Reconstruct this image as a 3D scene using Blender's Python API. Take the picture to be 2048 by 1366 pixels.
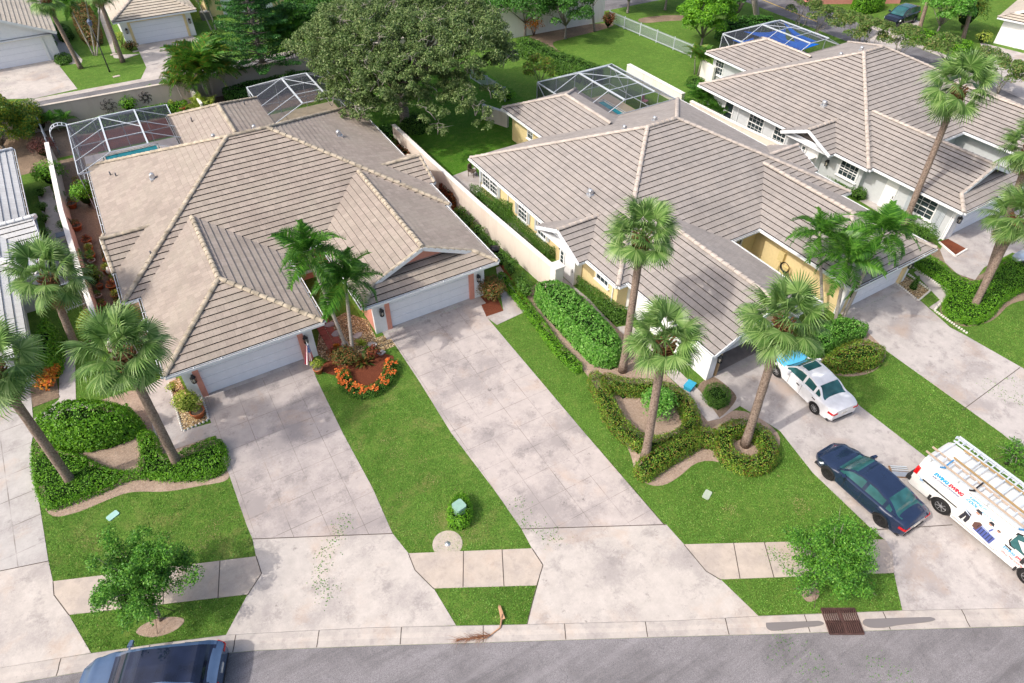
import bpy, math, random
import numpy as np
from mathutils import Vector, Matrix, noise as mnoise
R_=math.radians
sc=bpy.context.scene
for o in list(bpy.data.objects): bpy.data.objects.remove(o)
COL=sc.collection
# ---------------- camera, sky, sun, exposure ----------------
FPX,PITCH,ROLL,YAW,CH=1337.09,0.757833963,-0.00803776,0.539233838,25.0
def _cam_axes():
    p,r,y=PITCH,ROLL,YAW
    f=Vector((math.sin(y)*math.cos(p),math.cos(y)*math.cos(p),-math.sin(p)))
    rt=Vector((math.cos(y),-math.sin(y),0)); dn=f.cross(rt)
    c,s=math.cos(r),math.sin(r)
    return c*rt+s*dn, -s*rt+c*dn, f
RT,DN,FW=_cam_axes()
cam=bpy.data.cameras.new('camera'); camo=bpy.data.objects.new('camera',cam); COL.objects.link(camo)
cam.sensor_width=36; cam.lens=FPX/2048*36; cam.clip_start=0.5; cam.clip_end=600
camo.matrix_world=Matrix(((RT.x,-DN.x,-FW.x,0),(RT.y,-DN.y,-FW.y,0),(RT.z,-DN.z,-FW.z,CH),(0,0,0,1)))
sc.camera=camo
w=bpy.data.worlds.new('World'); sc.world=w; w.use_nodes=True
nt=w.node_tree; bg=nt.nodes['Background']
sky=nt.nodes.new('ShaderNodeTexSky'); sky.sky_type='NISHITA'; sky.sun_disc=False
SUN_EL,SUN_AZ=R_(47.7),R_(178.0)      # azimuth of the direction towards the sun, ccw from +x
sky.sun_elevation=SUN_EL; sky.sun_rotation=math.pi/2-SUN_AZ; sky.air_density=1.0; sky.dust_density=5.0; sky.ozone_density=0.3
nt.links.new(sky.outputs[0],bg.inputs[0]); bg.inputs[1].default_value=0.15
sd=Vector((math.cos(SUN_EL)*math.cos(SUN_AZ),math.cos(SUN_EL)*math.sin(SUN_AZ),math.sin(SUN_EL)))
sl=bpy.data.lights.new('sun','SUN'); sl.energy=2.0; sl.angle=R_(0.6); sl.color=(1.0,0.945,0.86)
so=bpy.data.objects.new('sun',sl); COL.objects.link(so); so.rotation_euler=sd.to_track_quat('Z','Y').to_euler(); so.location=(-30,0,60)
sc.view_settings.view_transform='Standard'; sc.view_settings.look='None'; sc.view_settings.gamma=1; sc.view_settings.exposure=0.60

# ---------------- helpers ----------------
def P(px,py,z=0.0):
    """point at height z seen at photo pixel (2048 wide)"""
    d=RT*((px-1024)/FPX)+DN*((py-683)/FPX)+FW
    t=(z-CH)/d.z
    return Vector((d.x*t,d.y*t,z))
def PP(*pts,z=0.0):
    return [tuple(P(a,b,z)[:2]) for a,b in pts]
def link(o,parent=None):
    COL.objects.link(o)
    if parent is not None: o.parent=parent
    return o
def tag(o,label=None,cat=None,group=None,kind=None):
    if label: o['label']=label
    if cat: o['category']=cat
    if group: o['group']=group
    if kind: o['kind']=kind
    return o
def empty(name,loc,rz=0,label=None,cat=None,group=None):
    o=bpy.data.objects.new(name,None); o.empty_display_size=.3; o.location=loc; o.rotation_euler=(0,0,rz); link(o)
    return tag(o,label,cat,group)
def kids(o): return [c for c in bpy.data.objects if c.parent==o]
def copy_tree(o,parent=None):
    c=o.copy(); COL.objects.link(c)
    if parent is not None: c.parent=parent
    for ch in kids(o): copy_tree(ch,c)
    return c
class MB:
    def __init__(s): s.v=[];s.f=[];s.m=[];s.uv=[];s.sm=[]
    def add(s,vs,fs,m=0,uvs=None,smooth=False):
        b=len(s.v); s.v+= [tuple(v) for v in vs]
        for i,f in enumerate(fs):
            s.f.append(tuple(b+k for k in f)); s.m.append(m); s.sm.append(smooth)
            s.uv.append(uvs[i] if uvs else None)
        return s
    def box(s,x0,x1,y0,y1,z0,z1,m=0):
        v=[(x0,y0,z0),(x1,y0,z0),(x1,y1,z0),(x0,y1,z0),(x0,y0,z1),(x1,y0,z1),(x1,y1,z1),(x0,y1,z1)]
        return s.add(v,[(0,3,2,1),(4,5,6,7),(0,1,5,4),(1,2,6,5),(2,3,7,6),(3,0,4,7)],m)
    def bar(s,a,b,w,h=None,m=0,up=(0,0,1)):
        h=h or w; a=Vector(a);b=Vector(b);d=(b-a)
        if d.length<1e-6: return s
        d.normalize(); u=Vector(up)
        if abs(d.dot(u))>.98: u=Vector((0,1,0))
        r=d.cross(u).normalized(); u=r.cross(d).normalized()
        v=[]
        for p in (a,b):
            for i,j in ((-1,-1),(1,-1),(1,1),(-1,1)): v.append(p+r*(i*w/2)+u*(j*h/2))
        return s.add(v,[(0,1,2,3),(7,6,5,4),(0,4,5,1),(1,5,6,2),(2,6,7,3),(3,7,4,0)],m)
    def tube(s,pts,rad,seg=8,m=0,cap=True,smooth=True):
        pts=[Vector(p) for p in pts]; n=len(pts); 
        if not hasattr(rad,'__len__'): rad=[rad]*n
        v=[];f=[];u=None
        for i,p in enumerate(pts):
            d=(pts[min(i+1,n-1)]-pts[max(i-1,0)]).normalized()
            if u is None:
                u=Vector((0,0,1)) if abs(d.z)<.9 else Vector((1,0,0))
            r=d.cross(u).normalized(); u=r.cross(d).normalized()
            for k in range(seg):
                a=2*math.pi*k/seg; v.append(p+(r*math.cos(a)+u*math.sin(a))*rad[i])
        for i in range(n-1):
            for k in range(seg):
                k2=(k+1)%seg; f.append((i*seg+k,i*seg+k2,(i+1)*seg+k2,(i+1)*seg+k))
        s.add(v,f,m,smooth=smooth)
        if cap:
            b=len(s.v)-len(v)
            s.f.append(tuple(b+k for k in range(seg-1,-1,-1)));s.m.append(m);s.sm.append(False);s.uv.append(None)
            s.f.append(tuple(b+(n-1)*seg+k for k in range(seg)));s.m.append(m);s.sm.append(False);s.uv.append(None)
        return s
    def prism(s,poly,z0,z1,m=0,bottom=False):
        n=len(poly); a=area(poly)
        if a<0: poly=poly[::-1]
        v=[(p[0],p[1],z0) for p in poly]+[(p[0],p[1],z1) for p in poly]
        f=[tuple(range(n,2*n))]+[(i,(i+1)%n,n+(i+1)%n,n+i) for i in range(n)]
        if bottom: f.append(tuple(range(n-1,-1,-1)))
        return s.add(v,f,m)
    def lathe(s,prof,c=(0,0,0),seg=14,m=0,smooth=True):
        v=[];f=[]
        for r,z in prof:
            for k in range(seg):
                a=2*math.pi*k/seg; v.append((c[0]+r*math.cos(a),c[1]+r*math.sin(a),c[2]+z))
        for i in range(len(prof)-1):
            for k in range(seg):
                k2=(k+1)%seg; f.append((i*seg+k,i*seg+k2,(i+1)*seg+k2,(i+1)*seg+k))
        return s.add(v,f,m,smooth=smooth)
    def build(s,name,mats,parent=None):
        me=bpy.data.meshes.new(name); me.from_pydata(s.v,[],s.f)
        if not isinstance(mats,(list,tuple)): mats=[mats]
        for m in mats: me.materials.append(m)
        me.polygons.foreach_set('material_index',s.m); me.polygons.foreach_set('use_smooth',s.sm)
        if any(u is not None for u in s.uv):
            ul=me.uv_layers.new(name='UVMap'); k=0
            for fi,f in enumerate(s.f):
                u=s.uv[fi]
                for j in range(len(f)):
                    if u is not None: ul.data[k].uv=u[j]
                    k+=1
        me.update(); o=bpy.data.objects.new(name,me); return link(o,parent)
def area(p): return .5*sum(p[i][0]*p[(i+1)%len(p)][1]-p[(i+1)%len(p)][0]*p[i][1] for i in range(len(p)))
def clip(poly,nx,ny,c):
    """keep the side nx*x+ny*y>=c"""
    out=[];n=len(poly)
    for i in range(n):
        a=poly[i];b=poly[(i+1)%n];da=nx*a[0]+ny*a[1]-c;db=nx*b[0]+ny*b[1]-c
        if da>=0: out.append(a)
        if (da>0 and db<0) or (da<0 and db>0):
            t=da/(da-db); out.append((a[0]+(b[0]-a[0])*t,a[1]+(b[1]-a[1])*t))
    return out
def smooth_poly(p,it=2):
    for _ in range(it):
        q=[]
        for i in range(len(p)):
            a,b=p[i],p[(i+1)%len(p)]; q+= [(a[0]*.75+b[0]*.25,a[1]*.75+b[1]*.25),(a[0]*.25+b[0]*.75,a[1]*.25+b[1]*.75)]
        p=q
    return p
# ---------------- materials ----------------
class NT:
    def __init__(s,name,rough=.8,spec=.3):
        s.m=bpy.data.materials.new(name); s.m.use_nodes=True; s.t=s.m.node_tree; s.b=s.t.nodes['Principled BSDF']
        s.b.inputs['Roughness'].default_value=rough; s.b.inputs['Specular IOR Level'].default_value=spec
    def n(s,typ,**kw):
        nd=s.t.nodes.new('ShaderNode'+typ)
        for k,v in kw.items():
            if k.startswith('i_'): nd.inputs[k[2:].replace('_',' ')].default_value=v
            elif k.startswith('I'): nd.inputs[int(k[1:])].default_value=v
            else: setattr(nd,k,v)
        return nd
    def l(s,a,b): s.t.links.new(a,b); return s
    def coord(s,w='Object'): return s.n('TexCoord').outputs[w]
    def noise(s,vec,scale,detail=4,rough=.55,dist=0):
        nd=s.n('TexNoise',i_Scale=scale,i_Detail=detail,i_Roughness=rough,i_Distortion=dist); s.l(vec,nd.inputs['Vector']); return nd.outputs['Fac']
    def ramp(s,fac,stops):
        r=s.n('ValToRGB'); e=r.color_ramp.elements
        e[0].position,e[0].color=stops[0][0],c4(stops[0][1]); e[1].position,e[1].color=stops[-1][0],c4(stops[-1][1])
        for p,c in stops[1:-1]:
            x=e.new(p); x.color=c4(c)
        s.l(fac,r.inputs[0]); return r.outputs[0]
    def mix(s,a,b,f,mode='MIX'):
        m=s.n('Mix',data_type='RGBA',blend_type=mode)
        for sock,v in ((m.inputs[0],f),(m.inputs[6],a),(m.inputs[7],b)):
            if hasattr(v,'is_output'): s.l(v,sock)
            elif isinstance(v,(int,float)): sock.default_value=v
            else: sock.default_value=c4(v)
        return m.outputs[2]
    def math(s,op,a,b=None,c=None):
        m=s.n('Math',operation=op)
        for i,v in enumerate((a,b,c)):
            if v is None: continue
            if hasattr(v,'is_output'): s.l(v,m.inputs[i])
            else: m.inputs[i].default_value=v
        return m.outputs[0]
    def bump(s,h,dist=.01,st=1):
        b=s.n('Bump',i_Strength=st,i_Distance=dist); s.l(h,b.inputs['Height']); s.l(b.outputs[0],s.b.inputs['Normal']); return s
    def col(s,c):
        if hasattr(c,'is_output'): s.l(c,s.b.inputs['Base Color'])
        else: s.b.inputs['Base Color'].default_value=c4(c)
        return s
def c4(c):
    return (c,c,c,1) if isinstance(c,(int,float)) else (tuple(c)+(1,))[:4]
def sc_(c,k): return tuple(x*k for x in c)
def simple(name,c,rough=.6,spec=.3,metal=0,var=.08,scale=6):
    n=NT(name,rough,spec); n.b.inputs['Metallic'].default_value=metal
    if var:
        f=n.noise(n.coord(),scale,4); n.col(n.ramp(f,[(.3,sc_(c,1-var)),(.7,sc_(c,1+var))]))
    else: n.col(c)
    return n.m
def m_concrete(name,c,stain=.5,grid=None,dark=(.27,.245,.245),off=(0,0),rot=0,sscale=.35,gw=.022):
    n=NT(name,.85,.2); co=n.coord()
    fine=n.noise(co,9,7,.8); grit=n.noise(co,34,3,.7)
    def ragged(sc1,lo,hi,k=.30,d=.1):
        big=n.noise(co,sc1,5,.6,d); v=n.math('ADD',big,n.math('MULTIPLY',n.math('SUBTRACT',fine,.5),k)); v=n.math('ADD',v,n.math('MULTIPLY',n.math('SUBTRACT',grit,.5),k*.5)); return n.ramp(v,[(lo,0.),(hi,1.)])
    mid=n.noise(co,1.7,7,.75,.1)
    base=n.mix(sc_(c,1.05),sc_(c,.84),n.ramp(mid,[(.35,0.),(.68,1.)]))
    base=n.mix(base,sc_(c,.80),n.math('MULTIPLY',n.ramp(grit,[(.50,0.),(.70,1.)]),.5))
    col=n.mix(base,dark,n.math('MULTIPLY',ragged(sscale,.47,.62),.62*stain))
    col=n.mix(col,sc_(dark,.8),n.math('MULTIPLY',ragged(sscale*3.1,.55,.68,.35),.50*stain))
    col=n.mix(col,sc_(dark,.45),n.math('MULTIPLY',ragged(1.9,.66,.76,.5),.6*stain))
    warm=ragged(.5,.55,.72,.2,.6); col=n.mix(col,(.47,.34,.25),n.math('MULTIPLY',warm,.38))
    h=n.math('ADD',fine,0)
    if grid:
        mp=n.n('Mapping'); mp.inputs['Location'].default_value=(off[0],off[1],0); mp.inputs['Rotation'].default_value=(0,0,rot); n.l(co,mp.inputs[0])
        sx=n.n('SeparateXYZ'); n.l(mp.outputs[0],sx.inputs[0]); ls=[]
        for k in (0,1):
            fr=n.math('FRACT',n.math('DIVIDE',sx.outputs[k],grid)); d=n.math('ABSOLUTE',n.math('SUBTRACT',fr,.5)); ls.append(n.math('GREATER_THAN',d,.5-gw/grid/2))
        ln=n.math('MAXIMUM',ls[0],ls[1]); fade=n.ramp(n.noise(co,.9,3),[(.38,.12),(.62,.75)])
        col=n.mix(col,(.13,.11,.10),n.math('MULTIPLY',ln,fade))
    n.col(col); n.bump(h,.004,.6); return n.m
def m_grass(name,a=(.085,.185,.024),b=(.155,.31,.045),dry=(.30,.27,.10),dryf=(.66,.80),sc1=.35):
    n=NT(name,.9,.15); co=n.coord()
    f=n.noise(co,sc1,9,.8,.6); g=n.noise(co,14,5,.75); g2=n.noise(co,45,3,.7)
    col=n.mix(a,b,n.ramp(f,[(.35,0.),(.68,1.)]))
    col=n.mix(col,sc_(a,.45),n.math('MULTIPLY',n.ramp(g,[(.38,1.),(.55,0.)]),.9))
    col=n.mix(col,(.22,.38,.07),n.math('MULTIPLY',n.ramp(g2,[(.50,0.),(.70,1.)]),.65))
    m3=n.noise(co,2.6,8,.8,.4); col=n.mix(col,(.30,.34,.09),n.math('MULTIPLY',n.ramp(m3,[(.50,0.),(.72,1.)]),.5)); col=n.mix(col,sc_(a,.62),n.math('MULTIPLY',n.ramp(m3,[(.28,1.),(.46,0.)]),.6))
    d=n.noise(co,.55,8,.75,.5); col=n.mix(col,dry,n.math('MULTIPLY',n.ramp(d,[(dryf[0],0.),(dryf[1],1.)]),n.ramp(g,[(.35,.3),(.6,.95)])))
    n.col(col); n.bump(n.math('ADD',g,n.math('MULTIPLY',g2,.7)),.07,1); return n.m
def m_asphalt(name,c=(.205,.195,.205)):
    n=NT(name,.9,.2); co=n.coord()
    g=n.noise(co,28,4,.8); b=n.noise(co,.4,8,.7,.6); s=n.noise(co,2.2,8,.75)
    vor=n.n('TexVoronoi',feature='DISTANCE_TO_EDGE',i_Scale=.33); wv=n.n('Mapping'); n.l(co,wv.inputs[0])
    nz=n.n('TexNoise',i_Scale=1.2,i_Detail=6); n.l(co,nz.inputs['Vector']); ad=n.n('VectorMath',operation='ADD'); n.l(co,ad.inputs[0]); n.l(nz.outputs['Color'],ad.inputs[1]); n.l(ad.outputs[0],vor.inputs['Vector'])
    g5=n.noise(co,70,2,.6); col=n.mix(sc_(c,.55),sc_(c,1.55),n.ramp(n.math('MULTIPLY',n.math('ADD',g,g5),.5),[(.38,0.),(.62,1.)]))
    col=n.mix(col,sc_(c,.55),n.math('MULTIPLY',n.ramp(b,[(.45,0.),(.7,1.)]),.7))
    col=n.mix(col,sc_(c,1.6),n.math('MULTIPLY',n.ramp(s,[(.55,0.),(.75,1.)]),.4))
    col=n.mix(col,sc_(c,.5),n.math('MULTIPLY',n.math('LESS_THAN',vor.outputs['Distance'],.003),.35))
    ms=n.n('Mapping'); ms.inputs['Rotation'].default_value=(0,0,R_(29)); ms.inputs['Scale'].default_value=(.12,1.5,1); n.l(co,ms.inputs[0]); sk=n.noise(ms.outputs[0],1.0,7,.7,.3)
    col=n.mix(col,sc_(c,.5),n.math('MULTIPLY',n.ramp(sk,[(.52,0.),(.66,1.)]),.55)); col=n.mix(col,sc_(c,1.5),n.math('MULTIPLY',n.ramp(sk,[(.34,1.),(.46,0.)]),.35))
    n.col(col); n.bump(g,.012,.8); return n.m
def m_dirt(name,a=(.16,.115,.085),b=(.34,.26,.19),sc1=9):
    n=NT(name,.95,.1); co=n.coord(); g=n.noise(co,sc1,8,.8); g2=n.noise(co,60,3,.6); f=n.noise(co,.8,5)
    col=n.mix(a,b,n.ramp(g,[(.35,0.),(.68,1.)])); col=n.mix(col,sc_(a,.6),n.ramp(g2,[(.3,.8),(.5,0.)])); col=n.mix(col,sc_(b,1.15),n.math('MULTIPLY',n.ramp(f,[(.5,0.),(.7,1.)]),.5))
    n.col(col); n.bump(g,.05,1); return n.m
def m_pebble(name,a=(.62,.45,.22),b=(.30,.20,.12),s=16):
    n=NT(name,.8,.3); co=n.coord(); v=n.n('TexVoronoi',i_Scale=s); n.l(co,v.inputs['Vector'])
    sp=n.n('SeparateColor'); n.l(v.outputs['Color'],sp.inputs[0])
    col=n.mix(b,a,sp.outputs[0]); col=n.mix(col,(.8,.7,.5),n.math('MULTIPLY',n.math('GREATER_THAN',sp.outputs[1],.82),.8)); col=n.mix(col,(.05,.035,.02),n.ramp(v.outputs['Distance'],[(.35,0.),(.75,.9)]))
    n.col(col); n.bump(n.math('SUBTRACT',1,v.outputs['Distance']),.03,1); return n.m
def m_leaf(name,cols,rough=.5,trans=.25):
    n=NT(name,rough,.35); g=n.n('NewGeometry'); k=len(cols)
    col=n.ramp(g.outputs['Random Per Island'],[(i/(k-1),c) for i,c in enumerate(cols)])
    co=n.coord(); f=n.noise(co,1.1,3); col=n.mix(col,sc_(cols[0],.75),n.math('MULTIPLY',n.ramp(f,[(.4,0.),(.7,1.)]),.35))
    n.col(col)
    if trans:
        t=n.n('BsdfTranslucent'); n.l(col,t.inputs[0]); mx=n.n('MixShader'); mx.inputs[0].default_value=trans
        out=n.t.nodes['Material Output']; n.l(n.b.outputs[0],mx.inputs[1]); n.l(t.outputs[0],mx.inputs[2]); n.l(mx.outputs[0],out.inputs[0])
    return n.m
def m_roof(name,a,b,c2):
    n=NT(name,.85,.2); uv=n.n('TexCoord').outputs['UV']
    br=n.n('TexBrick',offset=.5,i_Scale=1.0); br.inputs['Brick Width'].default_value=.36; br.inputs['Row Height'].default_value=1.0; br.inputs['Mortar Size'].default_value=.006; br.inputs['Mortar Smooth'].default_value=.1
    br.inputs['Color1'].default_value=c4(a); br.inputs['Color2'].default_value=c4(b); br.inputs['Mortar'].default_value=c4(sc_(b,.55)); br.inputs['Bias'].default_value=0
    n.l(uv,br.inputs['Vector'])
    co=n.coord(); f=n.noise(co,.6,6,.7); g=n.noise(co,9,5,.75); st_=n.noise(co,.25,8,.7,.3)
    wn=n.n('TexNoise',i_Scale=1.0,i_Detail=2); mp=n.n('Mapping'); mp.inputs['Scale'].default_value=(9,1.2,1); n.l(uv,mp.inputs[0]); n.l(mp.outputs[0],wn.inputs['Vector'])
    col=n.mix(br.outputs['Color'],c2,n.math('MULTIPLY',n.ramp(f,[(.42,0.),(.66,1.)]),.55))
    col=n.mix(col,sc_(b,.72),n.math('MULTIPLY',n.ramp(g,[(.45,0.),(.72,1.)]),.45))
    col=n.mix(col,sc_(a,1.15),n.math('MULTIPLY',n.ramp(wn.outputs['Fac'],[(.5,0.),(.7,1.)]),.3))
    col=n.mix(col,sc_(b,.62),n.math('MULTIPLY',n.ramp(st_,[(.50,0.),(.70,1.)]),.40))
    n.col(col); n.bump(g,.01,.6); return n.m
def m_glass(name,c=(.02,.03,.035),rough=.06):
    n=NT(name,rough,.6); f=n.noise(n.coord(),1.5,2); n.col(n.ramp(f,[(.3,c),(.7,sc_(c,2.2))])); return n.m
def m_screen(name,alpha=.42,c=(.05,.055,.07)):
    n=NT(name,.7,.1); n.col(c); t=n.n('BsdfTransparent'); mx=n.n('MixShader'); mx.inputs[0].default_value=alpha
    out=n.t.nodes['Material Output']; n.l(t.outputs[0],mx.inputs[1]); n.l(n.b.outputs[0],mx.inputs[2]); n.l(mx.outputs[0],out.inputs[0]); return n.m
M={}
M['conc']=m_concrete('concrete_clean',(.50,.46,.43),.9)
M['concA']=m_concrete('concrete_stained',(.435,.39,.375),1.25,1.36,off=(.25,.2))
M['concB']=m_concrete('concrete_scored',(.475,.425,.405),1.15,1.36,off=(.1,.3))
M['conc2']=m_concrete('concrete_plain',(.475,.44,.425),.95,sscale=.5)
M['conc0']=m_concrete('concrete_old',(.44,.42,.41),.8,1.5,gw=.04,rot=R_(-3))
M['walk']=m_concrete('concrete_walk',(.48,.415,.36),.5,sscale=.7)
M['curb']=m_concrete('concrete_curb',(.47,.43,.40),.6,sscale=.9)
M['asph']=m_asphalt('asphalt'); M['asph2']=m_asphalt('asphalt_far',(.17,.165,.175))
M['grass']=m_grass('grass'); M['grassdry']=m_grass('grass_patchy',dryf=(.52,.74))
M['grassyard']=m_grass('grass_lush',(.06,.19,.012),(.11,.30,.02),dryf=(.9,.99))
M['dirt']=m_dirt('soil'); M['mulch']=m_dirt('red_mulch',(.10,.03,.018),(.26,.085,.045),26); M['sand']=m_dirt('sandy_soil',(.28,.20,.15),(.48,.38,.31))
M['pebble']=m_pebble('pebbles')
M['roof1']=m_roof('roof_tile_pink',(.375,.32,.28),(.295,.25,.22),(.33,.30,.25))
M['roof2']=m_roof('roof_tile_grey',(.345,.315,.298),(.28,.257,.243),(.36,.32,.29))
M['roof3']=m_roof('roof_tile_white',(.56,.57,.575),(.50,.505,.51),(.60,.60,.60))
M['roof4']=m_roof('roof_tile_buff',(.50,.45,.38),(.44,.39,.33),(.52,.46,.38))
M['lip']=simple('tile_edge',(.035,.026,.022),.9,.1)  # dirt and the shade under each course, both put into one dark colour
M['cap1']=simple('ridge_cream',(.38,.33,.26),.85,.2,var=.4,scale=2.5); M['cap2']=simple('ridge_grey',(.44,.39,.35),.8,.2,var=.2,scale=2.5)
M['white']=simple('white_paint',(.78,.79,.80),.5,.3,var=.03); M['trim']=simple('white_trim',(.74,.77,.80),.4,.4,var=.03)
M['door']=simple('garage_door_white',(.80,.82,.87),.45,.3,var=.02)
M['salmon']=simple('salmon_stucco',(.66,.30,.23),.8,.2,var=.06); M['yellow']=simple('yellow_stucco',(.72,.58,.32),.8,.2,var=.05)
M['greyw']=simple('grey_stucco',(.52,.545,.57),.8,.2,var=.04); M['pinkw']=simple('pink_stucco',(.60,.26,.22),.8,.2)
def m_stucco(name,c,d=(.35,.25,.2)):
    n=NT(name,.9,.15); co=n.coord(); mp=n.n('Mapping'); mp.inputs['Scale'].default_value=(1,1,.15); n.l(co,mp.inputs[0])
    f=n.noise(mp.outputs[0],1.4,9,.75); g=n.noise(co,20,3)
    n.col(n.mix(c,d,n.math('MULTIPLY',n.ramp(f,[(.50,0.),(.78,1.)]),.45))); n.bump(g,.01,.5); return n.m
M['wall']=m_stucco('stucco_cream',(.70,.63,.56)); M['wall2']=m_stucco('stucco_beige_grey',(.52,.47,.41),(.3,.24,.2)); M['wallw']=m_stucco('stucco_white',(.74,.72,.68))
M['glass']=m_glass('window_glass'); M['carglass']=m_glass('car_glass',(.016,.062,.066),.05); M['darkglass']=m_glass('car_roof_glass',(.006,.009,.022),.03)
M['black']=simple('black_metal',(.015,.015,.017),.4,.4,var=0); M['rubber']=simple('rubber',(.02,.02,.021),.8,.2,var=0)
M['alum']=simple('aluminium_white',(.50,.55,.60),.35,.5,var=.02); M['screen']=m_screen('screen_mesh',.46,(.055,.06,.08))
M['metal']=simple('galvanised',(.55,.57,.60),.35,.5,metal=.6,var=.1)
M['terra']=simple('terracotta',(.48,.16,.07),.8,.2,var=.15); M['brick']=simple('red_brick',(.36,.12,.09),.85,.2,var=.2)
M['stone']=simple('white_stone',(.62,.60,.56),.8,.2,var=.2,scale=10)
def m_water(name,c):
    n=NT(name,.05,.5); f=n.noise(n.coord(),2.5,3); n.col(n.ramp(f,[(.3,c),(.7,sc_(c,1.15))])); n.bump(f,.02,.3); return n.m
M['water']=m_water('pool_water',(.02,.27,.33))
M['deck']=m_concrete('pool_deck_tan',(.46,.40,.31),.3); M['deckw']=m_concrete('pool_deck_pale',(.62,.58,.60),.3)
def m_bark(name,a,b,ring=9):
    n=NT(name,.9,.1); co=n.coord(); w_=n.n('TexWave',bands_direction='Z',i_Scale=ring,i_Distortion=3.0,i_Detail=3); n.l(co,w_.inputs[0]); g=n.noise(co,12,5,.7)
    col=n.mix(a,b,n.ramp(g,[(.35,0.),(.65,1.)])); col=n.mix(col,sc_(a,.6),n.math('MULTIPLY',n.ramp(w_.outputs['Fac'],[(.0,1.),(.35,0.)]),.5)); n.col(col); n.bump(n.math('ADD',g,w_.outputs['Fac']),.03,.8); return n.m
M['bark']=m_bark('palm_bark',(.19,.135,.105),(.48,.38,.32),7); M['barkpale']=m_bark('pale_palm_bark',(.34,.30,.27),(.56,.52,.48),4); M['barkoak']=m_bark('oak_bark',(.16,.14,.12),(.36,.33,.30),2)
M['boot']=m_bark('palm_boots',(.17,.08,.035),(.38,.21,.11),12)
# ---------------- ground ----------------
NOLAWN=[]
def slab(name,regions,mats,z=.016,lines=(),jw=.035,label=None):
    """regions: list of (pixel polygon or world polygon, material index)"""
    mb=MB()
    for poly,mi in regions:
        mb.prism(poly,-.08,z,mi); NOLAWN.append(poly)
    for a,b in lines:
        mb.bar((a[0],a[1],z),(b[0],b[1],z),jw,.008,len(mats))
    o=mb.build(name,list(mats)+[JOINT]); return tag(o,label,kind='structure')
JOINT=simple('joint_dark',(.09,.075,.065),.95,.1,var=.1)
me=MB(); me.add([(-120,-60,0),(220,-60,0),(220,260,0),(-120,260,0)],[(0,1,2,3)]); tag(me.build('lawn',M['grass']),kind='structure')
def L(*pts,z=0.016): 
    q=[P(a,b,z) for a,b in pts]; return [(q[i],q[i+1]) for i in range(len(q)-1)]
def patch(name,mat,poly,z=.006):
    if name in ('soil_bed','bare_patch') and len(poly)>4: poly=smooth_poly(poly,2)
    mb=MB(); mb.prism(poly,-.05,z); 
    if not name.startswith('lawn'): NOLAWN.append(poly)
    return tag(mb.build(name,mat),kind='structure')
# curb
back=PP((-120,1352),(0,1335.7),(187,1306),(320,1287),(454,1270),(600,1262),(750,1255),(1054,1249),(1350,1241.5),(1519.7,1232),(1804.7,1221),(2048,1216),(2250,1212))
front=PP((-120,1392),(37,1366),(172,1343),(345,1318),(520,1301),(640,1296),(750,1292),(1050,1283),(1348,1273.6),(1530.7,1269),(1800,1260),(2048,1252.5),(2250,1247))
def lerp2(a,b,t): return (a[0]+(b[0]-a[0])*t,a[1]+(b[1]-a[1])*t)
prof=[(0,.02),(.05,.05),(.38,.055),(.62,.015),(.97,.022),(1.0,-.02)]
v=[];f=[];m=[]
for i in range(len(back)):
    for t,z in prof: v.append((*lerp2(back[i],front[i],t),z))
k=len(prof)
cu=MB()
cu.add(v,[(i*k+j,(i+1)*k+j,(i+1)*k+j+1,i*k+j+1)[::-1] for i in range(len(back)-1) for j in range(k-1)])
def nearest_front(p):
    best=None
    for a,b in zip(front[:-1],front[1:]):
        a=Vector(a);b=Vector(b);t=max(0,min(1,(p-a).dot(b-a)/(b-a).length_squared)); q=a.lerp(b,t)
        if best is None or (q-p).length<(best-p).length: best=q
    return best
# transverse joints every 3 m
acc=0;nxt=1.0
for i in range(len(back)-1):
    a0,a1=Vector(back[i]),Vector(back[i+1]); b0,b1=Vector(front[i]),Vector(front[i+1]); Ln=(a1-a0).length
    while nxt<acc+Ln:
        t=(nxt-acc)/Ln; p=a0.lerp(a1,t); q=nearest_front(p)
        pr=[(p.lerp(q,tt)[0],p.lerp(q,tt)[1],zz+.003) for tt,zz in prof[1:5]]
        for u,w_ in zip(pr[:-1],pr[1:]): cu.bar(u,w_,.03,.006,1)
        nxt+=3.05
    acc+=Ln
tag(cu.build('curb',[M['curb'],JOINT]),kind='structure')
NOLAWN.append(back+front[::-1])
far=[(60,-40),(-60,-40)]
road=front+[(front[-1][0]+40,front[-1][1]-60),(-60,-60),(-60,front[0][1]+16)]
patch('road',M['asph'],road,.006)
# driveways
def drive(regs,mats,lines,**k):
    return slab('driveway',[(PP(*r),mi) for r,mi in regs],mats,lines=lines,**k)
drive([([(406,798),(620,722),(634,760),(686,867),(745,976),(785,1067),(505,1078),(494,1052),(455,940),(424,850)],0),
       ([(505,1078),(785,1067),(817,1107),(830,1140),(868,1178),(912,1251),(750,1255.5),(600,1262),(452,1270.5),(495,1190),(523,1147),(512,1112)],1)],
      [M['concA'],M['conc']],L((505,1078),(785,1067))+L((512,1112),(523,1147),(495,1190))+L((817,1107),(830,1140),(868,1178)))
drive([([(776,668),(958,600),(973,634),(1010,678),(1170,867),(1332,1055),(1328,1049),(1043,1058),(985,975),(903,867),(840,765)],0),
       ([(1043,1058),(1332,1049),(1368,1089),(1412,1142),(1442,1160),(1517,1232.5),(1350,1241.5),(1054,1249),(1075,1172),(1086,1130),(1064,1097)],1)],
      [M['concB'],M['conc']],L((1043,1058),(1332,1049))+L((1064,1097),(1086,1130),(1073,1172),(1054,1249))+L((1368,1089),(1412,1142),(1442,1160)))
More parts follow.
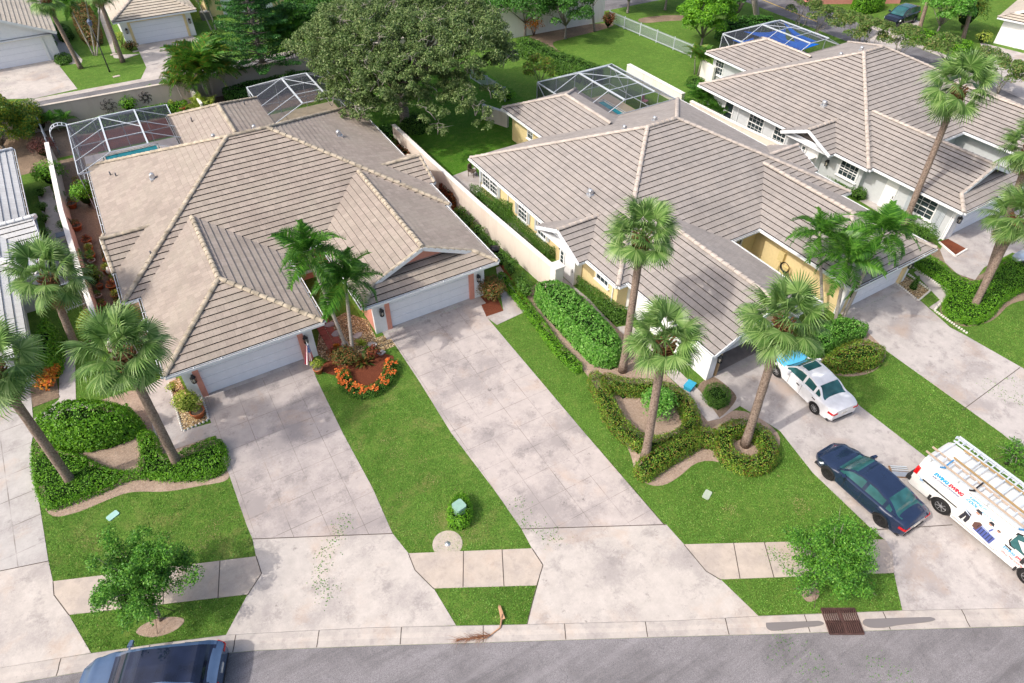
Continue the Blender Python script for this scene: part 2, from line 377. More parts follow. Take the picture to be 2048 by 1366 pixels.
# old driveway far left
drive([([(-160,700),(60,757),(68,860),(62,895),(70,950),(97,1122),(0,1142),(-160,1175)],0),
       ([(-160,1175),(0,1142),(97,1122),(106,1163),(108,1190),(138,1230),(182,1306),(0,1336),(-160,1357)],1)],
      [M['conc0'],M['conc']],L((-160,1175),(0,1142),(97,1122))+L((106,1163),(108,1190),(138,1230)))
# right hand drives
drive([([(1425,765),(1440,838),(1480,812),(1560,862),(1625,945),(1745,1060),(2024,1042),(1900,952),(1856,918),(1710,805),(1650,757),(1580,690)],0),
       ([(1745,1060),(2024,1042),(2270,1213),(2048,1216.5),(1804.7,1221.5),(1788,1147),(1785,1106),(1770,1080)],0)],
      [M['conc2']],L((1745,1060),(1905,1049.7)))
drive([([(1700,630),(1812,576),(1900,655),(1925,668),(2048,738),(2300,880),(2300,1085),(2048,903),(2004,867),(1772,701)],0)],[M['conc2']],L((1925,820),(2040,735)))
drive([([(1895,476),(2100,395),(2300,470),(2300,600),(2025,505),(1968,535),(1950,560),(1915,548),(1890,525),(1880,500)],0)],[M['conc2']],[])
# walks
def walk(*pts,lines=(),mat='walk',z=.020): return slab('sidewalk',[(PP(*pts),0)],[M[mat]],z=z,lines=lines)
walk((106,1163),(512,1113),(523,1147),(495,1189),(138,1230),(108,1190),lines=L((440,1122),(436,1197))+L((330,1135),(326,1209))+L((215,1149),(216,1221)))
walk((817,1107),(1064,1097),(1086,1130),(1073,1171),(868,1177),(830,1140),lines=L((927,1102),(926,1174))+L((1004,1099),(1008,1173)))
walk((1368,1089),(1770,1079),(1785,1106),(1788,1146),(1442,1159),(1412,1142),lines=L((1467,1085),(1480,1157))+L((1528,1083),(1548,1155))+L((1690,1081),(1700,1149)))
walk((992,536),(1000,532),(1054,622),(994,650),(972,634),(1007,622),mat='conc2')   # beside garage B
walk((1232,655),(1262,650),(1330,715),(1400,783),(1440,838),(1415,843),(1359,773),mat='conc2')
walk((285,778),(350,742),(366,862),(424,846),(440,868),(352,898),(310,872),mat='conc2')
walk((120,700),(150,700),(152,800),(195,815),(150,822),(66,858),(60,845),(118,800),mat='conc2',z=.022)
walk((1828,545),(1850,530),(1903,588),(1870,622),(1858,615),(1880,600),mat='conc2')
walk((73,380),(100,372),(162,500),(170,560),(120,570),(108,520),mat='conc2')
walk((905,352),(950,335),(965,372),(1120,550),(1180,600),(1225,650),(1165,610),(1060,520),mat='conc2',z=.018)
walk((1720,402),(1745,395),(1780,440),(1765,430),mat='conc2')
# beds
bed=[(60,890),(100,860),(160,820),(200,800),(300,770),(345,860),(352,898),(440,868),(452,905),(456,940),(460,962),(400,972),(330,985),(262,982),(215,1000),(150,1028),(96,1037),(80,985),(64,920)]
patch('soil_bed',M['sand'],PP(*bed),.008)
patch('soil_bed',M['sand'],PP((1050,612),(1075,640),(1110,690),(1165,735),(1200,790),(1225,845),(1260,900),(1272,955),(1310,976),(1350,962),(1400,916),(1470,932),(1530,926),(1560,900),(1560,862),(1480,812),(1415,843),(1359,773),(1232,655),(1180,600),(1100,548),(1060,575)),.010)
patch('soil_bed',M['sand'],PP((1600,690),(1650,757),(1660,748),(1700,755),(1750,745),(1775,712),(1765,690),(1735,655),(1690,640)),.009)
patch('soil_bed',M['dirt'],PP((1800,500),(1860,470),(1915,548),(1950,560),(2025,505),(2110,600),(2025,600),(1990,640),(1960,650),(1920,655),(1870,622),(1903,588),(1850,530)),.009)
patch('mulch_bed',M['mulch'],PP((630,740),(655,722),(700,705),(745,700),(787,712),(790,745),(770,775),(740,790),(712,790),(685,775),(672,752)),.010)
patch('mulch_bed',M['mulch'],PP((958,600),(968,585),(985,575),(1007,622),(972,634)),.009)
patch('mulch_bed',M['mulch'],PP((1880,483),(1896,478),(1932,498),(1911,511)),.022)
patch('mulch_bed',M['mulch'],PP((900,412),(930,420),(1000,520),(1075,640),(1050,612),(1000,532),(960,505)),.009)
patch('gravel_bed',M['pebble'],PP((640,655),(690,625),(735,640),(752,676),(779,668),(795,690),(770,700),(735,712),(700,712),(655,722),(632,708)),.014)
patch('gravel_bed',M['pebble'],PP((1795,565),(1812,552),(1858,582),(1835,600)),.022)
patch('gravel_bed',M['pebble'],PP((338,765),(358,756),(380,800),(410,800),(418,838),(365,862)),.022)
patch('soil_bed',M['dirt'],PP((60,770),(112,755),(120,795),(66,815)),.022)
patch('soil_bed',M['dirt'],[(-6.2,34),(-3.2,32.5),(-3.2,57),(-6.2,57)],.006)
patch('soil_bed',M['dirt'],[(14.2,34),(17.2,33),(17.2,45),(14.2,50)],.006)
patch('soil_bed',M['dirt'],[(-13,56),(-6,56),(-6,63),(-13,63)],.006)
patch('soil_bed',M['dirt'],[(-6,57.5),(15,57.5),(15,62.8),(-6,62.8)],.006)
patch('soil_bed',M['dirt'],PP((1080,60),(1215,44),(1235,52),(1130,78),(1100,85),(1120,105),(1195,158),(1185,162),(1060,105),(1050,80)),.008)
patch('soil_bed',M['dirt'],PP((1270,36),(1360,28),(1400,40),(1330,42),(1285,48)),.008)
# patchy grass pieces
patch('lawn_strip',M['grassdry'],PP((630,752),(660,790),(686,790),(720,800),(760,790),(800,700),(903,867),(985,975),(1043,1058),(1064,1097),(817,1107),(785,1067),(745,976),(686,867)),.004)
patch('lawn_strip',M['grassdry'],PP((96,1037),(262,982),(460,962),(494,1052),(512,1112),(106,1163)),.004)
patch('lawn_yard',M['grassyard'],[(17.5,33),(19,33),(26,38.8),(26,43.5),(30.3,46),(30.3,60),(17,60)],.004)
patch('bare_patch',M['sand'],PP((268,1262),(300,1240),(345,1232),(375,1238),(352,1262),(310,1276),(280,1272)),.006)
patch('bare_patch',M['sand'],PP((1598,1180),(1620,1172),(1640,1180),(1636,1200),(1612,1206)),.006)
# rear street beyond the wall, and its drives
patch('road',M['asph2'],[(-120,64.6),(60,64.6),(60,69.4),(-120,69.4)],.006)
patch('road_edge',M['curb'],[(-120,69.4),(60,69.4),(60,70.2),(-120,70.2)],.02)
drive([([(-60,200),(70,197),(155,178),(117,130),(110,117),(-60,135)],0)],[M['conc']],[])
drive([([(282,158),(293,135),(272,90),(385,72),(400,80),(400,150),(370,146)],0)],[M['conc']],[])
walk((104,60),(118,66),(165,120),(163,126),(116,132),(112,118),mat='conc'); walk((187,0),(205,0),(232,110),(280,108),(250,118),(228,116),mat='conc')
# street on the right
patch('road',M['asph2'],[(68.5,110),(76,110),(74.5,62),(72.5,46),(71.6,37),(71,10),(66.5,10),(66.8,37),(67.2,60)],.006)
patch('road_edge',M['curb'],[(72.5,46),(73.4,46),(72.5,37),(71.9,10),(71.1,10),(71.7,37)],.02)
m_=MB(); m_.bar((70.6,80,.012),(69.0,50,.012),.12,.006); tag(m_.build('road_marking',simple('yellow_line',(.62,.42,.07),.7,.2)),kind='structure')
drive([([(1690,105),(1770,60),(1825,38),(1845,45),(1800,100),(1740,120)],0)],[M['conc']],[])
drive([([(1960,85),(2060,110),(2200,170),(2200,270),(2060,205),(1960,160),(1935,130),(1970,115)],0)],[M['conc2']],[])
patch('forecourt',M['conc'],[(80,60),(110,60),(110,100),(78,100)],.016)

patch('soil_bed',M['dirt'],PP((1385,778),(1420,752),(1436,757),(1475,790),(1470,806),(1442,836),(1418,842)),.018)
# ---------------- buildings ----------------
PITCH_R=.44; EX=.345; LIP=.055
def T4(ox,oy,k):
    c,s=[(1,0),(0,1),(-1,0),(0,-1)][k]
    return lambda a,b:(ox+c*a-s*b, oy+s*a+c*b)
def face(mb,poly,e,d,z0,pitch=PITCH_R):
    """poly in plan; e a point on the eave line, d inward unit direction"""
    al=(-d[1],d[0]); base=d[0]*e[0]+d[1]*e[1]
    smax=max(d[0]*p[0]+d[1]*p[1]-base for p in poly); k=0
    H=lambda p,k_: z0+pitch*(d[0]*p[0]+d[1]*p[1]-base)+LIP*max(0,1-((d[0]*p[0]+d[1]*p[1]-base)/EX-k_))
    if area(poly)<0: poly=poly[::-1]
    while k*EX<smax-1e-4:
        q=clip(clip(poly,d[0],d[1],base+k*EX),-d[0],-d[1],-(base+(k+1)*EX))
        if len(q)>=3:
            mb.add([(p[0],p[1],H(p,k)) for p in q],[tuple(range(len(q)))],0,
                   [[(al[0]*p[0]+al[1]*p[1]+200,(d[0]*p[0]+d[1]*p[1]-base)/EX+.001) for p in q]])
            lo=[p for p in q if abs(d[0]*p[0]+d[1]*p[1]-base-k*EX)<1e-5]
            if len(lo)>=2:
                lo.sort(key=lambda p:al[0]*p[0]+al[1]*p[1]); a,b=lo[0],lo[-1]
                za=H(a,k); zb=H(b,k)
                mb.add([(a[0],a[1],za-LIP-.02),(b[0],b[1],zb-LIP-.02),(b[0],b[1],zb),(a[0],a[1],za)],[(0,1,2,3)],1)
        k+=1
def caps(lst,a,b,r=.13,step=.42,m=0,lift=.04):
    mb=MB(); lst.append(mb)
    a=Vector(a);b=Vector(b);L_=(b-a).length; d=(b-a).normalized(); n=max(1,round(L_/step)); st=L_/n
    rt=d.cross(Vector((0,0,1))).normalized(); u=rt.cross(d).normalized()
    for i in range(n):
        p=a+d*(i*st)+u*lift; q=a+d*((i+1.12)*st)+u*lift
        vs=[]
        for c_,rr,dz in ((p,r*1.14,.02),(q,r*.92,0)):
            for k in range(7):
                t=math.pi*k/6; vs.append(c_+rt*(rr*math.cos(t))+u*(rr*.8*math.sin(t)+dz-.02))
        mb.add(vs,[(k,k+1,8+k,7+k) for k in range(6)]+[(6,5,4,3,2,1,0)],m)
def tent(R,x0,x1,y0,y1,k=0,o=(0,0),z0=2.55,front='hip',back='open',dut=1.0,ov=.45):
    """R: dict of mesh builders. local a across, b depth; front at y0"""
    T=T4(o[0],o[1],k); w=(x1-x0)/2; xm=(x0+x1)/2; zr=z0+PITCH_R*w
    D=lambda a,b: tuple(np.subtract(T(a,b),T(0,0)))
    f0={'hip':y0+w,'gable':y0,'dutch':y0+dut,'open':y0}[front]; b0={'hip':y1-w,'gable':y1,'open':y1}[back]
    Lp=[(x0,y0)]; 
    if front=='hip': Lp+=[(xm,y0+w)]
    elif front=='dutch': Lp+=[(x0+dut,y0+dut),(xm,y0+dut)]
    else: Lp+=[(xm,y0)]
    if back=='hip': Lp+=[(xm,y1-w),(x0,y1)]
    else: Lp+=[(xm,y1),(x0,y1)]
    Rp=[(2*xm-a,b) for a,b in Lp]
    face(R['roof'],[T(*p) for p in Lp],T(x0,y0),D(1,0),z0); face(R['roof'],[T(*p) for p in Rp],T(x1,y0),D(-1,0),z0)
    if front=='hip': face(R['roof'],[T(x0,y0),T(x1,y0),T(xm,y0+w)],T(x0,y0),D(0,1),z0)
    if front=='dutch':
        e=dut+.5; face(R['roof'],[T(x0,y0),T(x1,y0),T(x1-e,y0+e),T(x0+e,y0+e)],T(x0,y0),D(0,1),z0)
    if back=='hip': face(R['roof'],[T(x0,y1),T(x1,y1),T(xm,y1-w)],T(x0,y1),D(0,-1),z0)
    t3=lambda a,b,z:(*T(a,b),z)
    if front=='hip':
        for xx in (x0,x1): caps(R['caps'],t3(xx,y0,z0),t3(xm,y0+w,zr))
    if back=='hip':
        for xx in (x0,x1): caps(R['caps'],t3(xx,y1,z0),t3(xm,y1-w,zr))
    caps(R['caps'],t3(xm,f0,zr),t3(xm,b0,zr))
    if front in('gable','dutch'):
        zb=z0 if front=='gable' else z0+PITCH_R*dut; xa=x0 if front=='gable' else x0+dut; yy=f0
        for s in (0,1):
            xe=xa if s==0 else 2*xm-xa
            R['fascia'].bar(t3(xe,yy-.02,zb-.10),t3(xm,yy-.02,zr-.10),.05,.22,0)
            if front=='dutch': caps(R['caps'],t3(xe,yy+.06,zb),t3(xm,yy+.06,zr),.10,lift=.0)
            elif R.get('rakecaps'): caps(R['caps'],t3(xe,yy+.08,zb),t3(xm,yy+.08,zr),.11,lift=0)
        if front=='dutch':
            for xx,sg in ((x0,1),(x1,-1)): caps(R['caps'],t3(xx,y0,z0),t3(xx+sg*dut,y0+dut,zb))
        gy=yy+ov
        gm_=MB(); R['gable'].append(gm_); gm_.add([t3(x0+ (gy-y0 if front=='dutch' else 0)+.1,gy,z0-.1),t3(2*xm-(x0+(gy-y0 if front=='dutch' else 0)+.1),gy,z0-.1),t3(xm,gy,zr-.06)],[(0,1,2)])
    # soffit and eave board
    R['fascia'].add([t3(x0+.03,y0+.03,z0-.16),t3(x1-.03,y0+.03,z0-.16),t3(x1-.03,y1-.03,z0-.16),t3(x0+.03,y1-.03,z0-.16)],[(0,3,2,1)])
    for a,b,c_,d_ in ((x0,y0,x0,y1),(x1,y0,x1,y1))+(((x0,y0,x1,y0),) if front!='gable' else ())+(((x0,y1,x1,y1),) if back=='hip' else ()):
        R['fascia'].bar(t3(a,b,z0-.10),t3(c_,d_,z0-.10),.04,.15)
def gutter(root,a,b,out,z=2.5,debris=True):
    """white box gutter from a to b (plan), out = outward direction"""
    mb=MB(); a=Vector((*a,z));b=Vector((*b,z)); o=Vector((*out,0))
    ww=.13
    mb.bar(a+o*(.03+ww),b+o*(.03+ww),.022,.13,0); mb.bar(a+o*.04-Vector((0,0,.0)),b+o*.04,.02,.12,0); mb.bar(a+o*(.03+ww/2)-Vector((0,0,.055)),b+o*(.03+ww/2)-Vector((0,0,.055)),ww,.015,0)
    mb.bar(a+o*(.03+ww/2)-Vector((0,0,.03)),b+o*(.03+ww/2)-Vector((0,0,.03)),ww-.03,.02,1)
    L_=(b-a).length; n=int(L_/1.1); 
    for e in (a,b): mb.bar(e+o*.03,e+o*(.03+ww),.02,.12,0)
    for i in range(1,n):
        p=a.lerp(b,i/n); mb.bar(p+o*.03+Vector((0,0,.05)),p+o*(.03+ww)+Vector((0,0,.05)),.03,.02,0)
    return mb.build('gutter',[M['trim'],GDEB if debris else M['trim']],root)
GDEB=simple('gutter_debris',(.16,.12,.075),.95,.1,var=.35,scale=5)
def window(root,x,y,n,w_,z0=.9,h=1.25,cols=3,rows=4,double=False,glass='glass'):
    """n: outward normal letter; x,y centre on the wall"""
    N={'l':(-1,0),'r':(1,0),'f':(0,-1),'b':(0,1)}[n]; A=(-N[1],N[0])
    pt=lambda s,z,o:(x+A[0]*s+N[0]*o,y+A[1]*s+N[1]*o,z)
    fr=MB(); 
    for s in (-w_/2,w_/2): fr.bar(pt(s,z0,.03),pt(s,z0+h,.03),.08,.08,0,up=(*N,0))
    for z in (z0,z0+h): fr.bar(pt(-w_/2-.04,z,.03),pt(w_/2+.04,z,.03),.08,.08)
    if double: fr.bar(pt(0,z0,.03),pt(0,z0+h,.03),.09,.07,0,up=(*N,0))
    fr.bar(pt(-w_/2,z0+h/2,.03),pt(w_/2,z0+h/2,.03),.05,.05)
    nc=cols*(2 if double else 1)
    for i in range(1,nc): fr.bar(pt(-w_/2+w_*i/nc,z0,.022),pt(-w_/2+w_*i/nc,z0+h,.022),.022,.02,0,up=(*N,0))
    for i in range(1,rows): fr.bar(pt(-w_/2,z0+h*i/rows,.022),pt(w_/2,z0+h*i/rows,.022),.022,.02)
    o=fr.build('window',M['white'],root)
    g=MB(); g.add([pt(-w_/2,z0,.012),pt(w_/2,z0,.012),pt(w_/2,z0+h,.012),pt(-w_/2,z0+h,.012)],[(0,1,2,3)]); g.build('pane',M[glass],o)
    s=MB(); s.bar(pt(-w_/2-.12,z0-.07,.06),pt(w_/2+.12,z0-.07,.06),.16,.07); s.build('sill',M['white'],o)
    return o
def shutter(root,x,y,n,z0=.85,h=1.4,wd=.22):
    N={'l':(-1,0),'r':(1,0),'f':(0,-1)}[n]; mb=MB(); A=(-N[1],N[0])
    for i in range(4): mb.bar((x+A[0]*(i-1.5)*wd/4+N[0]*.05,y+A[1]*(i-1.5)*wd/4+N[1]*.05,z0),(x+A[0]*(i-1.5)*wd/4+N[0]*.05,y+A[1]*(i-1.5)*wd/4+N[1]*.05,z0+h),wd/4*.8,.06,0,up=(*N,0))
    return mb.build('shutter_panel',M['alum'],root)
def lamp(root,x,y,z=1.75,n=(0,-1)):
    mb=MB(); X,Y=x+n[0]*.16,y+n[1]*.16; z-=.28
    mb.bar((x,y,z+.12),(X,Y,z+.16),.03); mb.box(x-.05,x+.05,y-.03,y+.02,z-.02,z+.2)
    mb.lathe([(.02,.30),(.14,.14),(.14,.11)],(X,Y,z),6,smooth=False); mb.lathe([(.12,-.2),(.06,-.24),(0,-.26)],(X,Y,z),6,smooth=False)
    for k in range(6):
        a=math.pi/3*k; mb.bar((X+.12*math.cos(a),Y+.12*math.sin(a),z+.12),(X+.11*math.cos(a),Y+.11*math.sin(a),z-.2),.022)
    o=mb.build('wall_lamp',M['black'],root)
    g=MB(); g.lathe([(.045,-.18),(.06,.1),(0,.1)],(X,Y,z),6); g.build('lamp_glass',simple_('lampglass',(.55,.5,.4),.2),o); return o
_sm={}
def simple_(n,c,r=.6,**k):
    if n not in _sm: _sm[n]=simple(n,c,r,**k)
    return _sm[n]
def garage_door(root,x0,x1,y,h=2.13,rows=4,cols=8,mat='door'):
    mb=MB(); W_=(x1-x0); mb.box(x0,x1,y,y+.05,0.01,h)
    for r in range(rows):
        za=.01+r*h/rows
        mb.box(x0,x1,y-.004,y,za,za+.012,1)
        for c in range(cols):
            xa=x0+c*W_/cols+.06; xb=x0+(c+1)*W_/cols-.06
            for a_,b_,c_,d_ in ((xa,xb,za+.08,za+.10),(xa,xb,za+h/rows-.08,za+h/rows-.06),(xa,xa+.02,za+.08,za+h/rows-.06),(xb-.02,xb,za+.08,za+h/rows-.06)):
                mb.box(a_,b_,y-.012,y+.001,c_,d_,0)
    return mb.build('garage_door',[M[mat],simple_('door_seam',(.45,.47,.52),.6)],root)
def vent(root,x,y,z,s=1.0):
    mb=MB(); mb.box(x-.2*s,x+.2*s,y-.2*s,y+.2*s,z-.14,z+.02); mb.tube([(x-.02,y,z),(x-.02,y,z+.24*s)],.13*s,12)
    mb.tube([(x-.02,y-.13*s,z+.2*s),(x-.02,y+.15*s,z+.2*s)],.15*s,12)
    return mb.build('roof_vent',M['metal'],root)
def pipe(root,x,y,z):
    mb=MB(); mb.tube([(x,y,z-.1),(x,y,z+.28)],.045,8); return mb.build('roof_pipe',simple_('leadpipe',(.12,.12,.13),.6),root)
def zmain(x,y,W=18.8,D=16.4): return 2.55+PITCH_R*min(x,W-x,y,D-y)

def duplex(label,loc,rot,g,roofm,capm,wallm,accent,gA,gB,doorA=True,entryL=True,entryR=True,W=18.8,D=16.4,rear=(6.0,12.7,21.6),deep=6.6,windows=(),frontwall='white'):
    root=empty('duplex_house',(loc[0],loc[1],0),R_(rot),label,'house',g)
    R=dict(roof=MB(),caps=[],fascia=MB(),gable=[],rakecaps=(accent=='salmon'))
    # main hip roof (ridge along x)
    T=T4(0,0,0)
    w=D/2; zr=2.55+PITCH_R*w
    face(R['roof'],[(0,0),(W,0),(W-w,w),(w,w)],(0,0),(0,1),2.55); face(R['roof'],[(0,D),(W,D),(W-w,w),(w,w)],(0,D),(0,-1),2.55)
    face(R['roof'],[(0,0),(w,w),(0,D)],(0,0),(1,0),2.55); face(R['roof'],[(W,0),(W-w,w),(W,D)],(W,0),(-1,0),2.55)
    for xa,ya,xb in ((0,0,w),(0,D,w),(W,0,W-w),(W,D,W-w)): caps(R['caps'],(xa,ya,2.55),(xb,w,zr))
    caps(R['caps'],(w,w,zr),(W-w,w,zr))
    R['fascia'].add([(.03,.03,2.39),(W-.03,.03,2.39),(W-.03,D-.03,2.39),(.03,D-.03,2.39)],[(0,3,2,1)])
    for a,b in (((0,0),(W,0)),((W,0),(W,D)),((W,D),(0,D)),((0,D),(0,0))): R['fascia'].bar((*a,2.45),(*b,2.45),.04,.15)
    for (x0,x1,y0,kind,op) in (gA,gB):
        tent(R,x0,x1,y0,3.6 if kind!='x' else 3.6,front=kind)
    rx0,rx1,ry=rear
    tent(R,-rx1,-rx0,-ry,-(D-3.2),k=2,front='hip')       # rear wing, rotated half a turn
    if entryL: tent(R,-entryL[1],-entryL[0],entryL[2],2.6,k=3,front='gable',o=(0,0),ov=.53-entryL[2])
    if entryR: tent(R,entryR[0],entryR[1],-entryR[2],2.6-0,k=1,front='gable',o=(W,0)) if False else tent(R,entryR[0],entryR[1],-.45,2.6,k=1,front='gable',o=(W,0),ov=.95)
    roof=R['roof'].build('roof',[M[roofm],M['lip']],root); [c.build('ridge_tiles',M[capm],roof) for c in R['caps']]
    R['fascia'].build('fascia',M['trim'],root); [g_.build('gable_panel',M[accent] if accent!='white' else M['white'],root) for g_ in R['gable']]
    # walls
    wb=MB(); o=.55; t=.2
    wb.box(o,W-o,o,D-o,0,2.385); wb.box(rx0+o,rx1-o,D-o-.2,ry-o,0,2.384)
    wb.build('wall',M[wallm],root)
    for gi,(x0,x1,y0,kind,op) in enumerate((gA,gB)):
        a,b=x0+.6,x1-.6; yf=y0+.55; hd=2.13; mid=(a+b)/2; dw=2.44
        gw=MB()
        gw.box(a,a+t,yf,.55,0,2.383); gw.build('garage_side_wall',M['white'] if (gi==0 and op!='closed') else M[wallm],root); gw=MB(); gw.box(b-t,b,yf,.55,0,2.383); gw.build('garage_side_wall',M[wallm],root)
        gf=MB(); gf.box(a-.012,mid-dw-.27,yf-.03,yf+t,0,2.384); gf.box(mid+dw+.27,b+.012,yf-.03,yf+t,0,2.384); gf.box(mid-dw-.27,mid+dw+.27,yf-.02,yf+t,hd+.02,2.384)
        for zz in np.arange(.3,2.3,.3):   # siding lines
            gf.box(a-.02,mid-dw-.28,yf-.036,yf,zz,zz+.02,0); gf.box(mid+dw+.28,b+.02,yf-.036,yf,zz,zz+.02,0)
        gf.build('garage_front',M[frontwall],root)
        ac=M[accent]; tw=.27 if accent=='salmon' or op=='closed' else .10
        for s in (-1,1):
            pl=MB(); pl.box(mid+s*dw-(tw if s<0 else 0),mid+s*dw+(tw if s>0 else 0),yf-.05,yf+t,0,hd+.02); pl.build('door_trim',ac if tw>.2 else simple_('wood_jamb',(.42,.30,.17),.7),root)
        ap=MB(); ap.box(a+.3,b-.3,yf-.75,yf+.35,-.05,.0145); ap.build('garage_threshold',M['conc2'],root)
        if kind=='gable':
            gh=MB(); wv=(x1-x0)/2; gh.add([(a,yf-.025,2.38),(b,yf-.025,2.38),((a+b)/2,yf-.025,2.38+PITCH_R*(b-a)/2)],[(0,1,2)]); gh.build('gable_wall',M['white'],root)
        if op=='closed': garage_door(root,mid-dw,mid+dw,yf+.10)
        else:
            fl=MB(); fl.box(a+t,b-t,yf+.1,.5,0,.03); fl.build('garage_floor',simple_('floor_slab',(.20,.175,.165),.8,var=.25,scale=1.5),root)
            dm=MB(); dm.box(mid-dw,mid+dw,yf+.3,yf+2.6,2.14,2.19); dm.build('garage_door',M['door'],root)
        lamp(root,a+.42,yf-.03); lamp(root,b-.42,yf-.03)
        if kind!='gable': gutter(root,(x0,y0),(x1,y0),(0,-1))
        gutter(root,(x0,y0),(x0,-.02),(-1,0)); gutter(root,(x1,y0),(x1,-.02),(1,0))
    gutter(root,(gA[1]+.16,0),(gB[0]-.16,0),(0,-1))
    e0=entryL[0] if entryL else 0; e1=entryL[1] if entryL else 0
    gutter(root,(0,0),(0,e0-.02),(-1,0)); gutter(root,(0,e1+.02),(0,D),(-1,0)); gutter(root,(W,0),(W,entryR[0]-.02),(1,0)); gutter(root,(W,entryR[1]+.02),(W,D),(1,0))
    gutter(root,(0,0),(gA[0]-.16,0),(0,-1)); gutter(root,(gB[1]+.16,0),(W,0),(0,-1)); gutter(root,(rx0,D),(rx0,ry),(-1,0))
    return root
G='duplex houses along the street'
H1=duplex('wide beige tiled duplex with salmon trim, two closed white garage doors and a flag',(-3.68,33.0),0,G,'roof1','cap1','salmon','salmon',
   (.83,8.4,-6.6,'hip','closed'),(10.54,18.48,-6.6,'dutch','closed'),entryL=(2.9,7.2,-.2),entryR=(2.9,7.1,.45))
o2=P(0,0); 
def loc_(x,y,rot):
    a=R_(rot); return (x*math.cos(a)-y*math.sin(a), x*math.sin(a)+y*math.cos(a))
H2=duplex('yellow walled duplex with grey tile roof and an open garage behind the white sedan',loc_(19.6,20.9,.876),.876,G,'roof2','cap2','yellow','yellow',
   (.7,8.2,-6.6,'gable','open'),(10.7,17.9,-6.65,'hip','closed'),entryL=(2.75,7.1,-.6),entryR=(2.9,7.1,.45),rear=(6.0,12.9,22.1))
H3=duplex('grey walled duplex with grey tile roof at the upper right, blue shade sails behind it',loc_(42.0,21.9,1.167),1.167,G,'roof2','cap2','greyw','white',
   (.5,8.1,-6.5,'dutch','closed'),(10.9,18.0,-6.6,'dutch','closed'),entryL=(2.7,7.1,-.6),entryR=(2.9,7.1,.45),rear=(5.6,12.6,21.4))
# ---------------- walls, fences, gates, pool cages ----------------
def wallseg(label,pts,h=1.8,th=.22,mat='wall',cap=True,cols=(),z0=0):
    """masonry wall along plan polyline"""
    root=empty('boundary_wall',(*pts[0],0),0,label,'wall'); o=Vector(pts[0])
    mb=MB(); cp=MB()
    q=[Vector(p)-o for p in pts]
    for a,b in zip(q[:-1],q[1:]):
        d=(b-a).normalized()*.0
        mb.bar((*a,h/2+z0),(*b,h/2+z0),th,h); cp.bar((*(a-d),h+.03+z0),(*b,h+.03+z0),th+.07,.06)
    mb.build('wall_body',M[mat],root)
    if cap: cp.build('coping',M['wallw'] if mat!='wall2' else M['wall2'],root)
    for p,hh in cols:
        c=MB(); p=Vector(p)-o; c.box(p.x-.28,p.x+.28,p.y-.28,p.y+.28,0,hh); c.box(p.x-.34,p.x+.34,p.y-.34,p.y+.34,hh,hh+.09); c.build('wall_pillar',M['wallw'],root)
    return root
wallseg('long cream stucco garden wall between the pink and the yellow house',[(17.02,46.4),(17.12,40),(17.35,33),(17.78,25.3)],cols=[((17.95,25.05),1.9)])
wallseg('cream garden wall with white top along the potted plants left of the beige roofed duplex',[(-6.05,56.5),(-5.95,46),(-5.55,37),(-5.25,32.6),(-5.0,31.2)],h=1.7)
wallseg('low cream wall end at the gate below the potted plants',[(-4.75,30.9),(-4.2,29.7)],h=1.0)
wallseg('long grey rear wall with white top in front of the back street',[(-60,62.9),(-5.6,63.1),(3.8,62.8),(10.4,62.9),(29.5,62.8)],h=1.9,mat='wall2',cap=True)
wallseg('white masonry wall behind the lawn with the small trees',[(33.5,62.6),(48.4,61.9)],h=3.0,mat='wallw',cap=False)
wallseg('short cream wall end at the corner of the yellow house yard',[(25.3,47.3),(26.3,44.9)],h=1.2)
wallseg('low white wall beside the lawn behind the yellow house pool',[(41.5,48.6),(41.55,41.0)],h=1.0,mat='wallw',th=.35)
wallseg('cream low wall in front of the grey house windows',[(40.1,38.6),(40.35,33.5),(41.0,27.3)],h=1.6,cols=[((40.95,27.0),1.65)])
wallseg('white low wall at the rear corner of the grey house',[(47.2,44.9),(46.9,43.0)],h=1.5,mat='wallw')
wallseg('partition wall with white gate post behind the small palm of the beige roofed duplex',[(5.1,62.6),(5.2,58.2)],h=1.5,mat='wallw',th=.15)
def picket(name,label,a,b,h=1.2,sp=.13,posts=2.4,mat='alum',thick=.03,cat='fence'):
    root=empty(name,(*a,0),0,label,cat); A=Vector((0,0,0)); B=Vector((b[0]-a[0],b[1]-a[1],0)); L_=(B-A).length
    p=MB(); n=int(L_/sp)
    for i in range(n+1):
        q=A.lerp(B,i/n); p.bar(q+Vector((0,0,.08)),q+Vector((0,0,h)),thick,thick)
    p.build('pickets',M[mat],root)
    r=MB()
    for z in (.18,h-.12): r.bar(A+Vector((0,0,z)),B+Vector((0,0,z)),.04,.05)
    r.build('rail',M[mat],root); m_=max(1,round(L_/posts))
    for i in range(m_+1):
        q=A.lerp(B,i/m_); c=MB(); c.bar(q,q+Vector((0,0,h+.06)),.07,.07); c.build('post',M[mat],root)
    return root
picket('picket_fence','long white picket fence across the far lawn',(48.7,61.2),(49.7,49.0),1.25)
picket('picket_fence','short white picket fence seen below the oak branches',tuple(P(941,158)[:2]),tuple(P(1010,203)[:2]),1.25)
picket('metal_gate','white barred gate at the beige roofed duplex with a small sign',(-4.9,31.5),(-3.1,32.0),1.9,.12,1.8,cat='gate')
g_=picket('metal_gate','white barred gate beside the pale roof at the left edge',(-7.0,37.4),(-5.6,37.6),1.9,.12,1.4,cat='gate')
sg=MB(); sg.bar((-4.25,31.62,1.5),(-3.75,31.76,1.5),.02,.28); tag(sg.build('gate_sign',M['stone']),'small pale sign hanging on the barred gate','sign')
picket('metal_fence','white rail fence section on the far left wall top',(-6.35,61.0),(-6.05,56.7),1.9,.2,1.3)
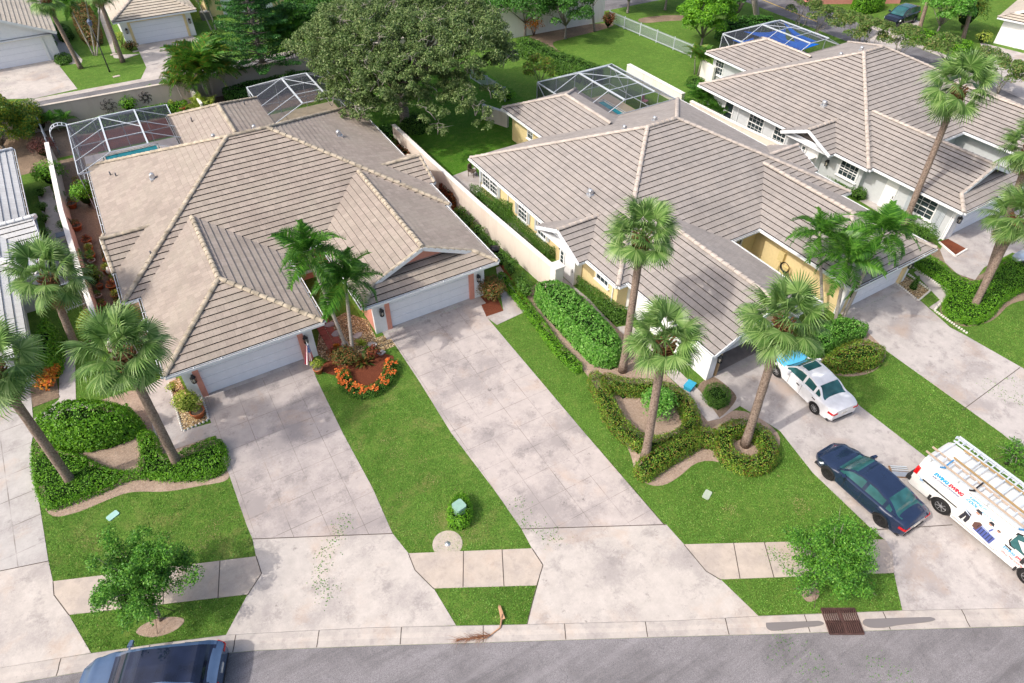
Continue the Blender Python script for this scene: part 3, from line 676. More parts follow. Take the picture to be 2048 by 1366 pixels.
def cage(label,x0,x1,y0,y1,rot=0,origin=(0,0),inset=2.2,zr=3.7,nx=3,ny=4,ze=2.6,skirt=0.0,walls='lbrf',group=None):
    root=empty('screen_enclosure',(*origin,0),R_(rot),label,'pool enclosure','screened pool enclosures'); fr=MB(); s=MB(); b=.058
    ex=x0+inset; e2=x1-inset; ey0=y0+inset*.0; ey2=y1-inset
    # outer rim
    c=[(x0,y0),(x1,y0),(x1,y1),(x0,y1)]
    for i in range(4): fr.bar((*c[i],ze),(*c[(i+1)%4],ze),b,b+.03)
    top=[(ex,y0),(e2,y0),(e2,ey2),(ex,ey2)]
    for i in range(1,4): fr.bar((*top[i],zr),(*top[(i+1)%4],zr),b+.05,b+.05)
    fr.bar((ex,ey2,zr),(x0,y1,ze),b); fr.bar((e2,ey2,zr),(x1,y1,ze),b)
    s.add([(x0,y1,ze),(x1,y1,ze),(e2,ey2,zr),(ex,ey2,zr)],[(0,1,2,3)]); s.add([(x0,y0,ze),(x0,y1,ze),(ex,ey2,zr),(ex,y0,zr)],[(0,1,2,3)]); s.add([(x1,y0,ze),(e2,y0,zr),(e2,ey2,zr),(x1,y1,ze)],[(0,1,2,3)])
    s.add([(ex,y0,zr),(e2,y0,zr),(e2,ey2,zr),(ex,ey2,zr)],[(0,1,2,3)])
    for i in range(ny):
        yy=y0+(ey2-y0)*i/(ny-1)
        fr.bar((x0,yy,ze),(ex,yy,zr),b*.8); fr.bar((ex,yy,zr),(e2,yy,zr),b*.8); fr.bar((e2,yy,zr),(x1,yy,ze),b*.8)
        for xx in (x0,x1): fr.bar((xx,yy,0),(xx,yy,ze),b*.8)
    for i in range(nx+1):
        xx=x0+(x1-x0)*i/nx; tx=ex+(e2-ex)*i/nx
        fr.bar((xx,y1,0),(xx,y1,ze),b*.8)
        if 0<i<nx: fr.bar((xx,y1,ze),(tx,ey2,zr),b*.8)
    for z in (.9,):
        fr.bar((x0,y0,z),(x0,y1,z),.05); fr.bar((x1,y0,z),(x1,y1,z),.05); fr.bar((x0,y1,z),(x1,y1,z),.05)
    for xa,ya,xb,yb in ((x0,y0,x0,y1),(x1,y0,x1,y1),(x0,y1,x1,y1)): s.add([(xa,ya,.05),(xb,yb,.05),(xb,yb,ze),(xa,ya,ze)],[(0,1,2,3)])
    # wind braces
    fr.bar((ex,ey2,zr),(e2,(y0+ey2)/2,zr),.05); fr.bar((x0,y1,ze),(x0,y1-2.4,.9),.05); fr.bar((x1,y1,ze),(x1,y1-2.4,.9),.05)
    fr.build('enclosure_frame',M['alum'],root); s.build('screen',M['screen'],root)
    return root
cage('white framed pool screen at the left rear of the beige roofed duplex',-4.35,2.6,48.4,56.7,inset=2.3,zr=3.6,nx=4,ny=4)
cage('white framed pool screen behind the right half of the beige roofed duplex',8.8,15.6,49.2,56.9,inset=2.4,zr=3.7,nx=3,ny=4)
cage('white framed pool screen behind the yellow house with a turquoise pool inside',10.9,18.6,16.4,24.7,rot=.876,origin=loc_(19.6,20.9,.876),inset=2.4,zr=3.7,nx=4,ny=4)
cage('white framed pool screen behind the grey house over blue shade sails',10.2,17.4,16.0,24.0,rot=1.167,origin=loc_(42.0,21.9,1.167),inset=2.4,zr=3.7,nx=4,ny=4)
def pool(label,deck,pool_,mat,rot=0,origin=(0,0)):
    T=lambda p: (origin[0]+p[0]*math.cos(R_(rot))-p[1]*math.sin(R_(rot)), origin[1]+p[0]*math.sin(R_(rot))+p[1]*math.cos(R_(rot)))
    x0,x1,y0,y1=deck; a0,a1,b0,b1=pool_
    mb=MB()
    for r in ((x0,x1,y0,b0),(x0,x1,b1,y1),(x0,a0,b0,b1),(a1,x1,b0,b1)):
        if r[1]-r[0]>.01 and r[3]-r[2]>.01: mb.prism([T((r[0],r[2])),T((r[1],r[2])),T((r[1],r[3])),T((r[0],r[3]))],-.05,.05)
    tag(mb.build('pool_deck',M[mat]),kind='structure')
    wt=MB(); wt.prism([T((a0,b0)),T((a1,b0)),T((a1,b1)),T((a0,b1))],-.5,.02); tag(wt.build('water',M['water']),kind='structure')
    rt=empty('pool_rim',(*T((a0,b0)),0),R_(rot),label,'pool'); cp=MB(); tl=MB(); w_,h_=a1-a0,b1-b0
    for a,b in (((0,0),(w_,0)),((w_,0),(w_,h_)),((w_,h_),(0,h_)),((0,h_),(0,0))): cp.bar((*a,.06),(*b,.06),.28,.05); tl.bar((*a,.03),(*b,.03),.06,.12)
    cp.build('coping',M['stone'],rt); tl.build('tile_band',simple_('pooltile',(.02,.07,.10),.3),rt)
pool('rectangular turquoise pool at the left rear behind the beige roof',(-4.2,2.5,48,56.6),(-2.95,1.0,50.5,56.0),'deckw')
_o=loc_(19.6,20.9,.876)
pool('turquoise pool under the screen of the yellow house',(11,18.5,16.2,24.6),(14.0,17.3,17.8,23.7),'deck',.876,_o)
mb=MB(); mb.prism([(8.9,49.3),(15.5,49.3),(15.5,56.8),(8.9,56.8)],-.05,.05); tag(mb.build('pool_deck',M['deck']),kind='structure')
_o3=loc_(42.0,21.9,1.167)
mb=MB(); T3=lambda x,y:(_o3[0]+x,_o3[1]+y+.02*x); mb.prism([T3(10.3,16.2),T3(17.2,16.2),T3(17.0,23.8),T3(10,23.8)],-.05,.05); tag(mb.build('pool_deck',M['deck']),kind='structure')
# blue shade sails
def sail(label,p):
    mb=MB(); p=[Vector(q) for q in p]; c=sum(p,Vector())/3-Vector((0,0,.25)); n=8; v=[];f=[]
    for i in range(3):
        a,b=p[i],p[(i+1)%3]; prev=None
        for k in range(n):
            for t in (k/n,(k+1)/n):
                q=a.lerp(b,t); q=q+(c-q)*(.28*math.sin(math.pi*t)); v.append(q)
            v.append(c); m_=len(v); f.append((m_-3,m_-2,m_-1))
    mb.add(v,f); o=mb.build('shade_sail',simple_('sail_blue',(.01,.19,.85),.6)); md=o.modifiers.new('t','SOLIDIFY'); md.thickness=.012
    return tag(o,label,'shade sail')
def h3(x,y,z): q=loc_(x,y,1.167); return (_o3[0]+q[0],_o3[1]+q[1],z)
sail('large blue triangular shade sail left of the middle of the screen',[h3(11.4,22.6,3.0),h3(16.6,22.0,2.6),h3(12.6,17.2,2.7)])
sail('smaller blue shade sail at the left end of the screen',[h3(10.5,23.0,2.3),h3(10.6,19.5,2.2),h3(12.3,22.0,2.5)])
sail('blue shade sail at the right end inside the screen',[h3(16.9,22.6,2.9),h3(16.6,18.2,2.5),h3(13.8,18.0,2.4)])
sail('middle blue shade sail hanging inside the screen',[h3(13.0,21.4,2.9),h3(16.0,17.4,2.6),h3(12.2,17.0,2.2)])
# ---------------- fittings on the three duplexes ----------------
def chim(root,x,y,W=18.8,D=16.4,s=1): return vent(root,x,y,zmain(x,y,W,D)+.05,s)
for r_ in (H1,H2,H3):
    chim(r_,3.5 if r_ is H1 else 2.9,9.3 if r_ is H1 else 6.6); chim(r_,7.6,9.6,s=.8); chim(r_,10.1,9.6,s=.8)
chim(H1,15.2,9.0); pipe(H1,2.0,2.2,zmain(2,2.2)); pipe(H1,16.6,2.2,zmain(16.6,2.2)); pipe(H1,1.2,13.2,zmain(1.2,13.2)); pipe(H1,1.5,12.6,zmain(1.5,12.6))
pipe(H1,11.3,19.3,3.2); pipe(H1,7.3,18.4,3.2)
# yellow house left side windows
for (y,dbl,w_) in ((14.6,True,2.0),(10.4,False,1.05),(8.1,False,.95)):
    window(H2,.55,y,'l',w_,.75,1.3,3,4,dbl)
    for s in (-1,1): shutter(H2,.55,y+s*(w_/2+.25),'l')
window(H2,.55,1.9,'l',1.1,1.3,.8,3,2); 
window(H2,6.55,18.9,'l',.7,1.2,1.1,2,3); window(H3,6.15,20.0,'l',1.0,.9,1.3,3,4)
def entrance(root,y0,mat='white'):
    mb=MB(); mb.box(-.04,.50,y0-.5,y0+.5,.02,2.1); d=mb.build('entry_door',M['white'],root)
    h=MB(); h.bar((-.09,y0-.36,.9),(-.09,y0-.36,1.15),.03); h.build('door_handle',M['black'],d)
    s=MB(); s.box(-.045,.5,y0+.55,y0+1.05,.02,2.1); f=s.build('side_light',M['white'],root)
    g=MB()
    for i in range(6): g.box(-.06,-.03,y0+.68,y0+.92,.35+i*.28,.35+i*.28+.22)
    g.build('pane',M['glass'],f)
entrance(H2,4.3); entrance(H3,4.4)
window(H3,.55,13.2,'l',.9,.4,1.9,1,2); window(H3,.55,10.3,'l',1.5,.8,1.35,4,4); window(H3,.55,7.9,'l',1.15,.8,1.35,3,4); window(H3,.55,1.6,'l',1.5,1.0,1.1,4,3)
# grey house garage side: door and window
mb=MB(); mb.box(1.04,1.2,-1.9,-1.0,.02,2.1); d_=mb.build('side_door',M['white'],H3); mb=MB(); mb.bar((1.0,-1.8,.95),(1.0,-1.8,1.12),.04); mb.build('door_handle',M['black'],d_)
window(H3,1.1,-3.9,'l',1.6,.75,1.35,3,4)
for s in (-1,1): shutter(H3,1.1,-3.9+s*1.05,'l',.7,1.45,.3)
shutter(H3,1.1,-5.2,'l',.1,2.2,.35)
lamp(H3,.5,5.6,1.7,(-1,0)); lamp(H3,.5,3.3,1.7,(-1,0)); lamp(H2,.5,5.8,1.8,(-1,0))
# yellow house meter box and pipes in the courtyard
mb=MB(); mb.box(11.06,11.3,-1.9,-1.5,1.1,1.7); mb.tube([(11.15,-1.7,0),(11.15,-1.7,1.1)],.035); mb.tube([(11.15,-2.2,0),(11.15,-2.2,.9)],.04); mb.box(11.05,11.3,-2.4,-2.05,.6,.95); mb.build('meter_box',simple_('meter',(.62,.50,.24),.6),H2)
window(H2,9.6,.55,'f',.9,.6,1.5,2,4); window(H1,9.5,.55,'f',1.2,.6,1.5,3,4)
window(H3,9.6,.55,'f',.9,.6,1.5,2,4)
# yard: address plates
# ---------------- neighbour at the left edge and houses behind ----------------
def small_house(label,loc,rot,roofm,wallm,tents,walls,doors=(),wins=(),rakecaps=False,cat='house',accent='white',capm=None):
    root=empty('house',(loc[0],loc[1],0),R_(rot),label,cat); R=dict(roof=MB(),caps=[],fascia=MB(),gable=[],rakecaps=rakecaps)
    for t in tents: tent(R,*t['r'],k=t.get('k',0),o=t.get('o',(0,0)),front=t.get('f','hip'),back=t.get('b','open'),z0=t.get('z',2.55))
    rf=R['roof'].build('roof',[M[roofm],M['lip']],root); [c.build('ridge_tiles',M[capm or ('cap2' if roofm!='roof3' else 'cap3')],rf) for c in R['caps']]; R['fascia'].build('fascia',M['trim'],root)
    [g_.build('gable_panel',M[accent],root) for g_ in R['gable']]
    for (x0,x1,y0,y1) in walls:
        w_=MB(); w_.box(x0,x1,y0,y1,0,2.385); w_.build('wall',M[wallm],root)
    for (x0,x1,y) in doors: 
        garage_door(root,x0,x1,y-.06,cols=6); t=MB(); t.box(x0-.25,x0,y-.09,y,0,2.15); t.box(x1,x1+.25,y-.09,y,0,2.15); t.box(x0-.25,x1+.25,y-.085,y,2.14,2.35); t.build('door_trim',M[accent],root)
    return root
M['cap3']=simple('ridge_white',(.62,.63,.64),.8,.2,var=.12,scale=3)
HL=small_house('white tiled house cut off at the left edge of the picture',(-7.35,38.0),2.2,'roof3','greyw',
  [dict(r=(-16.4+0,0,0-.0,16.6),k=0,f='hip',b='hip'),dict(r=(2.6,6.6,-.5,8),k=1,f='gable',o=(0,0)),dict(r=(-8.6,-1.0,-6.4,4),f='hip')],
  [(-15.8,-.55,.55,16),(-8.0,-1.6,-5.85,.5),(-3,.0,3.1,6.1)],[(-7.2,-2.4,-5.85)],rakecaps=False)
gutter(HL,(0,0),(0,2.5),(1,0)); gutter(HL,(0,6.7),(0,16.6),(1,0)); gutter(HL,(-8.6,-6.4),(-1,-6.4),(0,-1))
window(HL,-.55,9.3,'r',1.4,.7,1.4); window(HL,-.55,13.2,'r',1.4,.7,1.4)
HB1=small_house('white house with gabled front and double garage across the back street, far left',(-8.6,79.0),2,'roof4','white',
  [dict(r=(-3.9,5.2,-.4,12),f='gable',b='hip')],[(-3.3,4.7,.2,11.5)],[(-1.4,3.6,.2)],accent='white')
HB2=small_house('cream trimmed house with hipped roof and double garage across the back street',(5.5,79.5),0,'roof4','white',
  [dict(r=(-4.0,3.9,-.6,14),f='hip',b='hip')],[(-3.4,3.3,0,13)],[(-2.5,2.5,0)],accent='yellow')
lamp(HB2,-3.0,0); lamp(HB2,3.0,0)
HB3=small_house('yellow walled house behind the tall pine',(15.5,84.5),0,'roof4','yellow',[dict(r=(-5,5,-.6,14),f='hip',b='hip')],[(-4.4,4.4,0,13)],[(-2.5,2.5,0)],accent='white')
HB4=small_house('pale house at the top edge behind the big oak',(31,86),0,'roof2','pinkw',[dict(r=(-6,6,-.6,14),f='gable',b='hip')],[(-5.4,5.4,0,13)],[(-2.5,2.5,0)],accent='white')
HR1=small_house('pink walled house with white garage behind the black suv',(84.2,52.6),62,'roof2','pinkw',[dict(r=(-4,12,-.6,12),f='gable',b='hip')],[(-3.4,11.4,0,11)],[(-2.6,2.6,0)],accent='pinkw')
HR2=small_house('white garage house at the top right corner',(81.4,31.6),-73,'roof4','white',[dict(r=(-5.6,4.4,-.6,12),f='dutch',b='hip')],[(-5.0,3.8,0,11)],[(-2.9,2.3,0)],accent='white')
HR3=small_house('dark roofed house far behind the street at the top right',(96,50),-73,'roof2','pinkw',[dict(r=(-9,9,-.6,12),f='hip',b='hip')],[(-8.4,8.4,0,11)],[],accent='white')

def downspout(root,x,y,h=2.4):
    mb=MB(); mb.bar((x,y,0),(x,y,h-.25),.07,.06); mb.bar((x,y,h-.28),(x-.45,y,h),.07,.06); mb.bar((x,y,.06),(x-.3,y,.03),.07,.06); mb.build('downspout',M['trim'],root)
for r_ in (H2,H3):
    for y in (.9,16.0,12.2): downspout(r_,.50,y)
downspout(H3,1.05,-5.8)
# ---------------- vegetation ----------------
rng=np.random.default_rng(7)
def leafmesh(name,C,Nrm,size,mat,parent=None,aspect=.55,tilt=.5,extra=None,mats=None,fold=True):
    """C Nx3 centres, Nrm Nx3 facing bias; leaves as pointed diamonds of two triangles-like quads"""
    N=len(C)
    d=Nrm+rng.normal(0,tilt,(N,3)); d/=np.linalg.norm(d,axis=1)[:,None]+1e-9
    t=rng.normal(0,1,(N,3)); t-=d*(t*d).sum(1)[:,None]; t/=np.linalg.norm(t,axis=1)[:,None]+1e-9
    b=np.cross(d,t); s=size*rng.uniform(.65,1.3,N)
    t=t*s[:,None]*.5; b=b*(s*aspect)[:,None]*.5
    V=np.empty((N,4,3)); V[:,0]=C-t; V[:,1]=C+b-t*.1+d*(s*.06)[:,None]; V[:,2]=C+t; V[:,3]=C-b-t*.1+d*(s*.06)[:,None]
    me=bpy.data.meshes.new(name); me.vertices.add(4*N); me.vertices.foreach_set('co',V.reshape(-1)); me.loops.add(4*N); me.loops.foreach_set('vertex_index',np.arange(4*N,dtype=np.int32))
    me.polygons.add(N); me.polygons.foreach_set('loop_start',np.arange(0,4*N,4,dtype=np.int32)); me.polygons.foreach_set('loop_total',np.full(N,4,dtype=np.int32))
    me.materials.append(mat); me.update(calc_edges=True); o=bpy.data.objects.new(name,me); return link(o,parent)
ML={
 'dead':m_leaf('leaf_dead_palm',[(.20,.12,.05),(.32,.22,.10),(.26,.24,.09)],.8,.1),
 'hedge':m_leaf('leaf_hedge',[(.04,.12,.014),(.08,.20,.02),(.14,.29,.035)]),
 'bright':m_leaf('leaf_bright',[(.05,.17,.008),(.12,.33,.012),(.23,.48,.03)]),
 'lush':m_leaf('leaf_lush',[(.04,.16,.014),(.09,.30,.025),(.18,.42,.06),(.26,.50,.12)]),
 'redtip':m_leaf('leaf_redtip',[(.05,.13,.012),(.09,.24,.018),(.20,.36,.03),(.36,.46,.06),(.22,.06,.03),(.07,.18,.015),(.13,.28,.02)]),
 'ixora':m_leaf('leaf_ixora',[(.04,.08,.015),(.09,.14,.02),(.20,.12,.03),(.30,.10,.04),(.12,.15,.03)]),
 'oak':m_leaf('leaf_oak',[(.05,.10,.025),(.10,.18,.045),(.18,.26,.08),(.28,.35,.14)]),
 'tree':m_leaf('leaf_tree',[(.025,.095,.012),(.055,.18,.022),(.11,.29,.04)]),
 'croton':m_leaf('leaf_croton',[(.55,.20,.02),(.75,.36,.03),(.62,.10,.02),(.20,.16,.02)]),
 'crotonred':m_leaf('leaf_croton_red',[(.10,.02,.015),(.28,.05,.02),(.05,.08,.02),(.40,.12,.03)]),
 'lime':m_leaf('leaf_lime',[(.16,.26,.02),(.32,.42,.05),(.45,.50,.10)]),
 'yellowtop':m_leaf('leaf_yellow_top',[(.03,.13,.01),(.10,.24,.02),(.35,.33,.02),(.07,.2,.015)]),
 'purple':m_leaf('leaf_purple',[(.05,.015,.02),(.12,.04,.035),(.20,.07,.05)]),
 'palm':m_leaf('leaf_palm',[(.06,.13,.028),(.11,.23,.05),(.20,.34,.09),(.31,.44,.16)],.42,.3),
 'palm2':m_leaf('leaf_feather',[(.025,.11,.012),(.075,.23,.025),(.17,.38,.05)],.4,.3),
 'areca':m_leaf('leaf_areca',[(.03,.11,.015),(.05,.18,.02),(.08,.25,.025),(.12,.30,.03),(.17,.30,.03),(.06,.20,.02),(.40,.22,.04)]),
 'pine':m_leaf('leaf_pine',[(.018,.09,.018),(.04,.16,.028),(.10,.28,.05)]),
 'myrtle':m_leaf('leaf_myrtle',[(.05,.12,.02),(.10,.20,.035),(.17,.27,.06),(.28,.24,.10)]),
 'flower':m_leaf('flower_orange',[(.75,.10,.02),(.85,.22,.04),(.8,.32,.08)],.6,.2),
}
SHADE_CORE=simple('foliage_shade_core',(.012,.028,.008),1,.05,var=.3); TWIG=simple('twigs',(.12,.09,.07),.9,.1,var=.3)  # near-black core colour stands for the shade deep in the foliage
def inpoly(P_,x,y):
    P_=np.asarray(P_); n=len(P_); r=np.zeros(len(x),bool); j=n-1
    for i in range(n):
        xi,yi=P_[i];xj,yj=P_[j]
        c=((yi>y)!=(yj>y))&(x<(xj-xi)*(y-yi)/(yj-yi+1e-12)+xi); r^=c; j=i
    return r
def edged(P_,x,y):
    P_=np.asarray(P_); n=len(P_); d=np.full(len(x),1e9)
    for i in range(n):
        a=P_[i];b=P_[(i+1)%n]; ab=b-a; t=np.clip(((x-a[0])*ab[0]+(y-a[1])*ab[1])/(ab@ab+1e-9),0,1)
        d=np.minimum(d,np.hypot(x-a[0]-t*ab[0],y-a[1]-t*ab[1]))
    return d
def n2(x,y,s=1.0,ph=0): return (np.sin(x*1.7*s+ph)+np.sin(y*2.1*s+1.3+ph)+np.sin((x+y)*1.1*s+2.1)+np.sin((x-y)*2.9*s+.4))/4
def smooth_poly(p,it=2):
    for _ in range(it):
        q=[]
        for i in range(len(p)):
            a,b=p[i],p[(i+1)%len(p)]; q+= [(a[0]*.75+b[0]*.25,a[1]*.75+b[1]*.25),(a[0]*.25+b[0]*.75,a[1]*.25+b[1]*.75)]
        p=q
    return p
def bush(label,poly,h,leaf='hedge',size=.10,dens=170,edge=.35,bump=.10,cat='hedge',name='hedge',smooth=1,group=None,holes=(),rough=1.0,tilt=.55,kind=None):
    """mass of leaves over a plan polygon (world)"""
    poly=smooth_poly(poly,smooth) if smooth else poly
    A=np.asarray(poly); x0,y0=A.min(0); x1,y1=A.max(0); ar=abs(area(poly)); cx,cy=A.mean(0)
    N=int(dens*ar*((x1-x0)*(y1-y0)/max(ar,1e-3))); X=rng.uniform(x0,x1,N); Y=rng.uniform(y0,y1,N); k=inpoly(A,X,Y)
    for hp in holes: k&=~inpoly(hp,X,Y)
    X,Y=X[k],Y[k]; D=edged(A,X,Y)
    for hp in holes: D=np.minimum(D,edged(hp,X,Y))
    def H(X,Y,D): 
        f=np.clip(D/edge,0,1); return h*(1-(1-f)**2.5*.75)*(1+bump*n2(X,Y,1.6,cx)+bump*.6*n2(X,Y,5,cy))
    Z=H(X,Y,D); Z-=np.abs(rng.normal(0,.05,len(Z)))*rough; nr=np.stack([np.zeros_like(X),np.zeros_like(X),np.ones_like(X)],1)
    nr[:,:2]+=rng.normal(0,.3,(len(X),2))
    C=[np.stack([X,Y,Z],1)]; NN=[nr]
    # sides
    for pl,sg in [(A,1)]+[(np.asarray(hp),-1) for hp in holes]:
        n=len(pl); a_=area([tuple(q) for q in pl]); 
        for i in range(n):
            a=pl[i];b=pl[(i+1)%n]; L_=np.hypot(*(b-a)); m_=int(L_*h*dens*1.6)
            if m_<1: continue
            t=rng.uniform(0,1,m_); q=a+(b-a)*t[:,None]; nx=np.array([(b-a)[1],-(b-a)[0]])/(L_+1e-9)*(1 if a_>0 else -1)*sg
            z=rng.uniform(.02,.92,m_)*h; off=rng.normal(-.02,.05,m_)-(z/h)**3*edge*.5
            C.append(np.stack([q[:,0]+nx[0]*off,q[:,1]+nx[1]*off,z],1)); NN.append(np.tile([nx[0],nx[1],.5],(m_,1)))
    C=np.concatenate(C); NN=np.concatenate(NN); org=np.array([cx,cy,0]); C=C-org
    root=empty(name,(cx,cy,0),0,label,cat,group)
    leafmesh('leaves',C,NN,size,ML[leaf],root,tilt=tilt)
    # near-black shell on a grid: shade between the leaves put into its colour
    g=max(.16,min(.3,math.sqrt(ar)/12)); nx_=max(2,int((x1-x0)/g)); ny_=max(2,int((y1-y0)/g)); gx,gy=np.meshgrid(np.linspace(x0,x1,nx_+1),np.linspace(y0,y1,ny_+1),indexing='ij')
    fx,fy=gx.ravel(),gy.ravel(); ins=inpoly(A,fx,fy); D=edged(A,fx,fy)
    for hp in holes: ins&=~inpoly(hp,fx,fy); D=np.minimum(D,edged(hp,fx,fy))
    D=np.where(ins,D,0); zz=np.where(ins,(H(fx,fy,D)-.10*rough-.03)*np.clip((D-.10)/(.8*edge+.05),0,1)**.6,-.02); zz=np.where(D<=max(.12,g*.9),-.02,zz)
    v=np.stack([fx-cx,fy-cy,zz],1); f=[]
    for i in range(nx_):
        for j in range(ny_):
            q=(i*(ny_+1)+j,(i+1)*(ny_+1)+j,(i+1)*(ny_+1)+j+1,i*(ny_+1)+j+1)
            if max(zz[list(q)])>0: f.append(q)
    mb=MB(); mb.add([tuple(a) for a in v],f); mb.build('branches',SHADE_CORE,root)
    return root
def blob_leaves(centers,radii,n,squash=.75,shell=.35):
    """random points near the shells of many ellipsoids"""
    w=np.array(radii)**2; w/=w.sum(); idx=rng.choice(len(centers),n,p=w); u=rng.normal(0,1,(n,3)); u/=np.linalg.norm(u,axis=1)[:,None]
    u[:,2]=np.where(u[:,2]<-.3,-u[:,2],u[:,2])
    r=np.array(radii)[idx]*(1-np.abs(rng.normal(0,shell,n))*.6); C=np.asarray(centers)[idx]+u*r[:,None]*np.array([1,1,squash]); return C,u
def ball(label,x,y,r,h,leaf='hedge',size=.10,n=900,cat='shrub',name='shrub',z0=0,group=None,lobes=7,stem=True):
    cs=[(0,0,h*.55)];rs=[r*.8]
    for k in range(lobes):
        a=2*math.pi*k/lobes+rng.uniform(-.3,.3); cs.append((r*.45*math.cos(a),r*.45*math.sin(a),h*rng.uniform(.4,.65))); rs.append(r*rng.uniform(.42,.6))
    sq=h*.5/(r*.8)*.95
    C,u=blob_leaves(cs,rs,n,min(1.4,sq)); C[:,2]=np.clip(C[:,2],.03,None)
    root=empty(name,(x,y,z0),0,label,cat,group); leafmesh('leaves',C,u+np.array([0,0,.3]),size,ML[leaf],root)
    mb=MB()
    for k in range(6):
        a=k*1.05+rng.uniform(0,.4); mb.tube([(0,0,0),(r*.3*math.cos(a),r*.3*math.sin(a),h*.45),(r*.55*math.cos(a),r*.55*math.sin(a),h*.75)],[.03,.02,.008],5)
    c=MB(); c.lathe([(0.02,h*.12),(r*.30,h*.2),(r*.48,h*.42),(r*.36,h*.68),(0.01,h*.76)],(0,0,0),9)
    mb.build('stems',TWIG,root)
    if n>300: c.build('branches',SHADE_CORE,root)  # dark inner shape, shade inside the bush put into its colour
    return root
def tree(label,x,y,h,cr,trunk_h,leaf='tree',size=.12,n=9000,rt=.14,cat='tree',name='tree',nl=9,clump=.32,bark='barkoak',squash=.7,group=None,multi=1,cz=None,branches=14,twig=False,shell=.35):
    root=empty(name,(x,y,0),0,label,cat,group); tr=MB(); cz=cz or (trunk_h+(h-trunk_h)*.5); hz=(h-trunk_h)*.5
    tips=[]
    for m_ in range(multi):
        a0=rng.uniform(0,6.3); off=(.18*math.cos(a0)*(multi>1),.18*math.sin(a0)*(multi>1)); lean=.35*cr*(multi>1)
        top=(off[0]+lean*math.cos(a0),off[1]+lean*math.sin(a0),trunk_h)
        tr.tube([(off[0]*.5,off[1]*.5,-.05),(off[0],off[1],trunk_h*.15),((off[0]+top[0])/2,(off[1]+top[1])/2,trunk_h*.6),top],[rt*1.35,rt,rt*.85,rt*.7],9)
        nb=branches//multi
        for k in range(nb):
            a=2*math.pi*k/nb+rng.uniform(-.35,.35); el=rng.uniform(.15,1.1); rr=cr*rng.uniform(.55,.88)
            e=Vector((math.cos(a)*math.cos(el)*rr,math.sin(a)*math.cos(el)*rr,cz+math.sin(el)*hz*rng.uniform(.3,.85)-(.25*hz if el<.5 else 0)))
            s_=Vector(top); mid=s_.lerp(e,.45)+Vector((rng.uniform(-.1,.1)*cr,rng.uniform(-.1,.1)*cr,.12*hz))
            tr.tube([s_,mid,e],[rt*.5,rt*.3,rt*.08],6); tips.append(e)
            for q in range(3):
                e2=mid.lerp(e,rng.uniform(.2,.9)); e3=e2+Vector((rng.normal(0,.22*cr),rng.normal(0,.22*cr),rng.uniform(0,.35)*hz)); tr.tube([e2,e3],[rt*.16,rt*.04],5)
    tr.build('trunk',M[bark],root)
    # clumps over the crown ellipsoid surface
    cs=[];rs=[]
    K=nl*7
    for k in range(K):
        u=rng.normal(0,1,3); u/=np.linalg.norm(u); 
        if u[2]<-.45: u[2]*=-1
        f=rng.uniform(.55,1.0)**.5*(1+.12*math.sin(3*math.atan2(u[1],u[0])+x)); cs.append((u[0]*cr*f*.88,u[1]*cr*f*.88,cz+u[2]*hz*f*.88)); rs.append(cr*clump*rng.uniform(.45,1.1))
    C,u=blob_leaves(cs,rs,n,squash,shell); leafmesh('crown',C,u+np.array([0,0,.4]),size,ML[leaf],root,tilt=.7)
    if twig:
        tw=MB()
        for k in range(twig):
            i=rng.integers(len(cs)); c=Vector(cs[i]); a=rng.uniform(0,6.3); r_=rs[i]
            p0=c+Vector((0,0,-r_*.3)); p1=c+Vector((math.cos(a)*r_*.7,math.sin(a)*r_*.7,r_*.45)); p2=p1+Vector((rng.normal(0,.4)*r_,rng.normal(0,.4)*r_,r_*.35)); tw.tube([p0,p1,p2],[.05,.03,.008],4)
            for q in range(2): tw.tube([p1,p1+Vector((rng.normal(0,.5)*r_,rng.normal(0,.5)*r_,rng.uniform(.1,.4)*r_))],[.02,.005],4)
        tw.build('bare_twigs',M['barkpale'],root)
    return root
# --- palms
def fan_frond(seed,R=.75,pet=1.0):
    """local: grows along +x from the origin, droops in -z; every leaflet is one strip"""
    rg=random.Random(seed); v=[];f=[]
    def strip_(ps,ws):
        i0=len(v)
        for i,p in enumerate(ps):
            d=(ps[min(i+1,len(ps)-1)]-ps[max(i-1,0)]).normalized(); s=d.cross(Vector((0,0,1))); s=s.normalized() if s.length>1e-6 else Vector((0,1,0)); v.extend([p-s*ws[i],p+s*ws[i]])
        for i in range(len(ps)-1): k=i0+2*i; f.append((k,k+1,k+3,k+2))
    P2=Vector((pet,0,-pet*.10)); strip_([Vector((0,0,0)),Vector((pet*.55,0,pet*.05)),P2],[.022,.018,.013])
    n=32; cup=rg.uniform(.05,.5)
    for i in range(n):
        t=(i/(n-1)*2-1); a=t*R_(125); l=R*(1.05-.30*abs(t)**2)*rg.uniform(.9,1.08)
        dx,dy=math.cos(a),math.sin(a); base=P2+Vector((.03*dx,.03*dy,0)); z1=-abs(dy)*cup*.5; dr=rg.uniform(.10,.42)
        if rg.random()<.15: dr+=.25
        strip_([base,base+Vector((dx*l*.45,dy*l*.45,z1*l*.45)),base+Vector((dx*l*.78,dy*l*.78,z1*l*.8-.06*l)),base+Vector((dx*l*.97,dy*l*.97,z1*l-dr*l))],[.008,.027*R/.75,.020,.002])
    return v,f
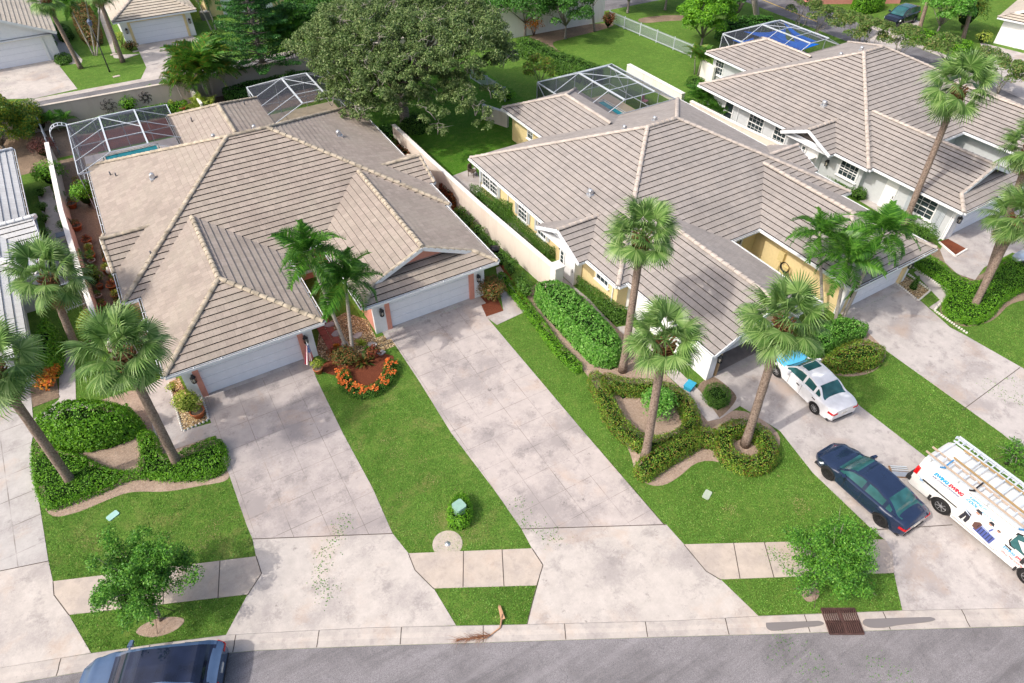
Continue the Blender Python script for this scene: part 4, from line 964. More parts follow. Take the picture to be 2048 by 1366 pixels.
def crown_mesh(kind,seed,n,R,pet):
    rg=random.Random(seed); V=[];F=[]
    for k in range(n):
        az=k*2.39996+rg.uniform(-.25,.25); u=(k+.5)/n; el=R_(82)-u*R_(128 if kind=='fan' else 105)+rg.uniform(-.15,.15)
        if kind=='dead': el=R_(-66)+rg.uniform(-.3,.3); az=k*1.9+rg.uniform(-.6,.6)
        if kind=='fan' and k>=n-3: el=R_(-72)+rg.uniform(-.2,.2)
        if kind!='feather': v,f=fan_frond(seed*100+k,R*rg.uniform(.85,1.08),pet*rg.uniform(.85,1.15)); 
        else: v,f=feather(seed*100+k,R*rg.uniform(.85,1.1))
        roll=rg.uniform(-.5,.5); m=Matrix.Rotation(az,4,'Z')@Matrix.Rotation(-el,4,'Y')@Matrix.Rotation(roll,4,'X')
        g=.22*(1-math.sin(max(el,0)))*R
        b=len(V); 
        for p in v:
            q=m@p; h_=math.hypot(q.x,q.y); q.z-= (.10 if kind=='fan' else .05)*(h_/(R+pet))**2*(R+pet); V.append(q)
        F+=[tuple(b+i for i in ff) for ff in f]
    me=bpy.data.meshes.new('palm_crown'); me.from_pydata([tuple(p) for p in V],[],F); me.materials.append(ML['palm' if kind=='fan' else 'dead' if kind=='dead' else 'palm2']); me.update(); return me
def feather(seed,R=1.6):
    rg=random.Random(seed); v=[];f=[]; n=62
    def pt(t): return Vector((R*math.sin(t*1.35)/math.sin(1.35)*.90,0,R*(.30*t-.80*t*t)))
    for i in range(12):
        a,b=pt(i/12),pt((i+1)/12); k=len(v); w0=.028*(1-i/13); v.extend([a+Vector((0,w0,0)),a-Vector((0,w0,0)),b-Vector((0,w0*.9,0)),b+Vector((0,w0*.9,0))]); f.append((k,k+1,k+2,k+3))
    for i in range(n):
        t=.14+.86*i/n; a=pt(t); l=R*.40*math.sin(min(1,t*1.15+.10)*math.pi*.86+.16)*rg.uniform(.85,1.1)
        for s in (-1,1):
            d=Vector((.62+rg.uniform(-.1,.1),s*1.0,rg.uniform(-.15,.45))).normalized(); m=a+d*l*.5; e=a+d*l+Vector((0,0,-rg.uniform(.15,.42)*l)); k=len(v); wv=Vector((1,-s*.5,0)).normalized()*.0125*R
            v.extend([a-wv*.6,a+wv*.6,m-wv,m+wv,e-wv*.1,e+wv*.1]); f.append((k,k+1,k+3,k+2)); f.append((k+2,k+3,k+5,k+4))
    return v,f
CR=[crown_mesh('fan',s,n_,.76,.96) for s,n_ in ((1,33),(2,38),(3,30),(4,35))]; CD=[crown_mesh('dead',s,5,.62,.8) for s in (7,8)]; CF=[crown_mesh('feather',s,16,1.75,0) for s in (4,5,6)]
pn=0
def palm(label,base,top,cr=1.75,rt=.185,kind='fan',boots=True,bark='bark',group='sabal palms',bend=0.0,sub=None,rot=None,low=False):
    global pn; pn+=1
    b=Vector((base[0],base[1],0)); t=Vector(top); root=empty('palm_tree',b,0,label,'palm tree',group)
    d=t-b; tr=MB(); pts=[];rad=[]; n=12
    for i in range(n+1):
        u=i/n; p=d*u+Vector((0,0,0)); side=Vector((-d.y,d.x,0)); side=side.normalized() if side.length>.01 else Vector((1,0,0)); dd=Vector((d.x,d.y,0))
        p+=-dd*bend*4*u*(1-u); pts.append(p); rad.append(rt*(1.35-.9*u*3 if u<.1 else 1.08-.16*u)*(1+.03*math.sin(i*2.3)))
    tr.tube(pts,rad,12); tr.build('trunk',M[bark],root)
    e=pts[-1]; dn=(pts[-1]-pts[-2]).normalized()
    if kind=='fan' and boots:
        bo=MB(); rg=random.Random(pn)
        for k in range(70):
            u=k/70; a=k*2.4; c=e-dn*(1.0-1.0*u); r_=rt*(1.0+.25*math.sin(u*3)); o_=Vector((math.cos(a),math.sin(a),0)); bo.bar(c+o_*r_*.6,c+o_*(r_+.17+.08*u)+Vector((0,0,.25+.14*rg.random())),.08,.04)
        bo.tube([e-dn*1.05,e-dn*.5,e],[rt*.95,rt*1.35,rt*1.0],10); bo.build('boot_collar',M['boot'],root)
    if kind=='feather':
        cs=MB(); cs.tube([e-dn*.1,e+dn*.35,e+dn*.75],[rt*.8,rt*1.05,rt*.45],9); cs.build('crownshaft',simple_('crownshaft',(.22,.34,.10),.5),root)
    me=(CR if kind=='fan' else CF)[pn%(4 if kind=='fan' else 3)]; c=bpy.data.objects.new('crown',me); link(c,root); s=cr/(1.75 if kind=='fan' else 1.75)
    if kind=='fan' and pn%3!=1: q_=bpy.data.objects.new('dead_fronds',CD[pn%2]); link(q_,root); q_.location=e+dn*.1; q_.rotation_euler=(0,0,pn*2.0); q_.scale=(cr/1.75,)*3
    c.location=e+dn*(.30 if kind=='fan' else .6*s); c.rotation_euler=(d.y*-.03,d.x*.03,rot if rot is not None else pn*1.1); c.scale=(s,s,s)
    return root
def PT(bx,by,tx,ty,lean=None):
    """palm from base pixel and crown pixel: the top stands over the base unless leaned"""
    b=P(bx,by); d=RT*((tx-1024)/FPX)+DN*((ty-683)/FPX)+FW
    h=Vector((d.x,d.y)); t=(b.x*h.x+b.y*h.y)/(h.length_squared)
    if lean is None: q=Vector((d.x*t,d.y*t,CH+d.z*t))
    else: k=(lean-CH)/d.z; q=Vector((d.x*k,d.y*k,lean))
    return (b.x,b.y),q
SP='sabal palms with rough brown trunks'
def sp(label,bx,by,tx,ty,**k): b,t=PT(bx,by,tx,ty); return palm(label,b,t,group=SP,**k)
sp('tall sabal palm rising in front of the yellow house wall',1245,742,1284,478,cr=1.8)
sp('sabal palm standing in the reddish hedge loop beside the round light green bush',1290,918,1328,690,cr=1.75)
sp('sabal palm leaning in the hedge ring left of the white sedan',1490,890,1566,648,cr=1.85)
sp('sabal palm in the bright groundcover at the corner of the left driveway',357,932,248,712,cr=1.95)
sp('sabal palm in the bushes at the far left, its crown cut by the picture edge',147,970,-14,740,cr=1.9)
sp('sabal palm beside the path at the left, its crown over the pale roof',152,695,98,560,cr=2.1)
sp('very tall sabal palm in front of the grey house garage',1806,455,1917,182,cr=2.15)
sp('sabal palm in the bright groundcover at the right edge',1945,618,2035,440,cr=1.85)
sp('second sabal palm at the right edge standing behind its neighbour',1968,575,2062,300,cr=1.8)
sp('sabal palm at the back lawn left of the lamp post',162,137,92,2,cr=1.8)
sp('sabal palm at the back lawn beside the garage drive',246,124,192,-20,cr=1.8)
sp('sabal palm beyond the street, left trunk in the round hedge',1838,60,1868,-40,cr=1.6)
sp('sabal palm beyond the street, right trunk behind the round hedge',1925,80,1960,-40,cr=1.6)
FP='slender feather palms with pale trunks'
def fp(label,bx,by,tx,ty,rt=.09,**k): b,t=PT(bx,by,tx,ty); return palm(label,b,t,rt=rt,kind='feather',bark='barkpale',group=FP,**k)
fp('left trunk feather palm in the pebble bed between the two garages',697,706,627,530,cr=1.8)
fp('right trunk feather palm in the pebble bed between the two garages',706,710,693,585,cr=1.75)
fp('left feather palm over the hedge by the second driveway',1645,632,1640,492,cr=1.75,rt=.08)
fp('middle feather palm over the hedge by the second driveway',1668,655,1690,540,cr=1.85)
fp('right feather palm over the hedge by the second driveway',1683,643,1755,490,cr=1.85)
for i,(tx,ty) in enumerate(((142,20),(170,-5),(200,10))):
    fp(['slender palm leaning left from the clump on the back lawn','slender palm in the middle of the clump on the back lawn','slender palm on the right of the clump on the back lawn'][i],188+i*3,111,tx,ty,cr=1.3,rt=.07)
for i,(bx,by,tx,ty) in enumerate(((424,62,385,-20),(432,60,412,0))): fp(['pale slender palm beside the far cream trimmed garage','second pale slender palm beside the far cream trimmed garage'][i],bx,by,tx,ty,cr=1.4,rt=.07)
def areca(label,x,y,h=2.6,cr=1.5,n=3,leafk='areca',trunk=True,cat='palm tree',name='areca_palm'):
    root=empty(name,(x,y,0),0,label,cat); tr=MB(); V=[];F=[]; rg=random.Random(int(x*31+y*7))
    for s in range(n):
        a=2*math.pi*s/n; bx,by=.25*math.cos(a),.25*math.sin(a); tz=h*rg.uniform(.45,.6); tr.tube([(bx,by,0),(bx*2,by*2,tz)],[.06,.045],7)
        for k in range(9):
            v,f=feather(s*50+k,cr*rg.uniform(.8,1.1)); m=Matrix.Translation((bx*2,by*2,tz))@Matrix.Rotation(k*2.4+s,4,'Z')@Matrix.Rotation(-R_(75-k*8),4,'Y')@Matrix.Rotation(rg.uniform(-.4,.4),4,'X'); b=len(V); V+=[tuple(m@p) for p in v]; F+=[tuple(b+i for i in q) for q in f]
    me=bpy.data.meshes.new('fronds'); me.from_pydata(V,[],F); me.materials.append(ML[leafk]); link(bpy.data.objects.new('fronds',me),root); tr.build('trunk',M['barkpale'],root)
    return root
q=P(425,205); areca('large clump of feather palms with orange fronds against the rear wall',q.x,q.y,5.0,3.1,7)
q=P(372,198); areca('small palm with arching fronds at the rear wall left of the big clump',q.x,q.y-1.2,3.0,1.5,2)
q=P(410,232); areca('soft light green feathery plant beside the rear wall',q.x,q.y-.6,1.6,1.1,3,'lime')
q=P(316,208); areca('spiky green plant with white flowers at the rear wall',q.x,q.y,1.3,1.0,2,'palm2')
q=P(1394,150); areca('small palm with orange fronds at the corner of the grey house',q.x,q.y,3.0,1.4,3)
q=P(1400,228); areca('bushy feather palm against the grey house windows',q.x,q.y,2.4,1.5,4,'palm2')
q=P(1432,245); areca('second bushy feather palm against the grey house windows',q.x,q.y,2.0,1.2,3,'palm2')
q=P(128,262); areca('small feather palm behind the arched trellis',q.x,q.y,1.6,1.0,2,'palm2')
# ---------------- planting ----------------
def bpx(label,pts,h,z=None,**k):
    a=area(pts); n=len(pts); out=[]
    for i in range(n):
        p,q=pts[i-1],pts[(i+1)%n]; dx,dy=q[0]-p[0],q[1]-p[1]; L_=math.hypot(dx,dy)+1e-6
        ny=(-dx if a>0 else dx)/L_          # >0: this edge faces the camera
        out.append(tuple(P(pts[i][0],pts[i][1],h*(.48-.46*ny))[:2]))
    return bush(label,out,h,**k)
def strip(pts,wd,z):
    q=[P(a,b,z) for a,b in pts]; L1=[];R1=[]
    for i,p in enumerate(q):
        d=(q[min(i+1,len(q)-1)]-q[max(i-1,0)]); d.z=0; d.normalize(); n=Vector((-d.y,d.x,0))*wd/2; L1.append(tuple((p+n)[:2])); R1.append(tuple((p-n)[:2]))
    return L1+R1[::-1]
def bl(label,px,py,r,h,**k):
    p=P(px,py,k.pop('z',h*.5)); return ball(label,p.x,p.y,r,h,**k)
bpx('big bright green domed shrub left of the palm by the first driveway',[(68,862),(100,805),(150,782),(235,790),(278,822),(272,862),(235,888),(190,903),(150,905),(105,895)],1.9,z=1.2,leaf='bright',size=.11,dens=320,edge=1.1,bump=.16,cat='shrub',name='shrub')
bpx('bright green groundcover curving round the bases of the two palms left of the driveway',[(62,878),(100,885),(165,905),(205,930),(262,938),(284,918),(272,868),(288,852),(312,866),(318,905),(345,905),(385,885),(425,868),(449,882),(457,935),(425,960),(350,966),(290,958),(255,962),(215,982),(150,1008),(95,1026),(72,985),(62,930)],.55,z=.35,leaf='bright',size=.08,dens=480,edge=.3,bump=.14,cat='groundcover',name='groundcover')
bpx('trimmed hedge with olive tops running along the yellow house windows',[(941,384),(940,374),(955,367),(990,395),(1030,430),(1106,500),(1112,512),(1090,517),(1050,478),(1018,449),(970,410)],1.0,z=.85,leaf='hedge',size=.07,dens=420,edge=.12,bump=.03,smooth=1,tilt=.5)
bpx('taller square block in the trimmed hedge by the yellow house window',[(988,403),(1005,396),(1026,412),(1028,432),(1012,436),(992,425)],1.45,z=1.1,leaf='hedge',size=.07,dens=420,edge=.15,bump=.02,smooth=0)
bpx('large lush light green shrub mass between the walls and the lawn strip',[(1068,580),(1078,562),(1105,553),(1130,562),(1160,585),(1200,625),(1240,672),(1245,700),(1238,728),(1215,738),(1185,728),(1150,690),(1110,645),(1075,605)],1.5,z=.9,leaf='lush',size=.12,dens=340,edge=.55,bump=.15,cat='shrub',name='shrub')
bpx('dark trimmed hedge along the yellow garage wall',[(1150,562),(1165,556),(1200,580),(1245,612),(1262,618),(1262,638),(1238,652),(1212,632),(1175,590)],.95,z=.75,leaf='hedge',size=.08,dens=350,edge=.15,bump=.04)
bush('low bright edging hedge curving along the right lawn strip',strip([(1000,545),(1020,572),(1045,600),(1065,625),(1088,655),(1110,688),(1135,712),(1160,738)],.62,.3),.45,leaf='bright',size=.08,dens=420,edge=.18,bump=.05)
ORD=['first','second','third','fourth','fifth','sixth','seventh','eighth','ninth','tenth','eleventh','twelfth','thirteenth','fourteenth','fifteenth','sixteenth','seventeenth','eighteenth','nineteenth','twentieth','twenty-first','twenty-second']
for i,(x,y) in enumerate(((920,428),(934,442),(952,462),(968,480),(985,498),(1003,516),(1022,535),(1042,560),(1052,578))):
    p=P(x,y,.6); tag(ball('',p.x,p.y,.55+.06*(i%3),1.15-.05*(i%2),leaf='hedge',size=.11,n=650,group='loose green shrubs in a row along the cream wall'),'loose green shrub by the cream garden wall, %s from the far end'%ORD[i])
RH='redtip'
bush('red tipped hedge loop around the round light green bush',strip([(1188,742),(1208,785),(1228,830),(1262,868),(1305,886),(1350,876),(1388,852),(1382,812),(1350,778),(1300,768),(1250,768),(1205,752)],.85,.6),.75,leaf=RH,size=.075,dens=480,edge=.18,bump=.05)
bush('red tipped hedge leg running down towards the lawn left of the hedge ring',strip([(1400,868),(1355,892),(1310,920),(1278,945)],.95,.5),.75,leaf=RH,size=.075,dens=480,edge=.18,bump=.05)
cx_,cy_=P(1493,888,.5)[:2]
ring=lambda r,n=18,sx=1,sy=1:[(cx_+r*sx*math.cos(2*math.pi*i/n),cy_+r*sy*math.sin(2*math.pi*i/n)) for i in range(n)]
bush('red tipped hedge ring around the palm beside the white sedan',ring(1.48),.72,leaf=RH,size=.075,dens=480,edge=.2,bump=.05,holes=[ring(.66,12)],smooth=0)
bush('short red tipped hedge joining the loop and the ring',strip([(1380,862),(1410,866),(1440,872)],.9,.6),.7,leaf=RH,size=.075,dens=480,edge=.18)
bl('round light green variegated bush inside the red tipped hedge loop',1315,805,1.0,1.7,leaf='lush',size=.11,n=2600)
_q=P(1433,790,.35); bush('small square dark hedge at the open garage corner',[(_q.x-.62,_q.y-.58),(_q.x+.58,_q.y-.62),(_q.x+.64,_q.y+.5),(_q.x-.5,_q.y+.66)],.75,leaf='hedge',size=.06,dens=600,edge=.14,bump=.02,smooth=1)
bpx('green hedge under the three feather palms',[(1600,700),(1625,668),(1650,640),(1690,628),(1733,645),(1735,668),(1715,680),(1680,690),(1650,712),(1620,725)],1.0,z=.7,leaf='lush',size=.11,dens=300,edge=.3,bump=.08)
bpx('red tipped domed hedge beside the second driveway',[(1640,730),(1650,708),(1690,678),(1730,670),(1765,688),(1772,708),(1755,738),(1700,748),(1665,748)],1.0,z=.7,leaf=RH,size=.08,dens=420,edge=.6,bump=.05)
bpx('bright green groundcover sweeping round the palms at the right edge',[(1822,520),(1850,500),(1885,520),(1915,548),(1950,562),(1990,545),(2010,505),(2048,520),(2110,560),(2040,585),(1998,612),(1985,635),(1955,652),(1915,648),(1890,630),(1885,605),(1898,585),(1870,560),(1840,545)],.55,z=.4,leaf='bright',size=.08,dens=440,edge=.3,bump=.12,cat='groundcover',name='groundcover')
bl('round dark green bush at the grey garage corner',1842,466,1.15,1.35,leaf='hedge',size=.08,n=2600)
bpx('small hedge under the grey house garage window',[(1772,412),(1790,408),(1830,440),(1825,458),(1800,445)],.9,z=.7,leaf='hedge',size=.08,dens=350,edge=.2)
bpx('thin low hedge beside the grey house walk',[(1650,358),(1662,352),(1710,378),(1735,385),(1730,400),(1705,400)],.6,z=.5,leaf='hedge',size=.08,dens=350,edge=.2)
bl('round bush at the end of the thin hedge by the grey house',1716,386,.75,1.0,leaf='hedge',size=.08,n=1000)
# in front of garage B and in the pebble bed
bl('bronze and green bush at the right corner of the garage',985,578,1.0,1.4,leaf='ixora',size=.10,n=2600)
bl('reddish green croton bush under the two feather palms',690,715,.85,.95,leaf='ixora',size=.10,n=1300)
bl('small dark croton beside the pebbles',748,705,.45,.8,leaf='crotonred',size=.14,n=260)
bl('low dark red plant in front of the pebble bed',668,708,.5,.6,leaf='crotonred',size=.10,n=380)
fl=bush('ring of orange ixora flowers edging the red mulch bed',strip([(682,738),(690,765),(712,780),(738,782),(765,768),(782,742),(784,718)],.75,.3),.42,leaf='hedge',size=.07,dens=420,edge=.2,cat='flower bed',name='flower_bed')
A_=np.array(strip([(682,738),(690,765),(712,780),(738,782),(765,768),(782,742),(784,718)],.68,.3)); nfl=5200; X=rng.uniform(A_[:,0].min(),A_[:,0].max(),nfl); Y=rng.uniform(A_[:,1].min(),A_[:,1].max(),nfl); k_=inpoly(A_,X,Y)&(n2(X*6,Y*6)>.02); X,Y=X[k_],Y[k_]; Z=.40+.06*n2(X*2,Y*2)+rng.uniform(-.03,.06,len(X))
leafmesh('blossoms',np.stack([X-fl.location.x,Y-fl.location.y,Z],1),np.tile([0,0,1.],(len(X),1)),.065,ML['flower'],fl,aspect=.95)
def rosette(label,px,py,r,h,leafk,n=34,cat='plant',name='spiky_plant',z0=0,pos=None,wd=.05):
    p=pos or P(px,py,0); root=empty(name,(p[0],p[1],z0),0,label,cat); v=[];f=[]; rg=random.Random(int(px*3+py))
    for i in range(n):
        a=i*2.4; el=rg.uniform(.25,1.35); d=Vector((math.cos(a)*math.cos(el),math.sin(a)*math.cos(el),math.sin(el))); s=Vector((-math.sin(a),math.cos(a),0))*wd; l=r*rg.uniform(.7,1.1); m=d*l*.55; e=d*l+Vector((0,0,-.25*l)); k=len(v)
        m.z*=h/r; e.z*=h/r; v+= [tuple(-s*.4),tuple(s*.4),tuple(m+s),tuple(m-s),tuple(e)]; f+=[(k,k+1,k+2,k+3),(k+3,k+2,k+4)]
    me=bpy.data.meshes.new('leaves'); me.from_pydata(v,[],f); me.materials.append(ML[leafk]); link(bpy.data.objects.new('leaves',me),root); return root
rosette('dark spiky bromeliads in the middle of the red mulch bed',728,728,.75,.8,'ixora',60,wd=.06)
rosette('second spiky plant behind the bromeliads in the mulch bed',738,708,.6,.8,'hedge',40)
rosette('white tipped ornamental grass in the mulch bed by the palms',722,690,.5,.6,'lime',30)
def pot(label,px,py,r=.25,h=.35,leafk=None,pr=.4,ph=.6,n=220,mat='terra',cat='potted plant',group=None,pos=None,z0=0,style='ball',size=.09):
    p=pos or P(px,py,0); root=empty('potted_plant',(p[0],p[1],z0),0,label,cat,group)
    m_=MB(); m_.lathe([(0,0.01),(r*.68,0),(r*.95,h*.86),(r*1.08,h*.86),(r*1.08,h),(r*.93,h),(r*.88,h*.85)],seg=16); m_.build('pot',M[mat],root)
    s=MB(); s.lathe([(r*.9,h*.86),(0,h*.87)],seg=14); s.build('soil',M['dirt'],root)
    if leafk:
        if style=='ball':
            C,u=blob_leaves([(0,0,h+ph*.5),(pr*.3,0,h+ph*.4),(-pr*.2,pr*.25,h+ph*.6)],[pr*.7,pr*.5,pr*.5],n,ph/pr*.8); C[:,2]=np.maximum(C[:,2],h+.02); leafmesh('leaves',C,u+np.array([0,0,.4]),size,ML[leafk],root)
            t=MB(); [t.tube([(0,0,h*.8),(pr*.3*math.cos(a),pr*.3*math.sin(a),h+ph*.6)],[.015,.006],4) for a in (0,2,4)]; t.build('stems',TWIG,root)
        else:
            v=[];f=[]
            for i in range(26):
                a=i*2.4; el=.3+.9*(i%5)/5; d=Vector((math.cos(a)*math.cos(el),math.sin(a)*math.cos(el),math.sin(el))); s_=Vector((-math.sin(a),math.cos(a),0))*.03; k=len(v); b_=Vector((0,0,h)); mm=b_+d*pr*.6; e=b_+d*pr+Vector((0,0,-.2*pr)); v+=[tuple(b_-s_*.5),tuple(b_+s_*.5),tuple(mm+s_),tuple(mm-s_),tuple(e)]; f+=[(k,k+1,k+2,k+3),(k+3,k+2,k+4)]
            me=bpy.data.meshes.new('leaves'); me.from_pydata(v,[],f); me.materials.append(ML[leafk]); link(bpy.data.objects.new('leaves',me),root)
    return root
pot('yellow green plant in a pot beside the flag at the garage',638,745,.24,.35,'lime',.48,.55,420)
pot('terracotta pot with small plant at the edging stones by the left garage',399,832,.33,.42,'lime',.33,.3,130)
bl('lime yellow bush in the pebble bed by the left garage corner',374,806,.75,1.35,leaf='lime',size=.11,n=1300)
bl('thin yellow green shrub behind the left garage corner',345,775,.35,.7,leaf='lime',size=.09,n=220)
rosette('small red leaved potted plant beside the brick path',673,694,.3,.3,'croton')
for i,(x,y) in enumerate(((92,764),(62,748),(105,742))): bl(['bright orange croton at the corner of the pale garage','dull orange croton left of the bright one','orange croton behind the bright one'][i],x,y,(.62,.5,.4)[i],.85,leaf='croton',size=.15,n=420,cat='croton plant')
bpx('tall green shrubs along the pale garage wall',[(70,690),(85,640),(105,640),(118,690),(116,742),(98,752),(84,735)],1.6,z=.9,leaf='bright',size=.12,dens=200,edge=.5,bump=.15,cat='shrub',name='shrub')
bl('yellow green clipped bush beside the white gate',190,645,.95,1.6,leaf='lime',size=.09,n=1800)
bl('narrow yellow green bush behind the second gate',271,636,.5,1.3,leaf='lime',size=.09,n=700)
bl('small green bush beside the left wall end',150,512,.55,1.1,leaf='bright',size=.09,n=700)
bl('green bush with pink flowers at the wall end above the gate',183,552,.75,1.5,leaf='hedge',size=.10,n=1200)
for i,(x,y,r) in enumerate(((120,392,.42),(124,418,.42),(129,450,.5),(79,384,.5),(84,414,.35),(86,436,.35),(88,468,.45),(92,487,.45))):
    bl(('low round bush at the foot of the garden wall, %s from the far end'%ORD[i] if i<3 else 'low bush at the foot of the pale house wall, %s from the far end'%ORD[i-3]),x,y,r*1.15,.8,leaf='hedge',size=.08,n=750,group=('low bushes along the garden wall side of the path' if i<3 else 'low bushes along the pale house side of the path'))
bl('bright green leafy shrub beside the garden wall',98,348,1.25,2.0,leaf='bright',size=.13,n=1800)
bl('purple leaved shrub by the garden wall',86,296,1.15,1.6,leaf='purple',size=.11,n=1700)
bl('small dark red shrub at the end of the rear wall',78,245,.8,1.5,leaf='purple',size=.10,n=900)
bl('round bright green bush at the left wall of the beige roofed duplex',168,388,.95,2.0,leaf='bright',size=.13,n=1700)
tree('broad yellow topped tree at the far left by the back street',*P(12,305,0)[:2],4.0,2.7,.6,'yellowtop',.16,22000,.14,squash=.8,nl=6)
bl('rounded yellow green bush left of the rear wall',50,236,1.7,2.7,leaf='yellowtop',size=.14,n=6000)
bl('green leafy shrub in front of the rear wall',256,207,.95,1.7,leaf='bright',size=.14,n=900)
bl('green clump left of the pool screen by the rear wall',178,228,.5,.6,leaf='bright',size=.12,n=250)
# side garden with many pots
PG='terracotta pots in the side garden'
kinds=[('redtip','ball'),('lime','spike'),('hedge','ball'),('crotonred','spike'),('bright','ball'),('lush','spike')]
i=0
rg_=random.Random(5)
bush('leafy green plants among the pots in the side garden',[(-4.5,34.2),(-3.9,34.0),(-3.85,38.5),(-4.1,44),(-4.6,44)],.45,leaf='ixora',size=.09,dens=170,edge=.2,bump=.5,cat='plants',name='border_plants')
for k in range(22):
    y=34.0+k*.48; x=-5.15+ (k%2)*.75+rg_.uniform(-.12,.12) if k<16 else -5.2
    lf,st=kinds[k%6]; r=rg_.uniform(.17,.3)
    pot('%s in the crowded side garden, %s pot from the gate'%('terracotta pot with leafy plant' if k%4 else 'pale stone pot',ORD[k]),0,0,r,r*1.35,lf if k%5 else None,r*1.4,r*1.5,110,'terra' if k%4 else 'stone',group=PG,pos=(x,y),style=st,size=.08)
for k,(x,y) in enumerate(((-5.6,49.3),(-5.6,46.2),(-5.15,33.2),(-5.0,52.2))): pot(['terracotta trough with dried plant below the arched trellis','terracotta planter hung on the inner wall face','round pot near the gate end of the wall','red leaved pot under the arched trellis'][k],0,0,.3,.35,'ixora',.35,.4,140,pos=(x,y),cat='planter')
for k,(x,y) in enumerate(((-4.3,35.0),(-4.35,39.6),(-4.6,34.2))):
    s=MB(); s.lathe([(0,0),(.16,0),(.13,.12),(.07,.2),(.16,.34),(.2,.5),(.12,.62),(.1,.74),(.0,.8)],(x,y,0),9); tag(s.build('garden_figure',M['stone']),['pale stone garden figure among the pots near the gate','pale stone garden figure half way along the potted garden','small pale stone figure next to the big terracotta pots'][k],'garden ornament')
# hedges and trees behind
bush('long dark hedge between the two back lawns',strip([(1040,85),(1075,100),(1110,118),(1150,132),(1200,150)],2.0,.9),1.5,leaf='hedge',size=.14,dens=170,edge=.5,bump=.12)
bl('bright croton with yellow patch at the end of the dark hedge',1068,52,1.2,2.0,leaf='croton',size=.18,n=300,cat='croton plant')
bl('dark red croton beside the white wall end',1217,40,.9,1.7,leaf='crotonred',size=.2,n=420,cat='croton plant')
tree('broad dark green tree at the top edge right of the big oak',*P(985,46,0)[:2],5.6,4.4,1.2,'tree',.22,15000,.16,nl=7)
tree('dark green tree at the top edge behind the oak crown',*P(900,20,0)[:2],8.5,4.6,2.6,'tree',.24,15000,.16,nl=7)
tree('dense dark tree between the tall pine and the oak',*P(640,100,0)[:2],6.5,3.4,1.5,'tree',.22,12000,.15,nl=6)
bush('row of dark shrubs along the rear wall behind the right pool screen',[(7.5,61),(9.5,60.2),(14,60.5),(16.5,60.8),(16.5,62.4),(7.5,62.4)],1.1,leaf='tree',size=.16,dens=110,edge=.5)
bush('green shrubs along the rear wall behind the left pool screen',[(-4.5,61),(-2.5,60.6),(0,61),(3.5,60.8),(4.5,61.4),(4.5,62.4),(-4.5,62.4)],.7,leaf='bright',size=.14,dens=110,edge=.5)
tree('small flowering tree on the lawn in front of the dark hedge',*P(1080,182,0)[:2],3.0,1.55,.7,'redtip',.14,3200,.06,nl=4,branches=8)
tree('dark green leafy tree with bent trunk before the white wall',*P(1130,78,0)[:2],5.0,3.1,1.3,'tree',.20,12480,.13,nl=5)
tree('dark green tree left of the bent one, over the hedge end',*P(1050,72,0)[:2],5.0,4.0,1.3,'tree',.20,16800,.13,nl=6)
tree('bare thin double trunk tree in front of the white wall',*P(1190,62,0)[:2],5.6,1.5,2.6,'oak',.16,500,.08,nl=3,multi=2,branches=8)
tree('dense round bright green tree beside the fence',*P(1402,92,0)[:2],5.2,2.9,.8,'bright',.20,21600,.12,nl=7,clump=.28,squash=.85)
for i,(x,y,h,r) in enumerate(((1255,12,6,3.2),(1330,6,7,3.6),(1405,8,7.5,3.8),(1470,38,7,2.8))): tree(['dense dark tree behind the fence, at the corner of the white wall','tall dense dark tree behind the fence with pale trunk','tall dark tree behind the round bright one','dark leafy tree left of the grey forked trunk'][i],*P(x,y+14,0)[:2],h,r,1.2,'tree',.26,12480,.15,nl=5)
tree('grey forked tree in front of the back road',*P(1515,48,0)[:2],8.5,4.2,3.2,'tree',.24,8640,.28,nl=4,bark='barkpale',multi=2,branches=12)
bush('dark hedge along the street behind the grey house screen',strip([(1440,62),(1480,52),(1545,48)],2.2,1),1.8,leaf='tree',size=.2,dens=80,edge=.4)
MYG='crape myrtles along the back street'
for i,(x,y) in enumerate(((1598,58),(1642,80),(1698,98),(1732,110),(1795,128),(1868,140),(1950,170),(1995,190))):
    p=P(x,y,0); tag(tree('',p.x,p.y,3.4,1.75,.8,'myrtle',.17,3600,.06,nl=3,multi=3,branches=9,group=MYG,clump=.36),'thin crape myrtle along the back street behind the grey house, %s from the left'%ORD[i])
tree('deep green leafy tree in the hedge beyond the street',*P(1868,80,0)[:2],5.2,2.6,1.4,'lush',.2,13200,.12,nl=5)
bush('round trimmed hedge beyond the street by the palms',strip([(1815,60),(1845,68),(1880,78),(1915,88),(1945,94)],2.0,.5),.9,leaf='bright',size=.15,dens=120,edge=.4)
bl('yellow green shrub beside the white garage at the top right',1968,74,1.0,1.3,leaf='lime',size=.16,n=420)
bl('yellow green spindly tree near the pink wall',1940,20,2.0,4.0,leaf='yellowtop',size=.2,n=1500)
bush('green shrubs in front of the pink house at the top',PP((1710,20),(1765,14),(1772,2),(1720,-8),(1702,5),z=.6),1.5,leaf='bright',size=.17,dens=90,edge=.5)
bush('dark trimmed hedge round the tree box left of the grey house',ring and [(P(1390,172)[0]+.9*math.cos(a*.7),P(1390,172)[1]+.9*math.sin(a*.7)) for a in range(9)],.7,leaf='hedge',size=.1,dens=200,edge=.3)
bl('light shrub at the rear corner of the yellow house wall',1016,190,.9,1.0,leaf='bright',size=.14,n=600)
